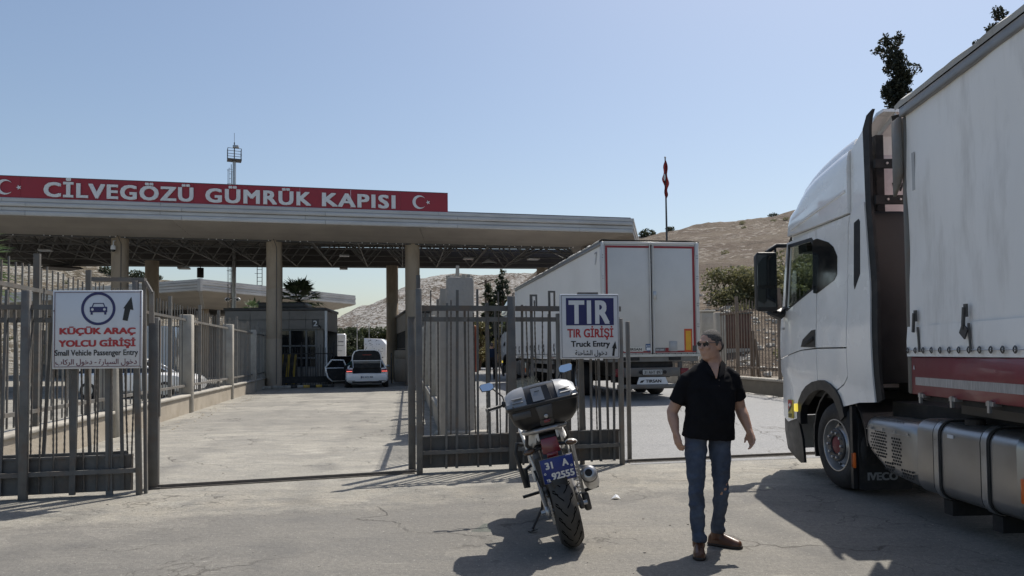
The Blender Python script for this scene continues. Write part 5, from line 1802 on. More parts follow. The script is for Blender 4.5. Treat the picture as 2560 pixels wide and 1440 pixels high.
    # front wall, corner posts, floor frame
    MB().b2((.06, -.06, zf), (W_ - .06, -.01, ztop - .02)).build('front_wall', mat('front_wall_%d' % near, (.72, .60, .60), .3, metal=.1, var=.05, scale=1.5), t)  # pinkish base colour carries a painted red reflection
    for x in (.045, W_ - .045):
        MB().b2((x - .055, -.07, zf), (x + .055, .012, ztop - .1)).build('corner_post', m_graylt if near else m_white, t, bevel=.012)
    MB().b2((.05, -L_ + .15, zf - .05), (W_ - .05, -.1, zf + .10)).build('floor', m_blackmat, t)
    for x in (.75, W_ - .75):
        MB().b2((x - .05, -L_ + .3, zf - .45), (x + .05, -3.4, zf - .05)).build('chassis_beam', m_darkmetal, t)
    MB().b2((.3, -1.9, zf - .16), (W_ - .3, -.3, zf - .06)).build('coupler_plate', m_darkmetal, t)
    for y in (-8.2, -9.5, -10.8):
        for sd in (-1, 1):
            wheel(t, (.02 if sd < 0 else W_ - .02, y, .48), .48, .38, sd, front=False, detail=False)
        MB().tube([(.3, y, .48), (W_ - .3, y, .48)], .07, 8).build('axle', m_blackmat, t)
    for sd in (0, 1):
        MB().b2((.15 if sd == 0 else W_ - .25, -3.3, .5), (.25 if sd == 0 else W_ - .15, -2.9, zf - .05)).build('landing_leg', m_steel, t)
        for z in (.55, .85):
            MB().b2((.06 if sd == 0 else W_ - .1, -7.4, z), (.1 if sd == 0 else W_ - .06, -3.6, z + .12)).build('side_guard', m_steel, t)
    return t


m_redboard = mat('side_board_red', (.20, .018, .026), .4, var=.08, scale=3, coat=.2, dirt=(.13, .02, .025), damt=.4)
near_trailer = make_trailer('white curtain-side trailer with red side boards, cut by the right edge', (3.64, 6.80, 0), R(-5.2), 1.15, 1.49, 3.80, m_redboard, True)
mb = MB()                                         # front corner: post cover, hinge plate, folded tarp end
mb.prism([(.11, 3.70), (-.05, 3.70), (-.05, 3.18), (-.02, 3.10), (.11, 2.98)], 'x', -.055, -.02); mb.build('corner_cover', m_graylt, near_trailer, bevel=.008)
MB().b2((-.008, -.24, 2.98), (-.003, -.19, 3.32)).build('faded_strip', mat('faded_grey', (.42, .42, .42), .6), near_trailer)
lettering('lettering', 'A', 0, .035, 0, .04, m_letter, near_trailer, loc=(-.008, -.10, 1.37), rot=RY, bold=.03)
lettering('lettering', 'W', 0, .13, 0, .095, m_signblack, tr, loc=(.50, -.452, 3.26), bold=.04)

ft_loc = Vector((2.26, 18.45, .345))
ft_rz = math.atan2(.1545, .988)
fwd = Vector((-math.sin(ft_rz), math.cos(ft_rz), 0))
ft = make_trailer('white curtain-side trailer with red-edged rear doors entering the truck lane', ft_loc + fwd * 13.6, ft_rz, 1.02, 1.12, 4.0, m_white, False)
def rx(u_): return (u_ - 1509.5) / 97.5
def rz_(v_): return 1.205 + (882.5 - v_) / 98.9
YR = -13.6
def rbox(name, u0, u1, v0, v1, y0, y1, m, par=None, **k):
    return MB().b2((rx(u0), YR - y0, rz_(v1)), (rx(u1), YR - y1, rz_(v0))).build(name, m, par or ft, **k)
for a, b in ((1508, 1515.5), (1749, 1758)):
    rbox('corner_post', a, b, 606, 886, -.12, .03, m_doorwhite, bevel=.01)
rbox('door_header', 1516, 1748.5, 606, 613, -.12, .03, m_doorwhite, bevel=.008)
rbox('door_sill', 1508, 1758, 886.5, 893, -.12, .05, m_steel)
m_redtape = mat('red_tape', (.22, .012, .02), .4)
for a, b in ((1516.3, 1633.5), (1636.5, 1748)):
    dr = rbox('rear_door', a, b, 613.6, 885.5, -.03, .02, m_doorwhite, bevel=.008)
    for (u0, u1, v0, v1) in ((a + 1.5, b - 1, 616, 621.5), (a + 1.5, b - 1, 878.5, 883)):
        rbox('edge_tape', u0, u1, v0, v1, .021, .023, m_redtape, dr)
    if a < 1600: rbox('edge_tape', a + 1.5, a + 7, 621.6, 878.4, .021, .023, m_redtape, dr)
    else: rbox('edge_tape', b - 7, b - 1, 621.6, 878.4, .021, .023, m_redtape, dr)
    mb = MB()
    for k in range(7):
        u_ = a + 8 + (b - a - 16) * k / 6
        mb.b2((rx(u_ - .8), YR - .02, rz_(890)), (rx(u_ + .8), YR - .035, rz_(884.5)))
    mb.build('hinge_pin', m_darkmetal, dr)
for u_ in (1630.5, 1639.5):
    MB().tube([(rx(u_), YR - .035, rz_(884)), (rx(u_), YR - .035, rz_(612))], .014, 8).build('lock_bar', m_doorwhite, ft)
rbox('lock_handle', 1637.5, 1646, 730, 750, .03, .06, m_steel, bevel=.008)
mb = MB()
for v_ in (640, 646, 692, 698, 760, 766, 812, 818):
    for u_ in (1511.5, 1752, 1755): mb.lathe([(.011, YR - .03), (.009, YR - .036)], (rx(u_), 0, rz_(v_)), axis='y', n=6)
mb.build('rivet', m_darkmetal, ft)
pl = rbox('maker_plate', 1562, 1611, 867.5, 880, .021, .024, m_steel)
lettering('lettering', 'TIRSAN', rx(1571), rx(1607), rz_(877.3), .062, m_signblack, ft, y=YR - .027, bold=.03)
sh = MB(); sh.loft([[(rx(a), y, rz_(b)) for a, b in ((1617, 861), (1631.5, 861), (1631.5, 876), (1624, 880.5), (1617, 876))] for y in (YR - .021, YR - .024)]); sh = sh.build('shield_sticker', mat('sticker_blue', (.04, .09, .2), .5), ft)
lettering('lettering', 'KTL', rx(1618.5), rx(1630), rz_(868), .035, m_letter, sh, y=YR - .026, bold=.03)
MB().b2((rx(1619), YR - .0255, rz_(877)), (rx(1629.5), YR - .0265, rz_(870))).build('shield_print', m_letter, sh)
lb = rbox('hotline_label', 1639, 1667, 871, 880, .021, .024, mat('label_grey', (.14, .14, .14), .5))
lettering('lettering', '444 0 847', rx(1644), rx(1664), rz_(878), .04, m_letter, lb, y=YR - .026, bold=.01)
rbox('red_label', 1667.5, 1676, 871, 880, .021, .024, m_redtape)
rbox('document_box', 1678, 1698, 855, 880, .021, .045, mat('grey_box', (.36, .36, .36), .5), bevel=.006)
lo = rbox('long_vehicle_board', 1717, 1737.5, 824, 882, .021, .025, mat('board_red', (.5, .07, .02), .4))
rbox('yellow_field', 1720.5, 1734, 829, 877, .026, .028, mat('board_yellow', (.62, .32, .02), .4), lo)
rbox('round_label', 1738.5, 1748, 866, 880, .021, .024, m_darkmetal)
lettering('side_number', '7', 0, .22, 0, .32, mat('faded_print', (.34, .34, .35), .6), ft, loc=(-.02, -13.0, 3.48), rot=RY, bold=.0)
# under-run gear, lights, plates
rbox('cross_beam', 1515, 1752, 893.5, 905, -.10, .02, m_graylt)
rbox('lamp_strip', 1560, 1600, 894, 902, .021, .05, m_blackmat)
rbox('lamp_strip', 1676, 1706, 894, 902, .021, .05, m_blackmat)
rbox('light_carrier', 1560, 1704, 920, 942, -.05, .06, m_graylt, bevel=.01)
rbox('chassis_tail', 1575, 1690, 905.5, 919.5, -.8, -.1, m_blackmat)
np_ = rbox('number_plate', 1605, 1659, 923.5, 938.5, .061, .07, m_blackmat, bevel=.004)
rbox('plate_face', 1607, 1657, 925, 937, .071, .074, mat('plate_dirty_white', (.45, .45, .43), .5), np_)
lettering('lettering', '31 AHT 897', rx(1611), rx(1655), rz_(935.6), .085, m_signblack, np_, y=YR - .077, bold=.02)
for u_ in (1601, 1663):
    MB().lathe([(.04, YR - .06), (.045, YR - .10), (.03, YR - .11)], (rx(u_), 0, rz_(931)), axis='y', n=12).build('lamp', m_blackmat, ft)
for u0, u1, col in ((1540, 1560, 1), (1705, 1726, 1)):
    rbox('tail_light', u0, u1, 922, 942, -.02, .06, mat('tail_red', (.16, .01, .012), .3), bevel=.01)
mb = MB(); mb.loft([[(rx(a), y, rz_(b)) for a, b in ((1592, 961), (1598, 943.5), (1665, 943.5), (1672, 961))] for y in (YR - .05, YR - .065)])
tp = mb.build('brand_panel', m_letter, ft)
lettering('lettering', 'TIRSAN', rx(1614), rx(1654), rz_(957), .078, m_signblack, tp, y=YR - .068, bold=.04)
MB().loft([[(rx(a), y, rz_(b)) for a, b in ((1599, 957), (1602, 952), (1612, 950), (1606, 957))] for y in (YR - .0655, YR - .068)]).build('brand_mark', m_signblack, tp)
rbox('under_run_bar', 1545, 1722, 961.5, 972, -.06, .07, m_graylt, bevel=.012)
for u_ in (1556, 1706): rbox('bar_bracket', u_ - 5, u_ + 5, 906, 961, -.05, .0, m_darkmetal)
rbox('under_tail_shade', 1562, 1700, 940, 960, -1.2, -.9, m_blackmat)  # black block stands in for the shade beneath the trailer tail
# tractor in front of the far trailer: its own copy of the near tractor
tq = copy_tree(tr, skip=('warning_sticker', 'roof_bolt', 'lettering'))
tq.location = (-.22, 34.4, .345)
tq.rotation_euler = (0, 0, R(15))
tag(tq, 'white lorry tractor seen through the middle gate, pulling the far trailer', 'truck')
# ---------------------------------------------------------------- people
m_skin = mat('skin', (0.43, 0.255, 0.185), 0.5, var=.08, scale=25, bump=.05, bscale=120)
m_hair = mat('short_grey_hair', (.085, .078, .072), .8, var=.6, scale=90, bump=.8, bscale=160)
m_shirt = mat('black_polo', (.011, .011, .013), .9, var=.2, scale=10, bump=.12, bscale=14, spec=.08)
m_jeans = mat('blue_denim', (.058, .072, .105), .85, var=.3, scale=7, bump=.6, bscale=14, dirt=(.12, .15, .20), damt=.5, dscale=6, spec=.2)
m_shoe = mat('brown_leather', (.085, .035, .018), .35, var=.2, scale=14)
m_lens = mat('tinted_lens', (.012, .012, .013), .18, var=0, spec=.35)
m_sole = mat('shoe_sole', (.03, .022, .018), .7)


def V3(*a): return Vector(a)


def rings_along(mb, pts, side, n=20):
    """elliptical rings: pts of (centre, half width, half depth)"""
    rings = []
    for i, (c, a, b) in enumerate(pts):
        p, q = Vector(pts[max(0, i - 1)][0]), Vector(pts[min(len(pts) - 1, i + 1)][0])
        d = (q - p).normalized()
        s = (side - d * side.dot(d)).normalized()
        e = d.cross(s)
        ring = []
        for k in range(n):
            t = 2 * math.pi * k / n
            ct, st_ = math.cos(t), math.sin(t)
            pw = .82                        # slightly squared torso section
            ring.append(Vector(c) + s * a * math.copysign(abs(ct) ** pw, ct) + e * b * math.copysign(abs(st_) ** pw, st_))
        rings.append(ring)
    mb.loft(rings)


def hand(mb, wrist, dirv, palm_n, thumb_side, s=1.0, curl=.5):
    """palm, four unequal curled fingers and a thumb; dirv points from wrist to knuckles, the fingers curl towards palm_n"""
    d = Vector(dirv).normalized()
    n = Vector(palm_n); n = (n - d * n.dot(d)).normalized()
    w = d.cross(n) * thumb_side
    W = Vector(wrist)
    mb.loft([[W + d * t * s + w * x * s + n * y * s for x, y in ((-a, -.014), (a, -.014), (a, .014), (-a, .014))] for t, a in ((-.02, .024), (.03, .036), (.085, .041), (.095, .037))])
    mb.tube([W - d * .03, W + d * .03 * s], [.027 * s, .026 * s], 8)
    for k, (off, ln) in enumerate(((.031, .072), (.011, .082), (-.010, .076), (-.030, .058))):
        p = W + d * .085 * s + w * off * s
        pts, ang = [p - d * .03], 0.12 + .05 * k
        q = p
        for seg, f in enumerate((.45, .31, .24)):
            dd = d * math.cos(ang) + n * math.sin(ang)
            pts.append(q)
            q = q + dd * ln * f * s
            ang += curl * (.75 + .1 * k)
        pts.append(q)
        mb.tube(pts, [.0098 * s, .0098 * s, .0092 * s, .0085 * s, .0065 * s], 7)
    p = W + d * .02 * s + w * .028 * s
    q = p + (d * .7 + w * .6 + n * .3).normalized() * .045 * s
    r_ = q + (d * .92 + w * .1 + n * .38).normalized() * .034 * s
    mb.tube([p - w * .015, p, q, r_], [.014 * s, .0135 * s, .0115 * s, .008 * s], 7)


def head_mb(mb, c, ang, tilt=0.0, k=1.0):
    T = Matrix.Translation(c) @ Matrix.Rotation(ang, 4, 'Z') @ Matrix.Rotation(tilt, 4, 'X') @ Matrix.Scale(k, 4)
    h = MB(T)
    h.ell((0, .012, .03), (.076, .097, .094), 18, 12)            # skull
    h.ell((0, -.018, -.035), (.069, .076, .085), 16, 10)           # face
    h.ell((0, -.046, -.090), (.042, .04, .030), 12, 8)          # chin
    h.ell((0, -.008, -.076), (.066, .066, .042), 14, 8)           # jaw
    h.ell((0, -.072, .035), (.052, .022, .016), 12, 6)           # brow
    h.loft([[(-.006, -.085, .03), (.006, -.085, .03), (.006, -.07, .03), (-.006, -.07, .03)],
            [(-.013, -.115, -.018), (.013, -.115, -.018), (.016, -.08, -.018), (-.016, -.08, -.018)],
            [(-.010, -.104, -.03), (.010, -.104, -.03), (.014, -.075, -.032), (-.014, -.075, -.032)]])
    for s in (-1, 1):
        h.ell((s * .038, -.072, -.012), (.022, .02, .022), 10, 6)  # cheeks
        h.ell((s * .077, .02, -.008), (.010, .022, .034), 10, 8)   # ears
    h.ell((0, -.083, -.052), (.026, .014, .0065), 10, 6)
    h.ell((0, -.081, -.064), (.022, .014, .007), 10, 6)
    mb.v += [tuple(v) for v in h.v]
    n0 = len(mb.v) - len(h.v)
    mb.f += [tuple(n0 + i for i in f) for f in h.f]
    mb.m += [0] * len(h.f)
    return T


def person(label, loc, rz, J, shirt, trousers, shoes, skin, hair, torso, group=None, voxel=.0065, glasses=False, polo=True, tilt=0.0, curl=(.5, .5)):
    t = thing('person', label, 'person', loc, rz, group)
    P = {k: Vector(v) for k, v in J.items() if k not in ('face',)}
    side = (P['ls'] - P['rs']).normalized()
    # body: one continuous skin
    mb = MB()
    T = head_mb(mb, P['head'], J['face'], tilt)
    mb.tube([P['neck'] - (P['head'] - P['neck']) * .45, P['neck'], P['head'] - V3(0, -.01, .05)], [.082, .072, .068], 14)
    rings_along(mb, [(c, a * .86, b * .86) for c, a, b in torso], side)
    for a in 'lr':
        mb.tube([P[a + 's'], P[a + 's'].lerp(P[a + 'e'], .5), P[a + 'e'], P[a + 'e'].lerp(P[a + 'w'], .35), P[a + 'w']], [.06, .053, .046, .046, .029], 12)
        mb.tube([P[a + 'h'], P[a + 'k'], P[a + 'k'].lerp(P[a + 'a'], .35), P[a + 'a']], [.078, .052, .05, .036], 12)
        hand(mb, P[a + 'w'], P[a + 'f'] - P[a + 'w'], P[a + 'p'], 1 if a == 'l' else -1, 1.0, curl[0 if a == 'l' else 1])
    if polo:                                   # bare throat in the open collar
        q = P['neck'] + V3(-.012, -.016, 0)
        mb.loft([[q + V3(-.045, -.05, .01), q + V3(.045, -.05, .01), q + V3(.045, 0, .01), q + V3(-.045, 0, .01)], [q + V3(-.032, -.092, -.03), q + V3(.032, -.092, -.03), q + V3(.03, 0, -.03), q + V3(-.03, 0, -.03)], [q + V3(-.004, -.132, -.115), q + V3(.004, -.132, -.115), q + V3(.004, 0, -.115), q + V3(-.004, 0, -.115)]])
    fuse(mb, 'body', skin, t, voxel, 5)
    # shirt with sleeves
    mb = MB()
    rings_along(mb, torso, side)
    for a in 'lr':
        e = P[a + 's'].lerp(P[a + 'e'], .70)
        mb.tube([P[a + 's'] + (P['neck'] - P[a + 's']) * .45, P[a + 's'], P[a + 's'].lerp(P[a + 'e'], .35), e], [.06, .070, .068, .070], 14)
    fuse(mb, 'shirt', shirt, t, voxel * 1.25, 4, fold=.007)
    if polo:                                   # folded collar, open in front
        n_ = P['neck'] + V3(-.008, 0, 0)
        for sg_ in (-1, 1):
            pa = [(.020 * sg_, -.142, -.105), (.062 * sg_, -.128, -.075), (.098 * sg_, -.045, -.005), (.085 * sg_, .06, .022), (.0, .092, .034)]
            pb = [(.008 * sg_, -.126, -.085), (.040 * sg_, -.098, -.020), (.070 * sg_, -.040, .030), (.062 * sg_, .045, .050), (.0, .07, .058)]
            mb = MB()
            mb.loft([[n_ + V3(*p), n_ + V3(*q), n_ + V3(q[0] * .9, q[1] * .9, q[2] - .004), n_ + V3(p[0] * .86, p[1] * .86, p[2] + .004)] for p, q in zip(pa, pb)])
            mb.build('collar', shirt, t, smooth=True)
        for k in range(2):
            MB().ell(n_ + V3(.012, -.150, -.125 - .045 * k), (.006, .004, .006), 8, 5).build('button', m_sole, t)
    # trousers
    mb = MB()
    pel = P['pelvis']
    rings_along(mb, [(pel + V3(0, 0, .15), .165, .115), (pel + V3(0, 0, .06), .178, .125), (pel + V3(0, 0, -.05), .175, .12)], side)
    for a in 'lr':
        h, k, an = P[a + 'h'], P[a + 'k'], P[a + 'a']
        mb.tube([h + V3(0, 0, .06), h.lerp(k, .2), h.lerp(k, .6), k, k.lerp(an, .35), k.lerp(an, .75), an + V3(0, 0, .0)], [.088, .086, .072, .058, .058, .051, .050], 16)
        for f in (.05, .9, .95):                     # soft creases behind the knee and over the shoe
            q = k.lerp(an, f)
            mb.tube([q + V3(-.04, -.03, .0), q + V3(0, -.045, .012), q + V3(.045, -.03, -.008)], [.022, .03, .022], 8)
    fuse(mb, 'trousers', trousers, t, voxel * 1.25, 4, fold=.011)
    # shoes
    for a in 'lr':
        an, toe = P[a + 'a'], P[a + 't']
        d = toe - an; d.z = 0
        d.normalize()
        w = Vector((-d.y, d.x, 0))
        base = an.copy(); base.z = 0.0
        L_ = (Vector((toe.x, toe.y, 0)) - base).length
        mb = MB()
        secs = []
        for f, hw, hh in ((-.07, .028, .055), (-.045, .038, .09), (.02, .042, .10), (L_ * .45, .045, .075), (L_ * .75, .048, .058), (L_ * .95, .038, .045), (L_ + .005, .018, .032)):
            c = base + d * f
            secs.append([c + w * hw * math.cos(x) + V3(0, 0, .018 + (hh if math.sin(x) > 0 else .0) * abs(math.sin(x))) for x in (2 * math.pi * k_ / 14 for k_ in range(14))])
        mb.loft(secs)
        mb.tube([base + V3(0, 0, .06), an + V3(0, 0, .035)], [.05, .048], 12)
        sh_ = fuse(mb, 'shoe', shoes, t, .006, 3)
        mb = MB()
        outl = [(-.078, .02), (-.06, .036), (0, .043), (L_ * .5, .046), (L_ * .78, .05), (L_ * .97, .036), (L_ + .012, .014)]
        loop = [base + d * f + w * x for f, x in outl] + [base + d * f - w * x for f, x in outl[::-1]]
        mb.loft([[p + V3(0, 0, .002) for p in loop], [p + V3(0, 0, .024) for p in loop]])
        mb.build('sole', m_sole, sh_, bevel=.004)
        if voxel < .01:
            mb = MB()
            for f in (.3, .42, .54):
                c = base + d * L_ * f + V3(0, 0, .10 - f * .055)
                mb.tube([c - w * .022, c + V3(0, 0, .006), c + w * .022], .0032, 5)
            mb.build('lace', m_sole, sh_)
    # hair
    mb = MB(T)
    mb.ell((0, .014, .046), (.079, .090, .084), 18, 12)
    mb.ell((0, .052, .002), (.074, .062, .068), 16, 10)
    for s in (-1, 1): mb.ell((s * .070, .004, .018), (.010, .020, .028), 8, 6)
    fuse(mb, 'hair', hair, t, .005, 3)
    if glasses:
        sp = thing_part('sunglasses', t)
        for s in (-1, 1):
            mb = MB(T)
            rings = []
            for dy in (-.094, -.089):
                rings.append([(s * .033 + .027 * math.cos(a) * (1.05 if math.sin(a) > 0 else .85), dy + .012 * abs(s * .033 + .027 * math.cos(a)) / .06 + .003, .016 + .022 * math.sin(a)) for a in (2 * math.pi * k / 16 for k in range(16))])
            mb.loft(rings)
            mb.build('lens', m_lens, sp, smooth=True)
        mb = MB(T)
        mb.tube([(-.012, -.095, .024), (.012, -.095, .024)], .0022, 5)
        for s in (-1, 1):
            mb.tube([(s * .06, -.083, .026), (s * .078, -.03, .024), (s * .083, .03, .018), (s * .082, .045, .0)], .0026, 5)
            mb.tube([(s * .033 + .028 * math.cos(a) * (1.05 if math.sin(a) > 0 else .85), -.094 + .012 * abs(s * .033 + .027 * math.cos(a)) / .06 + .003, .016 + .023 * math.sin(a)) for a in (2 * math.pi * k / 16 for k in range(17))], .0018, 5)
        mb.build('rim_frame', m_darkmetal, sp)
    return t


def thing_part(name, parent):
    o = bpy.data.objects.new(name, None)
    COL.objects.link(o)
    o.parent = parent
    return o


man = dict(head=(.05, .0, 1.60), face=R(-60), neck=(.075, .03, 1.455), ls=(.225, .02, 1.335), rs=(-.14, .0, 1.33), le=(.292, .06, 1.10), re=(-.255, .04, 1.075),
           lw=(.335, -.02, .93), rw=(-.245, -.03, .925), lf=(.352, -.07, .80), rf=(-.222, -.06, .80), lp=(-.9, -.3, 0), rp=(.8, .3, 0),
           pelvis=(.02, .01, .92), lh=(.112, .02, .85), rh=(-.078, .0, .85), lk=(.105, -.03, .48), rk=(-.112, -.10, .48), la=(.105, .12, .11), ra=(-.105, -.13, .10),
           lt=(.262, .01, 0), rt=(-.145, -.31, 0))
torso = [(V3(.07, .03, 1.465), .066, .06), (V3(.065, .03, 1.445), .085, .066), (V3(.055, .025, 1.418), .13, .08), (V3(.05, .02, 1.375), .178, .1), (V3(.047, .015, 1.32), .198, .118), (V3(.04, .0, 1.25), .200, .132),
         (V3(.035, -.01, 1.14), .190, .142), (V3(.03, -.015, 1.03), .190, .145), (V3(.022, -.005, .95), .198, .138), (V3(.016, 0, .875), .204, .135)]
person('man in black polo shirt, blue jeans and sunglasses standing on the road looking aside', (1.52, 5.86, 0), 0, man, m_shirt, m_jeans, m_shoe, m_skin, m_hair, torso, glasses=True, tilt=R(3), curl=(.75, .55))

m_navy = mat('navy_shirt', (.012, .022, .045), .8, spec=.2)
m_green = mat('dark_green_shirt', (.018, .05, .045), .8, spec=.2)
m_dark = mat('dark_trousers', (.02, .02, .022), .85, spec=.2)
stand = dict(head=(0, 0, 1.63), face=R(190), neck=(0, .02, 1.49), ls=(-.19, .02, 1.41), rs=(.19, .02, 1.41), le=(-.25, .02, 1.13), re=(.25, .02, 1.13),
             lw=(-.27, .06, .90), rw=(.27, .06, .90), lf=(-.27, .08, .78), rf=(.27, .08, .78), lp=(1, 0, 0), rp=(-1, 0, 0),
             pelvis=(0, 0, .95), lh=(-.09, 0, .88), rh=(.09, 0, .88), lk=(-.10, .04, .5), rk=(.1, -.02, .5), la=(-.1, -.02, .1), ra=(.11, .06, .1), lt=(-.12, .18, 0), rt=(.14, .26, 0))
tor2 = [(V3(0, .02, 1.47), .08, .06), (V3(0, .02, 1.44), .17, .085), (V3(0, .01, 1.36), .2, .11), (V3(0, 0, 1.2), .185, .12), (V3(0, 0, 1.05), .175, .12), (V3(0, 0, .93), .185, .125)]
person('person in navy shirt seen through the middle gate on the truck road', (-.98, 35.2, .35), 0, stand, m_navy, m_dark, m_black, m_skin, m_hair, tor2, voxel=.014, polo=False)
lean = dict(head=(.62, .55, 1.18), face=R(150), neck=(.5, .45, 1.2), ls=(.28, .52, 1.2), rs=(.5, .25, 1.16), le=(.45, .7, .95), re=(.7, .35, .9),
            lw=(.7, .75, .85), rw=(.9, .5, .8), lf=(.8, .8, .8), rf=(1.0, .55, .75), lp=(0, 0, -1), rp=(0, 0, -1),
            pelvis=(0, 0, .93), lh=(-.07, .06, .86), rh=(.07, -.06, .86), lk=(-.04, .10, .5), rk=(.1, -.03, .5), la=(-.06, .04, .1), ra=(.06, -.1, .1), lt=(.1, .2, 0), rt=(.24, .05, 0))
tor3 = [(V3(.48, .43, 1.22), .08, .07), (V3(.44, .40, 1.23), .16, .09), (V3(.36, .33, 1.22), .19, .12), (V3(.24, .22, 1.17), .185, .13), (V3(.1, .1, 1.06), .18, .13), (V3(.0, .0, .95), .18, .13)]
person('person in dark green top bending into the open rear door of the white car', (-8.12, 36.35, 0), 0, lean, m_green, m_dark, m_black, m_skin, m_hair, tor3, voxel=.014, polo=False)
# ---------------------------------------------------------------- cars
def make_car(label, loc, rz, paint, boot_open=False, door_open=False, estate=False, group=None):
    t = thing('parked_car', label, 'car', loc, rz, group)

    def ring(y, w, zb, zs, zt, k=.9):
        """half outline mirrored: sill, flank, shoulder, deck"""
        h = [(w * .80, zb), (w * .95, zb + .10), (w, (zb + zs) / 2), (w * .985, zs - .05), (w * k, zs + .02), (w * .55, zt), (0, zt + .012)]
        return [(x, y, z) for x, z in h] + [(-x, y, z) for x, z in h[-2::-1]]
    mb = MB()
    if estate:
        spec = [(0.0, .80, .34, .84, .9), (.05, .86, .26, .92, .98), (.3, .9, .22, .95, .99), (1.2, .91, .2, .96, .98), (3.4, .91, .2, .95, .98), (4.1, .89, .22, .9, .95), (4.5, .84, .26, .78, .84), (4.65, .74, .32, .68, .7)]
    else:
        spec = [(0.0, .80, .36, .62, .66), (.04, .86, .28, .66, .69), (.20, .90, .23, .70, .71)]
        mb.loft([ring(*s) for s in spec])
        spec = [(.75, .91, .2, .94, .98), (1.2, .915, .2, .955, .98), (3.4, .91, .2, .94, .97), (4.1, .89, .22, .88, .93), (4.55, .84, .26, .74, .82), (4.75, .72, .32, .62, .68)]
        for s in (-1, 1):      # rear wings left and right of the boot opening
            def rb(y, w, zs):
                pts = [(.60, .50), (.60, zs + .02), (w * .90, zs + .0), (w * .985, zs - .07), (w, .55), (w * .95, .33), (.6, .3)]
                return [(s * x, y, z) for x, z in pts]
            mb.loft([rb(.03, .845, .93), rb(.10, .885, .955), rb(.4, .90, .965), rb(.77, .91, .97)])
    mb.loft([ring(*s) for s in spec])
    mb.build('body', paint, t, smooth=True)
    if not estate:
        MB().b2((-.59, .15, .40), (.59, .9, .45)).build('boot_floor', m_blackmat, t)
        MB().b2((-.6, .72, .45), (.6, .76, .96)).build('boot_wall', m_blackmat, t)
    # cabin: glass house, pillars, roof
    ya, yb = (.25, 3.35) if estate else (.85, 3.45)
    za, zr = .96, 1.50 if estate else 1.44
    r0, r1 = (.75, 2.5) if estate else (1.55, 2.55)
    lo = [(-.80, ya, za), (.80, ya, za), (.80, yb, za), (-.80, yb, za)]
    hi = [(-.58, r0, zr), (.58, r0, zr), (.58, r1, zr - .02), (-.58, r1, zr - .02)]
    gl = MB()
    gl.loft([lo, hi])
    gl.build('window_glass', m_darkglass, t, bevel=.05, seg=2)
    mb = MB()
    mb.loft([[(-.60, r0 - .06, zr - .03), (.60, r0 - .06, zr - .03), (.61, r1 + .05, zr - .045), (-.61, r1 + .05, zr - .045)],
             [(-.52, r0 - .02, zr + .03), (.52, r0 - .02, zr + .03), (.52, r1, zr + .02), (-.52, r1, zr + .02)]])
    mb.build('roof', paint, t, bevel=.02, seg=2)
    mb = MB()
    for s in (-1, 1):
        for (p, q) in (((s * .80, ya, za), (s * .60, r0, zr)), ((s * .80, yb, za), (s * .60, r1, zr - .02)), ((s * .815, (ya + yb) / 2, za), (s * .615, (r0 + r1) / 2, zr - .01))):
            mb.beam(p, q, .07, .06)
        mb.beam((s * .605, r0, zr), (s * .605, r1, zr - .02), .05, .05)
    mb.build('pillars', paint, t, bevel=.01)
    if estate:
        for s in (-1, 1):
            MB().tube([(s * .52, .8, zr + .02), (s * .53, 1.0, zr + .075), (s * .53, 2.2, zr + .07), (s * .52, 2.45, zr)], .018, 6).build('roof_rail', m_steel, t, smooth=True)
    for s in (-1, 1):
        for y in (.78, 3.72):
            wheel_small(t, (s * .905, y, .325), s)
        if estate:
            MB().b2((s * .60, -.015, .72), (s * .86, .06, .92)).build('tail_light', m_taillamp, t, bevel=.02)
        else:
            tl = MB().loft([[(s * .605, -.0, .75), (s * .86, .02, .77), (s * .87, .04, .86), (s * .80, .03, .93), (s * .605, .01, .91)], [(s * .605, .12, .75), (s * .895, .14, .77), (s * .90, .2, .86), (s * .86, .15, .93), (s * .605, .12, .91)]]).build('tail_light', m_taillamp, t, bevel=.01)
            MB().b2((s * .62, -.006, .80), (s * .85, .0, .825)).build('light_strip', m_tailglow, tl)
            MB().b2((s * .50, -.004, .345), (s * .80, .02, .365)).build('bumper_trim', m_blackmat, t)
        MB().ell((s * 1.0, 3.0, 1.02), (.09, .05, .07), 10, 6).build('wing_mirror', paint, t, smooth=True)
    MB().b2((-.62, -.01, .24), (.62, .05, .33)).build('diffuser', m_blackmat, t, bevel=.01)
    np_ = MB().b2((-.26, -.014, .47), (.26, .0, .585)).build('number_plate', m_signwhite, t)
    MB().b2((-.258, -.0175, .472), (-.215, -.0145, .583)).build('plate_band', m_signblue, np_)
    if not estate:
        lettering('lettering', '01 ACL 053', -.20, .25, .495, .07, m_signblack, np_, y=-.017, bold=.02)
    if boot_open:
        mb = MB()
        T = Matrix.Translation((0, .75, 1.30)) @ Matrix.Rotation(R(8), 4, 'X')
        out = [(-.66, 0.0), (.66, 0.0), (.63, .30), (.55, .50), (.36, .57), (-.36, .57), (-.55, .50), (-.63, .30)]
        lid = MB(T).loft([[(x, 0, z) for x, z in out], [(x * .98, .08, z * .98 + .005) for x, z in out]]).build('boot_lid', paint, t, bevel=.02, seg=2)
        inn = [(x * .91, .05 + z * .86) for x, z in out]
        MB(T).loft([[(x, -.004, z) for x, z in inn], [(x, .02, z) for x, z in inn]]).build('lid_lining', m_blackmat, lid)
        MB(T).b2((-.18, -.008, .30), (.2, -.005, .34)).build('lid_trim', m_taillamp, lid)
        MB().loft([[(x, .70, z) for x, z in ((-.64, 1.20), (.64, 1.20), (.60, 1.30), (-.60, 1.30))], [(x, .95, z) for x, z in ((-.66, 1.0), (.66, 1.0), (.64, 1.34), (-.64, 1.34))]]).build('rear_shelf', m_graylt, t)
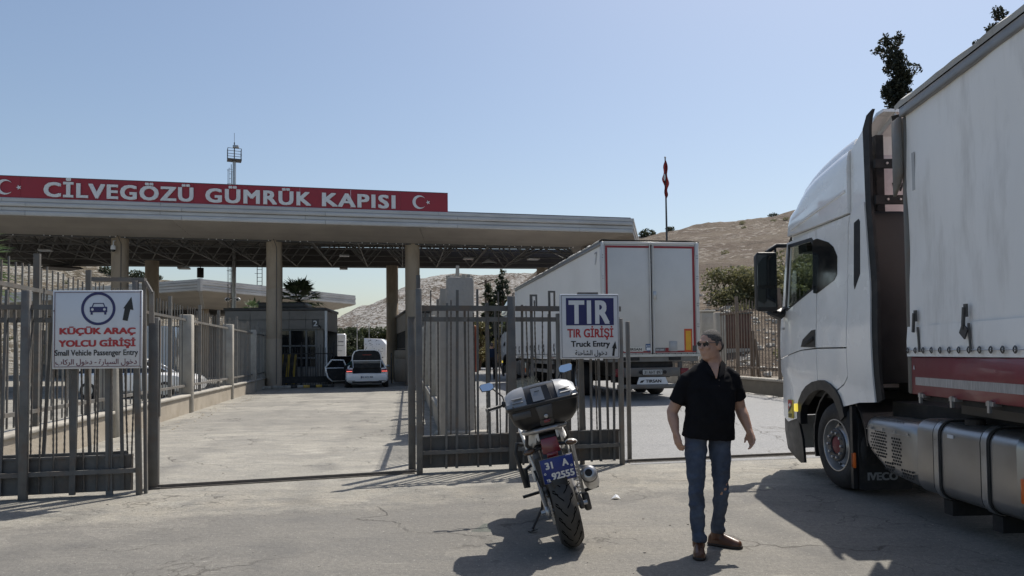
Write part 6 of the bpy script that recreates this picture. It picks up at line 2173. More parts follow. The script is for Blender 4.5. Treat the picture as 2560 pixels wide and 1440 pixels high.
        MB().loft([[(x, .66, z) for x, z in ((-.60, .96), (.60, .96), (.63, 1.19), (-.63, 1.19))], [(x, .70, z) for x, z in ((-.6, .96), (.6, .96), (.63, 1.19), (-.63, 1.19))]]).build('boot_shade', m_blackmat, t)
        for s in (-1, 1):
            MB().tube([(s * .58, .4, .98), (s * .60, .72, 1.36)], .014, 6).build('lid_strut', m_signwhite, t)
        b = MB(); b.ell((.15, .4, .53), (.24, .16, .11), 10, 7); b.ell((.32, .38, .51), (.16, .14, .08), 10, 7); b.ell((-.3, .42, .5), (.14, .12, .07), 10, 6)
        fuse(b, 'luggage', m_signwhite, t, .02, 2)
    if door_open:
        T = Matrix.Translation((-.90, 2.15, 0)) @ Matrix.Rotation(R(-62), 4, 'Z')
        # leaf in its own frame: hinge at the front edge, running backwards
        prof = [(0, .28), (-.72, .28), (-.93, .48), (-1.02, .80), (-1.04, .98), (0, .98)]
        dr = MB(T).loft([[(x, y, z) for y, z in prof] for x in (-.03, .05)]).build('door', paint, t, bevel=.015)
        MB(T).loft([[(x, y * .9 - .05, .32 + (z - .28) * .9) for y, z in prof] for x in (.055, .085)]).build('door_lining', m_blackmat, dr)
        fr = [(0, .98), (-.15, 1.36), (-.72, 1.38), (-1.04, .985)]
        mb = MB(T)
        for a, b in zip(fr, fr[1:]): mb.beam((.01, a[0], a[1]), (.01, b[0], b[1]), .05, .05)
        mb.build('window_frame', paint, dr)
        MB(T).loft([[(x, y, z) for y, z in fr] for x in (.005, .012)]).build('door_glass', m_darkglass, dr)
    return t


def wheel_small(t, c, s):
    mb = MB()
    pr = [(.20, -.1), (.24, -.11), (.30, -.10), (.325, -.06), (.325, .06), (.30, .10), (.24, .11), (.2, .1)]
    mb.lathe(pr, (c[0] - s * .09, c[1], c[2]), axis='x', n=24)
    ty = mb.build('tyre', m_rubber, t, smooth=True)
    mb = MB()
    mb.lathe([(.205, c[0] + s * .018), (.19, c[0] + s * .0), (.06, c[0] + s * .008), (0, c[0] + s * .02)], (0, c[1], c[2]), axis='x', n=20)
    mb.build('rim', m_steel, ty, smooth=True)


m_taillamp = mat('tail_lamp', (.24, .012, .016), .2, coat=.5)
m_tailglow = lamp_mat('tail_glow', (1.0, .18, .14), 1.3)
m_blackpaint = mat('black_car_paint', (.012, .013, .016), .2, coat=.8)
wc = make_car('white saloon with raised boot lid and open rear door in the car lane', (-6.95, 35.4, 0), R(11.5), m_white, True, True)
wc.scale = (1.12, 1.05, 0.98)
make_car('black estate car with roof rails just ahead of the white saloon', (-9.6, 42.0, 0), R(11), m_blackpaint, estate=True)
make_car('white car parked behind the left lane fence, only its bonnet showing between bars', (-17.0, 29.2, 0), R(-90), m_white, estate=True)


def box_van(label, loc, rz, w, l, h, paint, name='box_van', print_=None):
    t = thing(name, label, 'van', loc, rz)
    MB().b2((-w / 2, 0, .75), (w / 2, l, h)).build('box_body', paint, t, bevel=.03)
    MB().loft([[(x, y, z) for y, z in ((l + .02, .45), (l + 1.5, .45), (l + 1.5, 1.2), (l + 1.1, 2.0), (l + .02, 2.1))] for x in (-w * .46, w * .46)]).build('cab', paint, t, bevel=.04)
    MB().b2((-w * .3, .0, .45), (w * .3, l, .74)).build('chassis', m_blackmat, t)
    for s in (-1, 1):
        for y in (.9, l + .75): wheel_small(t, (s * w * .46, y, .33), s)
        MB().b2((s * w * .3, -.02, .5), (s * w * .45, .04, .66)).build('tail_light', m_taillamp, t)
        MB().b2((s * w * .01, -.012, .85), (s * w * .47, -.003, h - .08)).build('rear_door', m_tarp, t)
    MB().b2((-w * .46, -.05, .38), (w * .46, .05, .49)).build('bumper', m_darkmetal, t)
    return t


box_van('white tall van parked far behind the left lane fence', (-17.8, 36, 0), R(11), 2.1, 3.6, 3.1, m_white)
v = box_van('white box lorry with grey print on its rear doors far down the car lane', (-17.0, 71, 0), R(11), 2.0, 5, 3.65, m_white, 'box_lorry')
mb = MB()
for x, z, w_, h_ in ((-.75, 2.75, .25, .4), (-.3, 2.8, .5, .12), (.3, 2.85, .5, .12), (-.1, 2.5, .9, .06), (-.2, 2.0, .9, .05)):
    mb.b2((x, -.02, z), (x + w_, -.014, z + h_))
mb.build('print', mat('faded_grey_print', (.3, .3, .3), .6), v)
MB().b2((.45, -.02, 1.0), (.8, -.014, 1.5)).build('red_print', m_redtape, v)
t = thing('spotted_container', 'white container with small dark spots and a cut corner behind the white car', 'container', (-11.1, 60, 0), R(3))
MB().prism([(-.9, .7), (.86, .7), (.86, 2.45), (.5, 2.88), (-.9, 2.95)], 'y', 0, 4).build('body', m_white, t, bevel=.02)
mb = MB()
r9 = random.Random(9)
for k in range(60):
    x, z = r9.uniform(-.8, .75), r9.uniform(1.3, 2.8)
    if z > 2.5 and x > .4: continue
    s_ = r9.uniform(.02, .045)
    mb.box((x, -.006, z), (s_ * 2.2, .006, s_), rot=Matrix.Rotation(r9.uniform(-.8, .8), 3, 'Y'))
mb.build('spots', m_blackmat, t)
MB().b2((-.85, .1, 0), (.85, 3.9, .69)).build('undercarriage', m_blackmat, t)
for y in (.6, 3.2):
    for s in (-1, 1): wheel_small(t, (s * .85, y, .33), s)
t = thing('orange_container', 'narrow glimpse of an orange container through the middle gate', 'container', (-3.3, 50, 0), R(10))
MB().b2((0, 0, 0.2), (.9, 5, 3.5)).build('body', mat('orange_paint', (.42, .12, .02), .5, dirt=(.2, .08, .03)), t, bevel=.02)
for k in range(6): MB().b2((.08 + k * .14, -.03, .35), (.14 + k * .14, -.002, 3.4)).build('rib', m_redboard, t)
MB().b2((0, .1, 0), (.9, 4.9, .19)).build('base', m_blackmat, t)
t = thing('yard_wall', 'long grey sheet wall across the far end of the car lane', 'wall', (-26, 82, 0), R(0))
m_sheet = mat('grey_sheet', (.16, .155, .15), .7, var=.15, scale=1.5)
for k in range(26):
    MB().b2((k * 1.2 + .01, 0, 0), (k * 1.2 + 1.19, .1, 2.15 + .04 * (k % 3))).build('wall_panel', m_sheet, t)
# ---------------------------------------------------------------- motorcycle
m_tyre2 = mat('motorcycle_tyre', (.045, .042, .038), .7, var=.15, scale=18, dirt=(.09, .078, .062), damt=.45, dscale=10)
m_boxblack = mat('box_plastic', (.011, .011, .012), .34, var=.15, scale=6, bump=.1, bscale=240)
m_silver = mat('silver_plastic', (.27, .275, .285), .42, metal=.35, var=.05, dirt=(.28, .27, .25), damt=.4)
m_bikewhite = mat('bike_white', (.62, .61, .58), .35, var=.04, coat=.3, dirt=(.35, .31, .26), damt=.5, dscale=5)
m_redlens = mat('red_lens', (.17, .010, .018), .15, coat=.6)
m_amber = mat('amber_lens', (.10, .055, .03), .25, coat=.4)
m_plateblue = mat('plate_blue', (.015, .035, .19), .4, var=.04)
bk = thing('motorcycle', 'white motorcycle with black and silver top box leaning on its side stand', 'motorcycle', (.475, 5.97, .012), rot=(0, R(-13), R(2)))


def bike_wheel(y, r, w, grooves):
    c = (0, y, r)
    prof = []
    for k in range(13):
        f = -1 + 2 * k / 12
        prof.append((r - .052 * abs(f) ** 2.4, f * w / 2))
    prof = [(r - .115, -w * .36), (r - .08, -w * .47)] + prof + [(r - .08, w * .47), (r - .115, w * .36)]
    ty = MB().lathe(prof, c, axis='x', n=48, cap=False).build('tyre', m_tyre2, bk, smooth=True)
    if grooves:
        mb = MB()
        def sp(f, a):
            rr_ = r + .0012 - .052 * abs(f) ** 2.4
            return Vector((f * w / 2, y + rr_ * math.cos(a), r + rr_ * math.sin(a)))
        n = 17
        for k in range(n):
            a0 = 2 * math.pi * k / n
            for s in (-1, 1):
                path = [(0.0 + .06 * s, 0), (.28 * s, .07), (.5 * s, .17), (.62 * s, .31), (.80 * s, .36)]
                for off, ln in ((0 if s > 0 else math.pi / n, 5), ((0 if s > 0 else math.pi / n) + .19, 3)):
                    pts = path[:ln] if ln == 5 else [(.42 * s, .0), (.66 * s, .06), (.84 * s, .14)]
                    for (f0, b0), (f1, b1) in zip(pts, pts[1:]):
                        wd = .021
                        mb.add([sp(f0, a0 + off - b0 - wd), sp(f1, a0 + off - b1 - wd), sp(f1, a0 + off - b1 + wd), sp(f0, a0 + off - b0 + wd)], [(0, 1, 2, 3)])
        mb.build('tread_groove', mat('groove_black', (.004, .004, .004), .9, var=0, spec=.05), ty)
    mb = MB()
    mb.lathe([(r - .09, -w * .36), (r - .125, -w * .30), (r - .13, 0), (r - .125, w * .3), (r - .09, w * .36), (r - .11, w * .3), (r - .115, 0), (r - .11, -w * .3)], c, axis='x', n=36, closed=True)
    for k in range(6):
        a = 2 * math.pi * k / 6
        mb.beam((0, y, r), (0, y + (r - .12) * math.cos(a), r + (r - .12) * math.sin(a)), .04, .03)
    mb.lathe([(.045, -.07), (.05, -.03), (.05, .03), (.045, .07)], c, axis='x', n=16)
    mb.build('rim', m_darkmetal, ty, smooth=True)
    MB().lathe([(.06, .078), (.12, .078), (.12, .083), (.06, .083)], c, axis='x', n=28, closed=True).build('brake_disc', m_steel, ty)


bike_wheel(0.0, .315, .185, True)
bike_wheel(1.40, .305, .13, False)
for s in (-1, 1):
    mb = MB()
    mb.loft([[(s * .12, y, z), (s * .155, y, z), (s * .155, y, z + h), (s * .12, y, z + h)] for y, z, h in ((-.07, .285, .06), (.0, .275, .085), (.25, .31, .085), (.58, .36, .12))])
    mb.build('swingarm', m_steel if s < 0 else m_darkmetal, bk, bevel=.006)
MB().tube([(-.19, 0, .315), (.19, 0, .315)], .018, 8).build('axle', m_steel, bk)
MB().lathe([(.095, -.112), (.10, -.108), (.095, -.104)], (0, 0, .315), axis='x', n=26).build('sprocket', m_steel, bk)
mb = MB()
lk = []
for k in range(24): lk.append((.10 * math.sin(math.pi * (1 - k / 23)) * -1, .315 + .10 * math.cos(math.pi * (k / 23))))
for k in range(22): lk.append((.6 * k / 21, .415 - .03 * k / 21))
for k in range(22): lk.append((.6 * k / 21, .215 + .10 * k / 21))
for i, (y, z) in enumerate(lk):
    mb.box((-.108, y, z), (.018 if i % 2 else .010, .017, .016))
mb.build('chain', m_steel, bk)
MB().loft([[(x, y, z) for y, z in ((-.02, .44), (.34, .45), (.36, .40), (.30, .40), (0.02, .425))] for x in (-.125, -.095)]).build('chain_guard', m_graylt, bk, bevel=.004)
MB().loft([[(-.15, -.06, .26), (-.125, -.06, .26), (-.125, .16, .42), (-.15, .16, .42)], [(-.15, .0, .38), (-.125, .0, .38), (-.125, .2, .56), (-.15, .2, .56)]]).build('hugger_plate', m_graylt, bk, bevel=.01)
# exhaust
T = Matrix.Translation((.245, -.10, .555)) @ Matrix.Rotation(R(-7), 4, 'Z') @ Matrix.Rotation(R(-22), 4, 'X')
ex = MB(T).lathe([(.028, .012), (.03, -.004), (.045, -.002), (.052, .004), (.062, .01), (.066, .03), (.066, .36), (.05, .43), (.025, .50)], axis='y', n=24, cap=False).build('silencer', m_steel, bk, smooth=True)
MB(T).lathe([(0, .05), (.029, .05), (.029, .0)], axis='y', n=18).build('exhaust_mouth', m_blackmat, ex)
MB(T).lathe([(.0665, .03), (.069, .034), (.069, .055), (.0665, .06)], axis='y', n=24).build('end_band', m_darkmetal, ex)
MB().tube([(.195, .36, .40), (.18, .6, .30), (.12, .9, .25), (.10, 1.15, .45)], .024, 10).build('header_pipe', m_steel, bk, smooth=True)
MB().loft([[(.19, y, z), (.215, y, z), (.215, y + .05, z), (.19, y + .05, z)] for y, z in ((.30, .32), (.26, .55), (.20, .80))]).build('footrest_bracket', m_steel, bk)
MB().beam((.21, .32, .34), (.34, .30, .36), .035, .025).build('passenger_footrest', m_black, bk)
MB().b2((.17, .10, .22), (.225, .18, .36)).build('rear_caliper', m_darkmetal, bk, bevel=.01)
mb = MB()
for k in range(9): mb.box((.165 + .008 * (k % 2), .05 + .015 * k, .60 - .03 * k), (.022, .022, .014))
mb.build('shock_spring', m_steel, bk)
# tail
mb = MB()
for s in (-1, 1):
    T = [(s * .16, .55, .70, .20), (s * .165, .32, .78, .17), (s * .14, .10, .84, .12), (s * .085, -.10, .89, .07)]
    mb2 = MB()
    mb2.loft([[(x, y, z), (x * .78, y, z - .01), (x * .78, y, z + h), (x * .97, y, z + h * .8)] for x, y, z, h in T])
    mb2.build('tail_fairing', m_bikewhite, bk, bevel=.008)
    # slim side panel running down to the footrest
    mb2 = MB()
    mb2.loft([[(s * .205, .62, .96), (s * .175, .60, .96), (s * .165, .50, .93), (s * .195, .50, .93)], [(s * .19, .40, .80), (s * .17, .40, .80), (s * .16, .30, .80), (s * .18, .30, .80)], [(s * .155, .18, .55), (s * .14, .18, .55), (s * .135, .10, .57), (s * .15, .10, .57)]])
    mb2.build('side_panel', m_bikewhite, bk, bevel=.008)
    MB().loft([[(s * .17, .20, .62), (s * .15, .20, .62), (s * .15, .10, .64), (s * .17, .10, .64)], [(s * .15, .06, .50), (s * .14, .06, .50), (s * .14, .0, .52), (s * .15, .0, .52)]]).build('frame_plate', m_black, bk)
    # indicators
    MB().tube([(s * .07, -.06, .83), (s * .13, -.06, .82)], .014, 7).build('indicator_stem', m_black, bk)
    T2 = Matrix.Translation((s * .17, -.06, .82)) @ Matrix.Rotation(R(s * 8), 4, 'Y')
    ind = MB(T2).ell((0, 0, 0), (.052, .034, .027), 14, 8).build('indicator', m_bikewhite if s > 0 else m_black, bk, smooth=True)
    MB(T2).ell((0, -.012, -.001), (.046, .028, .022), 14, 8).build('indicator_lens', m_amber, ind, smooth=True)
MB().loft([[(-.10, -.10, .86), (.10, -.10, .86), (.11, .3, .82), (-.11, .3, .82)], [(-.09, -.08, .925), (.09, -.08, .925), (.12, .3, .94), (-.12, .3, .94)]]).build('tail_tray', m_black, bk, bevel=.01)
MB().loft([[(-.075, -.13, .775), (.075, -.13, .775), (.075, -.02, .775), (-.075, -.02, .775)], [(-.066, -.115, .90), (.066, -.115, .90), (.06, -.02, .9), (-.06, -.02, .9)]]).build('tail_light', m_redlens, bk, bevel=.012, seg=2)
MB().b2((-.045, -.155, .745), (.045, -.11, .79)).build('reflector', m_redlens, bk, bevel=.006)
MB().loft([[(-.08, -.12, .80), (.08, -.12, .80), (.08, -.05, .80), (-.08, -.05, .80)], [(-.07, -.20, .60), (.07, -.20, .60), (.07, -.17, .58), (-.07, -.17, .58)], [(-.045, -.235, .48), (.045, -.235, .48), (.045, -.22, .47), (-.045, -.22, .47)]]).build('mudguard', m_black, bk, bevel=.006)
TP = Matrix.Translation((.012, -.215, .66)) @ Matrix.Rotation(R(12), 4, 'X')
pl = MB(TP).b2((-.128, -.004, -.098), (.128, .004, .098)).build('number_plate', m_plateblue, bk, bevel=.003)
MB(TP).b2((-.132, .0045, -.102), (.132, .012, .102)).build('plate_holder', m_graylt, pl)
for s, x0, x1, zb, cap in (('31', -.095, -.035, .018, .058), ('A', .038, .088, .018, .058), ('92555', -.062, .118, -.075, .058), ('TR', -.108, -.075, -.086, .026)):
    o = lettering('lettering', s, x0, x1, zb, cap, m_letter, pl, y=-.0062, bold=.045)
    o.matrix_local = TP
mb = MB(TP)
for x, z in ((-.108, -.015), (.108, .010)): mb.lathe([(.009, -.0045), (.009, -.0065), (.005, -.0065), (.005, -.0045)], (x, 0, z), axis='y', n=12, closed=True)
mb.build('plate_screw', m_letter, pl)
# grab rail and carrier
MB().tube([(-.15, .42, .93), (-.17, .20, .945), (-.15, -.03, .965), (-.08, -.10, .97), (.08, -.10, .97), (.15, -.03, .965), (.17, .20, .945), (.15, .42, .93)], .021, 10, sx=1.2).build('grab_rail', m_steel, bk, smooth=True)
for s in (-1, 1):
    MB().tube([(s * .155, .0, .955), (s * .175, .06, .86), (s * .15, .20, .80)], .016, 8).build('grab_handle', m_darkmetal, bk, smooth=True)
    MB().beam((s * .1, .28, .955), (s * .1, -.02, .985), .03, .02).build('carrier_bar', m_black, bk)
# top box
def rrect(z, w, y0, y1, r_=.06, n=4):
    pts = []
    for cx_, cy_, a0 in ((w - r_, y1 - r_, 0), (-w + r_, y1 - r_, 90), (-w + r_, y0 + r_, 180), (w - r_, y0 + r_, 270)):
        for k in range(n + 1):
            a = R(a0 + 90 * k / n)
            pts.append((cx_ + r_ * math.cos(a) + .02, cy_ + r_ * math.sin(a), z))
    return pts
bx = MB().loft([rrect(.985, .17, -.06, .24, .06), rrect(1.0, .21, -.10, .27, .07), rrect(1.05, .255, -.145, .30, .08), rrect(1.12, .276, -.168, .315, .08), rrect(1.165, .283, -.175, .32, .08)]).build('top_box', m_boxblack, bk, smooth=True)
MB().loft([rrect(1.162, .288, -.18, .325, .08), rrect(1.168, .294, -.186, .33, .085), rrect(1.188, .294, -.186, .33, .085), rrect(1.194, .288, -.18, .325, .08)]).build('rim_band', m_boxblack, bx, smooth=True)
def lid_sec(x):
    f = abs(x) / .28
    top = 1.325 - .028 * f ** 2 - .03 * max(0, f - .8) * 5
    yb = -.165 + .035 * f ** 2
    return [(x + .02, yb, 1.19), (x + .02, yb + .012, 1.215), (x + .02, yb + .06, top - .045), (x + .02, yb + .105, top - .008), (x + .02, yb + .17, top), (x + .02, .20, top - .005), (x + .02, .28, top - .05), (x + .02, .31, 1.19)]
MB().loft([lid_sec(-.272 + .544 * k / 20) for k in range(21)]).build('lid', m_boxblack, bx, smooth=True)
def grow(sec, d):
    c = (sec[0][0], .08, 1.22)
    return [(p[0], p[1] - d if p[1] < 0.05 else p[1] + d * .5, p[2] + (d if p[2] > 1.2 else 0)) for p in sec]
for s in (-1, 1):
    sp_ = MB().loft([grow(lid_sec(s * x), .006) for x in (.125, .16, .20, .24, .268, .281)]).build('silver_panel', m_silver, bx, smooth=True)
    mb = MB()
    for z in (1.225, 1.255):
        mb.loft([[(s * x + .02, -.163 + .035 * (x / .28) ** 2 + (z - 1.215) * .62 - .004 + d, z + e) for d, e in ((0, -.006), (-.008, 0), (0, .006), (.012, 0))] for x in (.15, .19, .235)])
    mb.build('rib', m_silver, sp_, smooth=True)
    mb = MB(); mb.lathe([(.007, -.17), (.006, -.178)], (s * .235 + .02, 0, 1.203), axis='y', n=8); mb.build('rivet', m_darkmetal, sp_)
mb = MB()
mb.loft([[(x + .02, y, z) for x, y, z in ((-w, -.172, 1.195), (w, -.172, 1.195), (w * .86, -.105, 1.312), (-w * .86, -.105, 1.312))] for w in (.075,)] + [[(x + .02, y, z) for x, y, z in ((-w, -.152, 1.195), (w, -.152, 1.195), (w * .86, -.085, 1.31), (-w * .86, -.085, 1.31))] for w in (.085,)])
mb.build('logo_recess', m_black, bx)
lg_ = MB().loft([[(x - .005, y, z) for x, y, z in ((-.046, -.176 + d, 1.205), (.046, -.176 + d, 1.205), (.040, -.117 + d, 1.305), (-.048, -.117 + d, 1.305))] for d in (0, .008)]).build('logo_panel', m_silver, bx)
MB().loft([[(x - .005, y, z) for x, y, z in ((-.02, -.1365 + d, 1.275), (.02, -.1365 + d, 1.275), (.02, -.1335 + d, 1.281), (-.02, -.1335 + d, 1.281))] for d in (0, .004)]).build('logo_line', m_darkmetal, lg_)
MB().loft([[(x + .02, y, z) for x, y, z in ((-.07, -.190, 1.165), (.07, -.190, 1.165), (.055, -.125, 1.0), (-.055, -.125, 1.0))], [(x + .02, y, z) for x, y, z in ((-.07, -.15, 1.165), (.07, -.15, 1.165), (.055, -.09, 1.0), (-.055, -.09, 1.0))]]).build('latch_panel', m_darkmetal, bx, bevel=.01)
MB().lathe([(.016, -.172), (.016, -.180), (.010, -.184)], (.02, 0, 1.075), axis='y', n=14).build('lock', m_steel, bx)
MB().b2((-.005, -.172, 1.025), (.045, -.155, 1.05)).build('reflector', m_redlens, bx, bevel=.004)
MB().b2((-.235, -.176, 1.095), (-.09, -.166, 1.15)).build('badge_strip', m_darkmetal, bx, bevel=.006)
# seat, tank, engine, frame
MB().loft([[(x, y, z) for x, z in ((-w, z0), (w, z0), (w * .8, z1), (-w * .8, z1))] for y, w, z0, z1 in ((.25, .13, .82, .92), (.5, .15, .76, .86), (.78, .11, .76, .85))]).build('seat', m_black, bk, bevel=.03, seg=2)
mb = MB()
mb.loft([[(x, y, z) for x, z in ((-w * .6, z0), (w * .6, z0), (w, z0 + .12), (w * .7, z1), (0, z1 + .02), (-w * .7, z1), (-w, z0 + .12))] for y, w, z0, z1 in ((.76, .10, .72, .86), (.9, .16, .70, .98), (1.12, .17, .72, 1.0), (1.28, .10, .78, .94))])
mb.build('fuel_tank', m_bikewhite, bk, smooth=True)
MB().b2((-.14, .62, .26), (.14, 1.08, .66)).build('engine', m_darkmetal, bk, bevel=.04, seg=2)
MB().loft([[(x, y, z) for x, z in ((-.07, z0), (.07, z0), (.07, z1), (-.07, z1))] for y, z0, z1 in ((.3, .62, .76), (.6, .58, .74), (1.25, .80, .95))]).build('frame', m_black, bk)
for s in (-1, 1):
    MB().tube([(s * .09, 1.40, .305), (s * .09, 1.27, .68), (s * .09, 1.16, 1.05)], [.028, .026, .022], 10).build('fork_leg', m_steel, bk, smooth=True)
    MB().loft([[(s * .17, y, z), (s * .145, y, z), (s * .10, y + .1, z + h), (s * .13, y + .1, z + h)] for y, z, h in ((.80, .42, .25), (1.05, .45, .42), (1.32, .75, .22))]).build('front_fairing', m_bikewhite, bk, bevel=.01)
mb = MB()
mb.loft([[(x, y, z) for x, z in ((-w, z0), (w, z0), (w * .8, z1), (-w * .8, z1))] for y, w, z0, z1 in ((1.22, .14, .86, 1.08), (1.36, .15, .82, 1.06), (1.5, .08, .84, .98))])
mb.build('headlamp_cowl', m_bikewhite, bk, bevel=.02)
MB().loft([[(x, y, z) for x, y, z in ((-.15, 1.36, 1.04), (.15, 1.36, 1.04), (.10, 1.20, 1.34), (-.10, 1.20, 1.34))], [(x, y + .006, z) for x, y, z in ((-.15, 1.36, 1.04), (.15, 1.36, 1.04), (.10, 1.20, 1.34), (-.10, 1.20, 1.34))]]).build('windscreen', m_glass, bk)
MB().loft([[(x, 1.40 + (.305 + .03) * math.cos(a), .305 + .335 * math.sin(a)) for x in (-.065, .065)] + [(x, 1.40 + (.345) * math.cos(a), .305 + .345 * math.sin(a)) for x in (.065, -.065)] for a in [R(30) + R(120) * k / 8 for k in range(9)]]).build('front_mudguard', m_bikewhite, bk, smooth=True)
# handlebar turned a little to the left, mirrors
MB().tube([(-.41, 1.10, 1.135), (-.24, 1.19, 1.14), (-.12, 1.22, 1.08), (.12, 1.22, 1.08), (.24, 1.19, 1.14), (.41, 1.10, 1.135)], .012, 8).build('handlebar', m_darkmetal, bk, smooth=True)
for s in (-1, 1):
    MB().tube([(s * .43, 1.085, 1.135), (s * .415, 1.10, 1.135), (s * .40, 1.105, 1.135), (s * .30, 1.155, 1.138)], [.020, .020, .0165, .0165], 10).build('grip', m_black, bk, smooth=True)
    MB().tube([(s * .43, 1.088, 1.135), (s * .445, 1.08, 1.135)], .018, 10).build('bar_end', m_graylt, bk)
    MB().box((s * .265, 1.175, 1.145), (.05, .06, .06)).build('switch_block', m_black, bk, bevel=.01)
    MB().tube([(s * .26, 1.21, 1.14), (s * .34, 1.20, 1.115), (s * .42, 1.14, 1.11)], .006, 6).build('lever', m_steel, bk, smooth=True)
    MB().tube([(s * .26, 1.18, 1.16), (s * .265, 1.185, 1.22), (s * .34, 1.2, 1.315)], .0075, 7).build('mirror_stem', m_black, bk, smooth=True)
    TM = Matrix.Translation((s * .395, 1.19, 1.345)) @ Matrix.Rotation(R(s * -14), 4, 'Z') @ Matrix.Rotation(R(-18), 4, 'X')
    hx = [(-.072 * s, -.028), (-.03 * s, -.046), (.055 * s, -.036), (.068 * s, .018), (.045 * s, .038), (-.05 * s, .036), (-.075 * s, .012)]
    mh = MB(TM).loft([[(x, 0, z) for x, z in hx], [(x * .95, .022, z * .95) for x, z in hx], [(x * .55, .036, z * .5) for x, z in hx]]).build('mirror', m_black, bk, bevel=.003)
    MB(TM).loft([[(x * .92, y, z * .9) for x, z in hx] for y in (-.001, -.003)]).build('mirror_glass', m_mirror, mh)
# crash guard at the left, foot pegs, side stand
MB().tube([(-.15, .55, .80), (-.25, .50, .83), (-.275, .47, .76), (-.262, .45, .60), (-.255, .45, .46), (-.235, .47, .45), (-.225, .5, .6), (-.16, .55, .62)], .017, 8, sx=1.3).build('crash_guard', m_black, bk, smooth=True)
MB().beam((-.12, .62, .36), (-.30, .60, .355), .03, .022).build('footpeg', m_black, bk)
MB().tube([(-.13, .58, .33), (-.16, .60, .22), (-.285, .52, .085)], [.014, .013, .011], 8).build('side_stand', m_black, bk, smooth=True)
MB().beam((-.32, .50, .075), (-.25, .54, .072), .04, .008).build('stand_foot', m_black, bk)
mb = MB()
mb.tube([(-.10, .02, .92), (-.07, -.08, .88), (-.03, -.02, .84), (-.06, .05, .80)], .008, 6)
mb.tube([(.10, .02, .92), (.06, -.09, .90), (.02, -.04, .86)], .007, 6)
mb.build('cables', m_blackmat, bk, smooth=True)
# ---------------------------------------------------------------- masts, flag, poles
t = thing('light_mast', 'tall light mast with caged platform and ladder rising above the red sign', 'mast', (-17.3, 46.0, 0))
MB().tube([(0, 0, 0), (0, 0, 7), (0, 0, 13.9)], [.145, .125, .10], 14).build('shaft', m_steel, t, smooth=True)
MB().tube([(0, 0, 13.9), (0, 0, 15.0)], .035, 6).build('lightning_rod', m_darkmetal, t)
MB().tube([(0, 0, 15.0), (0, 0, 15.6)], .012, 5).build('rod_tip', m_darkmetal, t)
mb = MB(Matrix.Rotation(R(24), 4, 'Z'))
mb.b2((-.42, -.34, 13.82), (.42, .34, 13.9))
mb.build('platform', m_darkmetal, t)
mb = MB(Matrix.Rotation(R(24), 4, 'Z'))
for z in (14.2, 14.55):
    c = [(-.4, -.32, z), (.4, -.32, z), (.4, .32, z), (-.4, .32, z)]
    for a, b in zip(c, c[1:] + c[:1]): mb.beam(a, b, .025)
for x, y in ((-.4, -.32), (.4, -.32), (.4, .32), (-.4, .32)): mb.beam((x, y, 13.9), (x, y, 14.55), .028)
mb.build('guard_rail', m_darkmetal, t)
MB().box((.10, 0, 14.72), (.34, .2, .17)).build('lamp_head', m_steel, t, bevel=.01)
mb = MB()
mb.beam((-.17, -.05, 1.5), (-.17, -.05, 13.6), .03); mb.beam((-.30, -.05, 1.5), (-.30, -.05, 13.4), .02)
for k in range(40): mb.beam((-.30, -.05, 1.6 + k * .3), (-.17, -.05, 1.6 + k * .3), .018)
mb.build('ladder', m_darkmetal, t)
mb = MB()
for k in range(13):
    z = 2.4 + k * .9
    mb.tube([(-.17 + .19 * math.cos(a), -.05 + .30 * math.sin(a) - .1, z) for a in [R(20) + R(320) * q / 12 for q in range(13)]], .010, 4)
for a in (100, 180, 260): mb.tube([(-.17 + .19 * math.cos(R(a)), -.15 + .30 * math.sin(R(a)), 2.4), (-.17 + .19 * math.cos(R(a)), -.15 + .30 * math.sin(R(a)), 13.2)], .008, 4)
mb.build('ladder_cage', m_darkmetal, t)
for s, lab in ((-1, 'left'), (1, 'right')):
    c = thing('security_camera', 'white camera on the %s side of the light mast arm' % ('pole-facing' if s < 0 else 'booth-facing'), 'camera', (-17.3 + s * .33, 45.78, 5.1))
    MB().tube([(-s * .25, .12, .08), (0, .1, .08)], .02, 6).build('arm', m_darkmetal, c)
    MB().ell((0, 0, .0), (.16, .16, .13), 12, 8).build('housing', m_signwhite, c, smooth=True)
    MB().ell((0, -.10, -.02), (.075, .075, .07), 10, 6).build('lens', m_darkglass, c, smooth=True)
t = thing('lattice_mast', 'thin lattice mast with rungs beyond the far canopy', 'mast', (-25.6, 75, 0))
mb = MB()
for x in (-.25, .25): mb.beam((x, 0, 0), (x, 0, 12.2), .06)
mb.build('leg', m_darkmetal, t)
mb = MB()
for k in range(30): mb.beam((-.5 if k % 3 == 0 else -.25, 0, .4 + k * .4), (.25, 0, .4 + k * .4), .04)
mb.build('rung', m_darkmetal, t)
t = thing('flagpole', 'slender flagpole with limp red flag beyond the trailer', 'flagpole', (11.0, 52.0, 0))
MB().tube([(0, 0, 0), (0, 0, 8), (-.02, 0, 15.3)], [.095, .08, .045], 10).build('pole', m_darkmetal, t, smooth=True)
MB().ell((-.02, 0, 15.36), (.07, .07, .08), 8, 6).build('finial', m_steel, t)
m_flag = mat('flag_red', (.36, .035, .028), .8, var=.08)
mb = MB()
vs_, fs_ = [], []
for j in range(19):
    z = 15.1 - 2.75 * j / 18
    for i in range(13):
        f = i / 12
        w = .48 * (math.sin(math.pi * min(1, j / 18 * 1.05)) ** .7) * (.7 + .3 * math.sin(j * .9)) + .05
        vs_.append((-.02 - w * .5 + w * f, .10 * math.sin(f * 11 + j * .35) - .06, z - .25 * f * math.sin(j / 18 * 3)))
for j in range(18):
    for i in range(12): fs_.append((j * 13 + i, j * 13 + i + 1, j * 13 + i + 14, j * 13 + i + 13))
fl = MB().add(vs_, fs_).build('flag', m_flag, t, smooth=True)
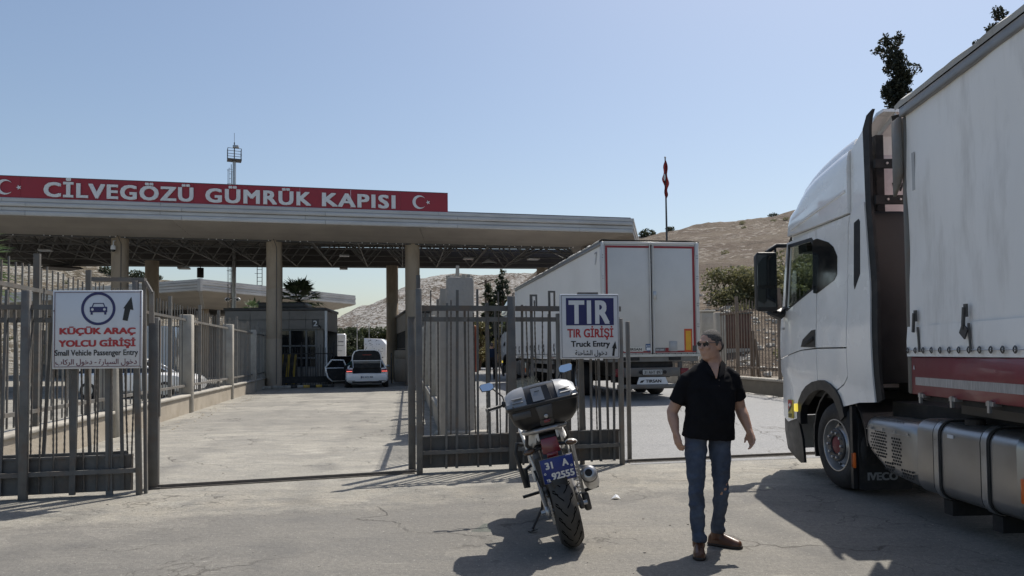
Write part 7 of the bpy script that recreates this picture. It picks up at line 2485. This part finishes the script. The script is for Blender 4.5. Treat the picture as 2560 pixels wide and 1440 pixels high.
MB().ell((-.12, -.17, 13.9), (.07, .015, .28), 10, 6).build('flag_emblem', m_letter, fl)
t = thing('utility_pole', 'wooden utility pole with two crossarms left of the conifers', 'pole', (-2.45, 70, 0), R(12))
MB().tube([(0, 0, 0), (0, 0, 8.6)], [.16, .11], 8).build('shaft', m_bark, t)
MB().beam((-.75, 0, 8.15), (.75, 0, 8.65), .10).build('crossarm', m_bark, t)
MB().beam((-.75, 0, 6.95), (.75, 0, 7.05), .10).build('crossarm', m_bark, t)
for i, (u0, z) in enumerate(((-13.3, 6.3), (-12.1, 6.3))):
    t = thing('lamp_post', 'thin pale post standing %s among the far trees' % ('nearer the bushy dark tree' if i == 0 else 'nearer the right booth'), 'post', (u0 - 2.2, 74, 0))
    MB().tube([(0, 0, 0), (0, 0, 4.6)], .045, 6).build('shaft', m_steel, t)
    MB().ell((0, 0, 4.65), (.09, .09, .06), 8, 5).build('cap', m_steel, t)
# overhead wire across the right hillside
pts = []
for k in range(21):
    f = k / 20
    pts.append((9 + 30 * f, 75, 6.9 - .4 * f - 1.3 * math.sin(math.pi * f) * .5))
tag(MB().tube(pts, .035, 4).build('overhead_wire', m_blackmat), 'dark overhead wire sagging across the brown hillside', 'wire')

# ---------------------------------------------------------------- trees
def fan_palm(loc, r_, label, trunk=5.2, seed=4, n=46):
    rr_ = random.Random(seed)
    t = thing('fan_palm', label, 'palm', loc, group=None)
    MB().tube([(0, 0, -.1), (.05, 0, trunk * .5), (0, 0, trunk)], [.24, .2, .18], 9).build('trunk', m_bark, t, smooth=True)
    mb, dead = MB(), MB()
    for k in range(n):
        a = k * 2.399 + rr_.uniform(-.2, .2)
        el = R(80) - R(125) * (k / n) + rr_.uniform(-.1, .1)
        d = Vector((math.cos(a) * math.cos(el), math.sin(a) * math.cos(el), math.sin(el)))
        b = Vector((0, 0, trunk))
        ln = r_ * rr_.uniform(.45, .62)
        hub = b + d * ln
        tgt = dead if k > n * .84 else mb
        tgt.beam(b, hub, .03, .02)
        sidev = d.cross(Vector((0, 0, 1))).normalized()
        upv = sidev.cross(d)
        for q in range(13):
            f = -1.15 + 2.3 * q / 12
            e = (d * math.cos(f) + sidev * math.sin(f)).normalized()
            L_ = r_ * .62 * rr_.uniform(.85, 1.1) * (1 - .25 * abs(f))
            m_ = hub + e * L_ * .55 + upv * .02
            tip = hub + e * L_ + Vector((0, 0, -.22 * L_ * rr_.uniform(.4, 1.3)))
            w = (e.cross(upv)).normalized() * .035 * r_
            tgt.add([hub, m_ - w, tip, m_ + w], [(0, 1, 2, 3)])
    mb.build('frond', leaf_mat('palm_green', (.035, .065, .03), (.12, .16, .075)), t)
    dead.build('dry_frond', leaf_mat('palm_dry', (.16, .13, .08), (.24, .2, .13)), t)
fan_palm((-13.0, 45.2, 0), 1.5, 'fan palm with drooping dry fronds behind the left booth roof', 4.9)
fan_palm((-12.0, 15.2, 0), 1.7, 'fan palm cut by the left edge of the picture behind the lane fence', 3.1, seed=9, n=34)
fan_palm((-16.3, 46.5, 0), .9, 'small dry palm crown peeping over the booth roof left of the second column', 4.35, seed=12, n=16)


def conifer(name, label, loc, h, w, seed, n=4200, size=.16, m=None, group=None, gap=.35, cat='tree'):
    rr_ = random.Random(seed)
    t = thing(name, label, cat, loc, group=group)
    MB().tube([(0, 0, -.2), (.04, 0, h * .5), (0, 0, h * .97)], [.04 * w + .08, .03 * w + .04, .02], 8).build('trunk', m_bark, t, smooth=True)
    cl = []
    lev = int(h * 2.2)
    tw = MB()
    for k in range(lev):
        f = k / lev
        z = h * (.12 + .87 * f)
        rad = w * .5 * (1 - f) ** .75 * rr_.uniform(.65, 1.15) + .1
        for q in range(5):
            a = rr_.uniform(0, 6.283)
            if rr_.random() < gap * .5: continue
            c = (math.cos(a) * rad * .62, math.sin(a) * rad * .62, z - rad * .12)
            cl.append((c, (rad * .42 + .06, rad * .42 + .06, .22)))
            tw.tube([(0, 0, z), c], [.02, .008], 4)
    tw.build('limb', m_bark, t)
    lb = MB()
    leaf_cloud(lb, cl, n, size, rr_)
    lb.build('crown', m or m_darkleaf, t)
    return t


conifer('fir_tree', 'tall dark conifer just left of the far trailer roof', (-.75, 60, 0), 8.75, 3.4, 5, group='conifers beyond the truck road')
conifer('fir_tree', 'shorter dark conifer beside the utility pole', (-1.95, 61, 0), 7.75, 2.7, 6, group='conifers beyond the truck road')
for i, (x, y, w, h, lab) in enumerate(((-2.5, 56, 3.0, 4.6, 'low green bush under the utility pole'), (-.2, 54, 2.6, 4.0, 'low bush right of the conifers seen between gate bars'), (-4.9, 58, 3.2, 4.2, 'bush behind the middle gate next to the third column'), (1.4, 50, 2.5, 3.4, 'small bush low behind the far tractor'))):
    round_tree('bush', lab, 'bush', (x, y, 0), w, h, .6, 1500, .13, m_olive, 60 + i)
round_tree('laurel_tree', 'round dark broad-leaved tree right of the far box lorry', 'tree', (-17.2, 76, 0), 4.4, 4.7, .8, 3800, .17, m_darkleaf, 21, lobes=22)
rp = random.Random(80)
mb = MB()
for i in range(15):
    x = -31.5 + i * 1.95
    h_ = 5.6 + .16 * i + rp.uniform(-.7, .7)
    for q in range(12):
        a = rp.uniform(0, 6.283)
        leaf_cloud(mb, [((x + math.cos(a) * 1.3, 128 + math.sin(a) * 1.5, 1.0 + h_ * rp.uniform(.1, .85)), (1.1, 1.1, .8))], 150, .22, rp)
tag(mb.build('pine_wood', m_pineleaf), kind='stuff')


def cypress(loc, h, label, seed, clumps):
    rr_ = random.Random(seed)
    t = thing('cypress_tree', label, 'tree', loc)
    MB().tube([(0, 0, -.2), (-.1, 0, h * .5), (-.35, 0, h * .93)], [.3, .2, .04], 8).build('trunk', m_bark, t, smooth=True)
    lb, tw = MB(), MB()
    cl = []
    for x, z, rx_, rz__ in clumps:
        for q in range(5):
            cl.append(((x + rr_.uniform(-.5, .5) * rx_, rr_.uniform(-.8, .8) * rx_, z + rr_.uniform(-.5, .5) * rz__), (rx_ * rr_.uniform(.55, .95), rx_ * .7, rz__ * rr_.uniform(.45, .8))))
        tw.tube([(-.1 - .25 * z / h, 0, z - rz__ * .8), (x, 0, z)], [.07, .02], 5)
    tw.build('limb', m_bark, t)
    leaf_cloud(lb, cl, 30000, .075, rr_)
    lb.build('crown', m_cypress, t)


cypress((16.35, 30, 0), 14.9, 'ragged dark cypress rising behind the truck cab', 31,
        [(-.85, 14.2, .30, .35), (-1.15, 13.85, .28, .22), (-.25, 14.35, .22, .38), (-.6, 13.6, .45, .5), (-.45, 13.2, .5, .5), (-.35, 12.8, .55, .5), (-.35, 12.4, .6, .5), (-.4, 12.0, .62, .55), (.45, 12.0, .42, .22), (.95, 12.15, .28, .3), (-.15, 11.5, .72, .5), (-.15, 11.0, .78, .5), (-.2, 10.5, .8, .6), (.55, 10.9, .4, .35),
         (-.25, 9.7, .72, .6), (.6, 9.9, .3, .35), (-.2, 8.9, .72, .6), (-.9, 8.7, .28, .25), (-.15, 8.0, .75, .6), (-.2, 7.0, .8, .7), (0, 5.8, .9, .8), (0, 4.5, .9, .9), (0, 3.2, .8, .9)])
cypress((20.4, 30, 0), 15.6, 'second cypress whose top just shows above the trailer roof at right', 32,
        [(-.3, 15.3, .28, .3), (-.5, 14.75, .4, .25), (-.2, 14.2, .6, .4), (0, 13.4, .7, .6), (0, 12.2, .8, .8), (0, 10.8, .9, .9), (0, 9, .9, 1), (0, 7, .9, 1), (0, 5, .9, 1)])
# litter and pebbles on the ground
t = thing('paper_scrap', 'crumpled white paper scrap on the ground right of the motorcycle', 'litter', (1.08, 7.9, 0))
MB().add([(-.05, 0, .004), (.0, -.03, .03), (.05, 0, .006), (.03, .05, .035), (-.03, .05, .01), (0, .02, .05)], [(0, 1, 5), (1, 2, 5), (2, 3, 5), (3, 4, 5), (4, 0, 5)]).build('fold', m_letter, t)
rr = random.Random(77)
mb = MB()
for k in range(420):
    y = 4.2 + 9 * rr.random() ** 1.5
    x = rr.uniform(-.72, .72) * y
    s_ = rr.uniform(.003, .006) * (1.7 if rr.random() < .06 else 1)
    n0 = len(mb.v)
    mb.ell((x, y, s_ * .4), (s_ * 1.3, s_, s_ * .7), 5, 3)
tag(mb.build('gravel', mat('grit', (.34, .31, .27), .9, var=.5, scale=.7)), kind='stuff')
mb = MB()
for k in range(160):
    f = rr.random()
    x = -6.6 - 5.4 * f + rr.uniform(.15, .75)
    y = 9 + 27 * f
    s_ = rr.uniform(.010, .028)
    mb.ell((x, y, s_ * .15), (s_ * 1.3, s_, s_ * .45), 6, 4)
tag(mb.build('rubble_strip', mat('rubble_tan', (.4, .35, .27), .9, var=.3, scale=.8)), kind='stuff')
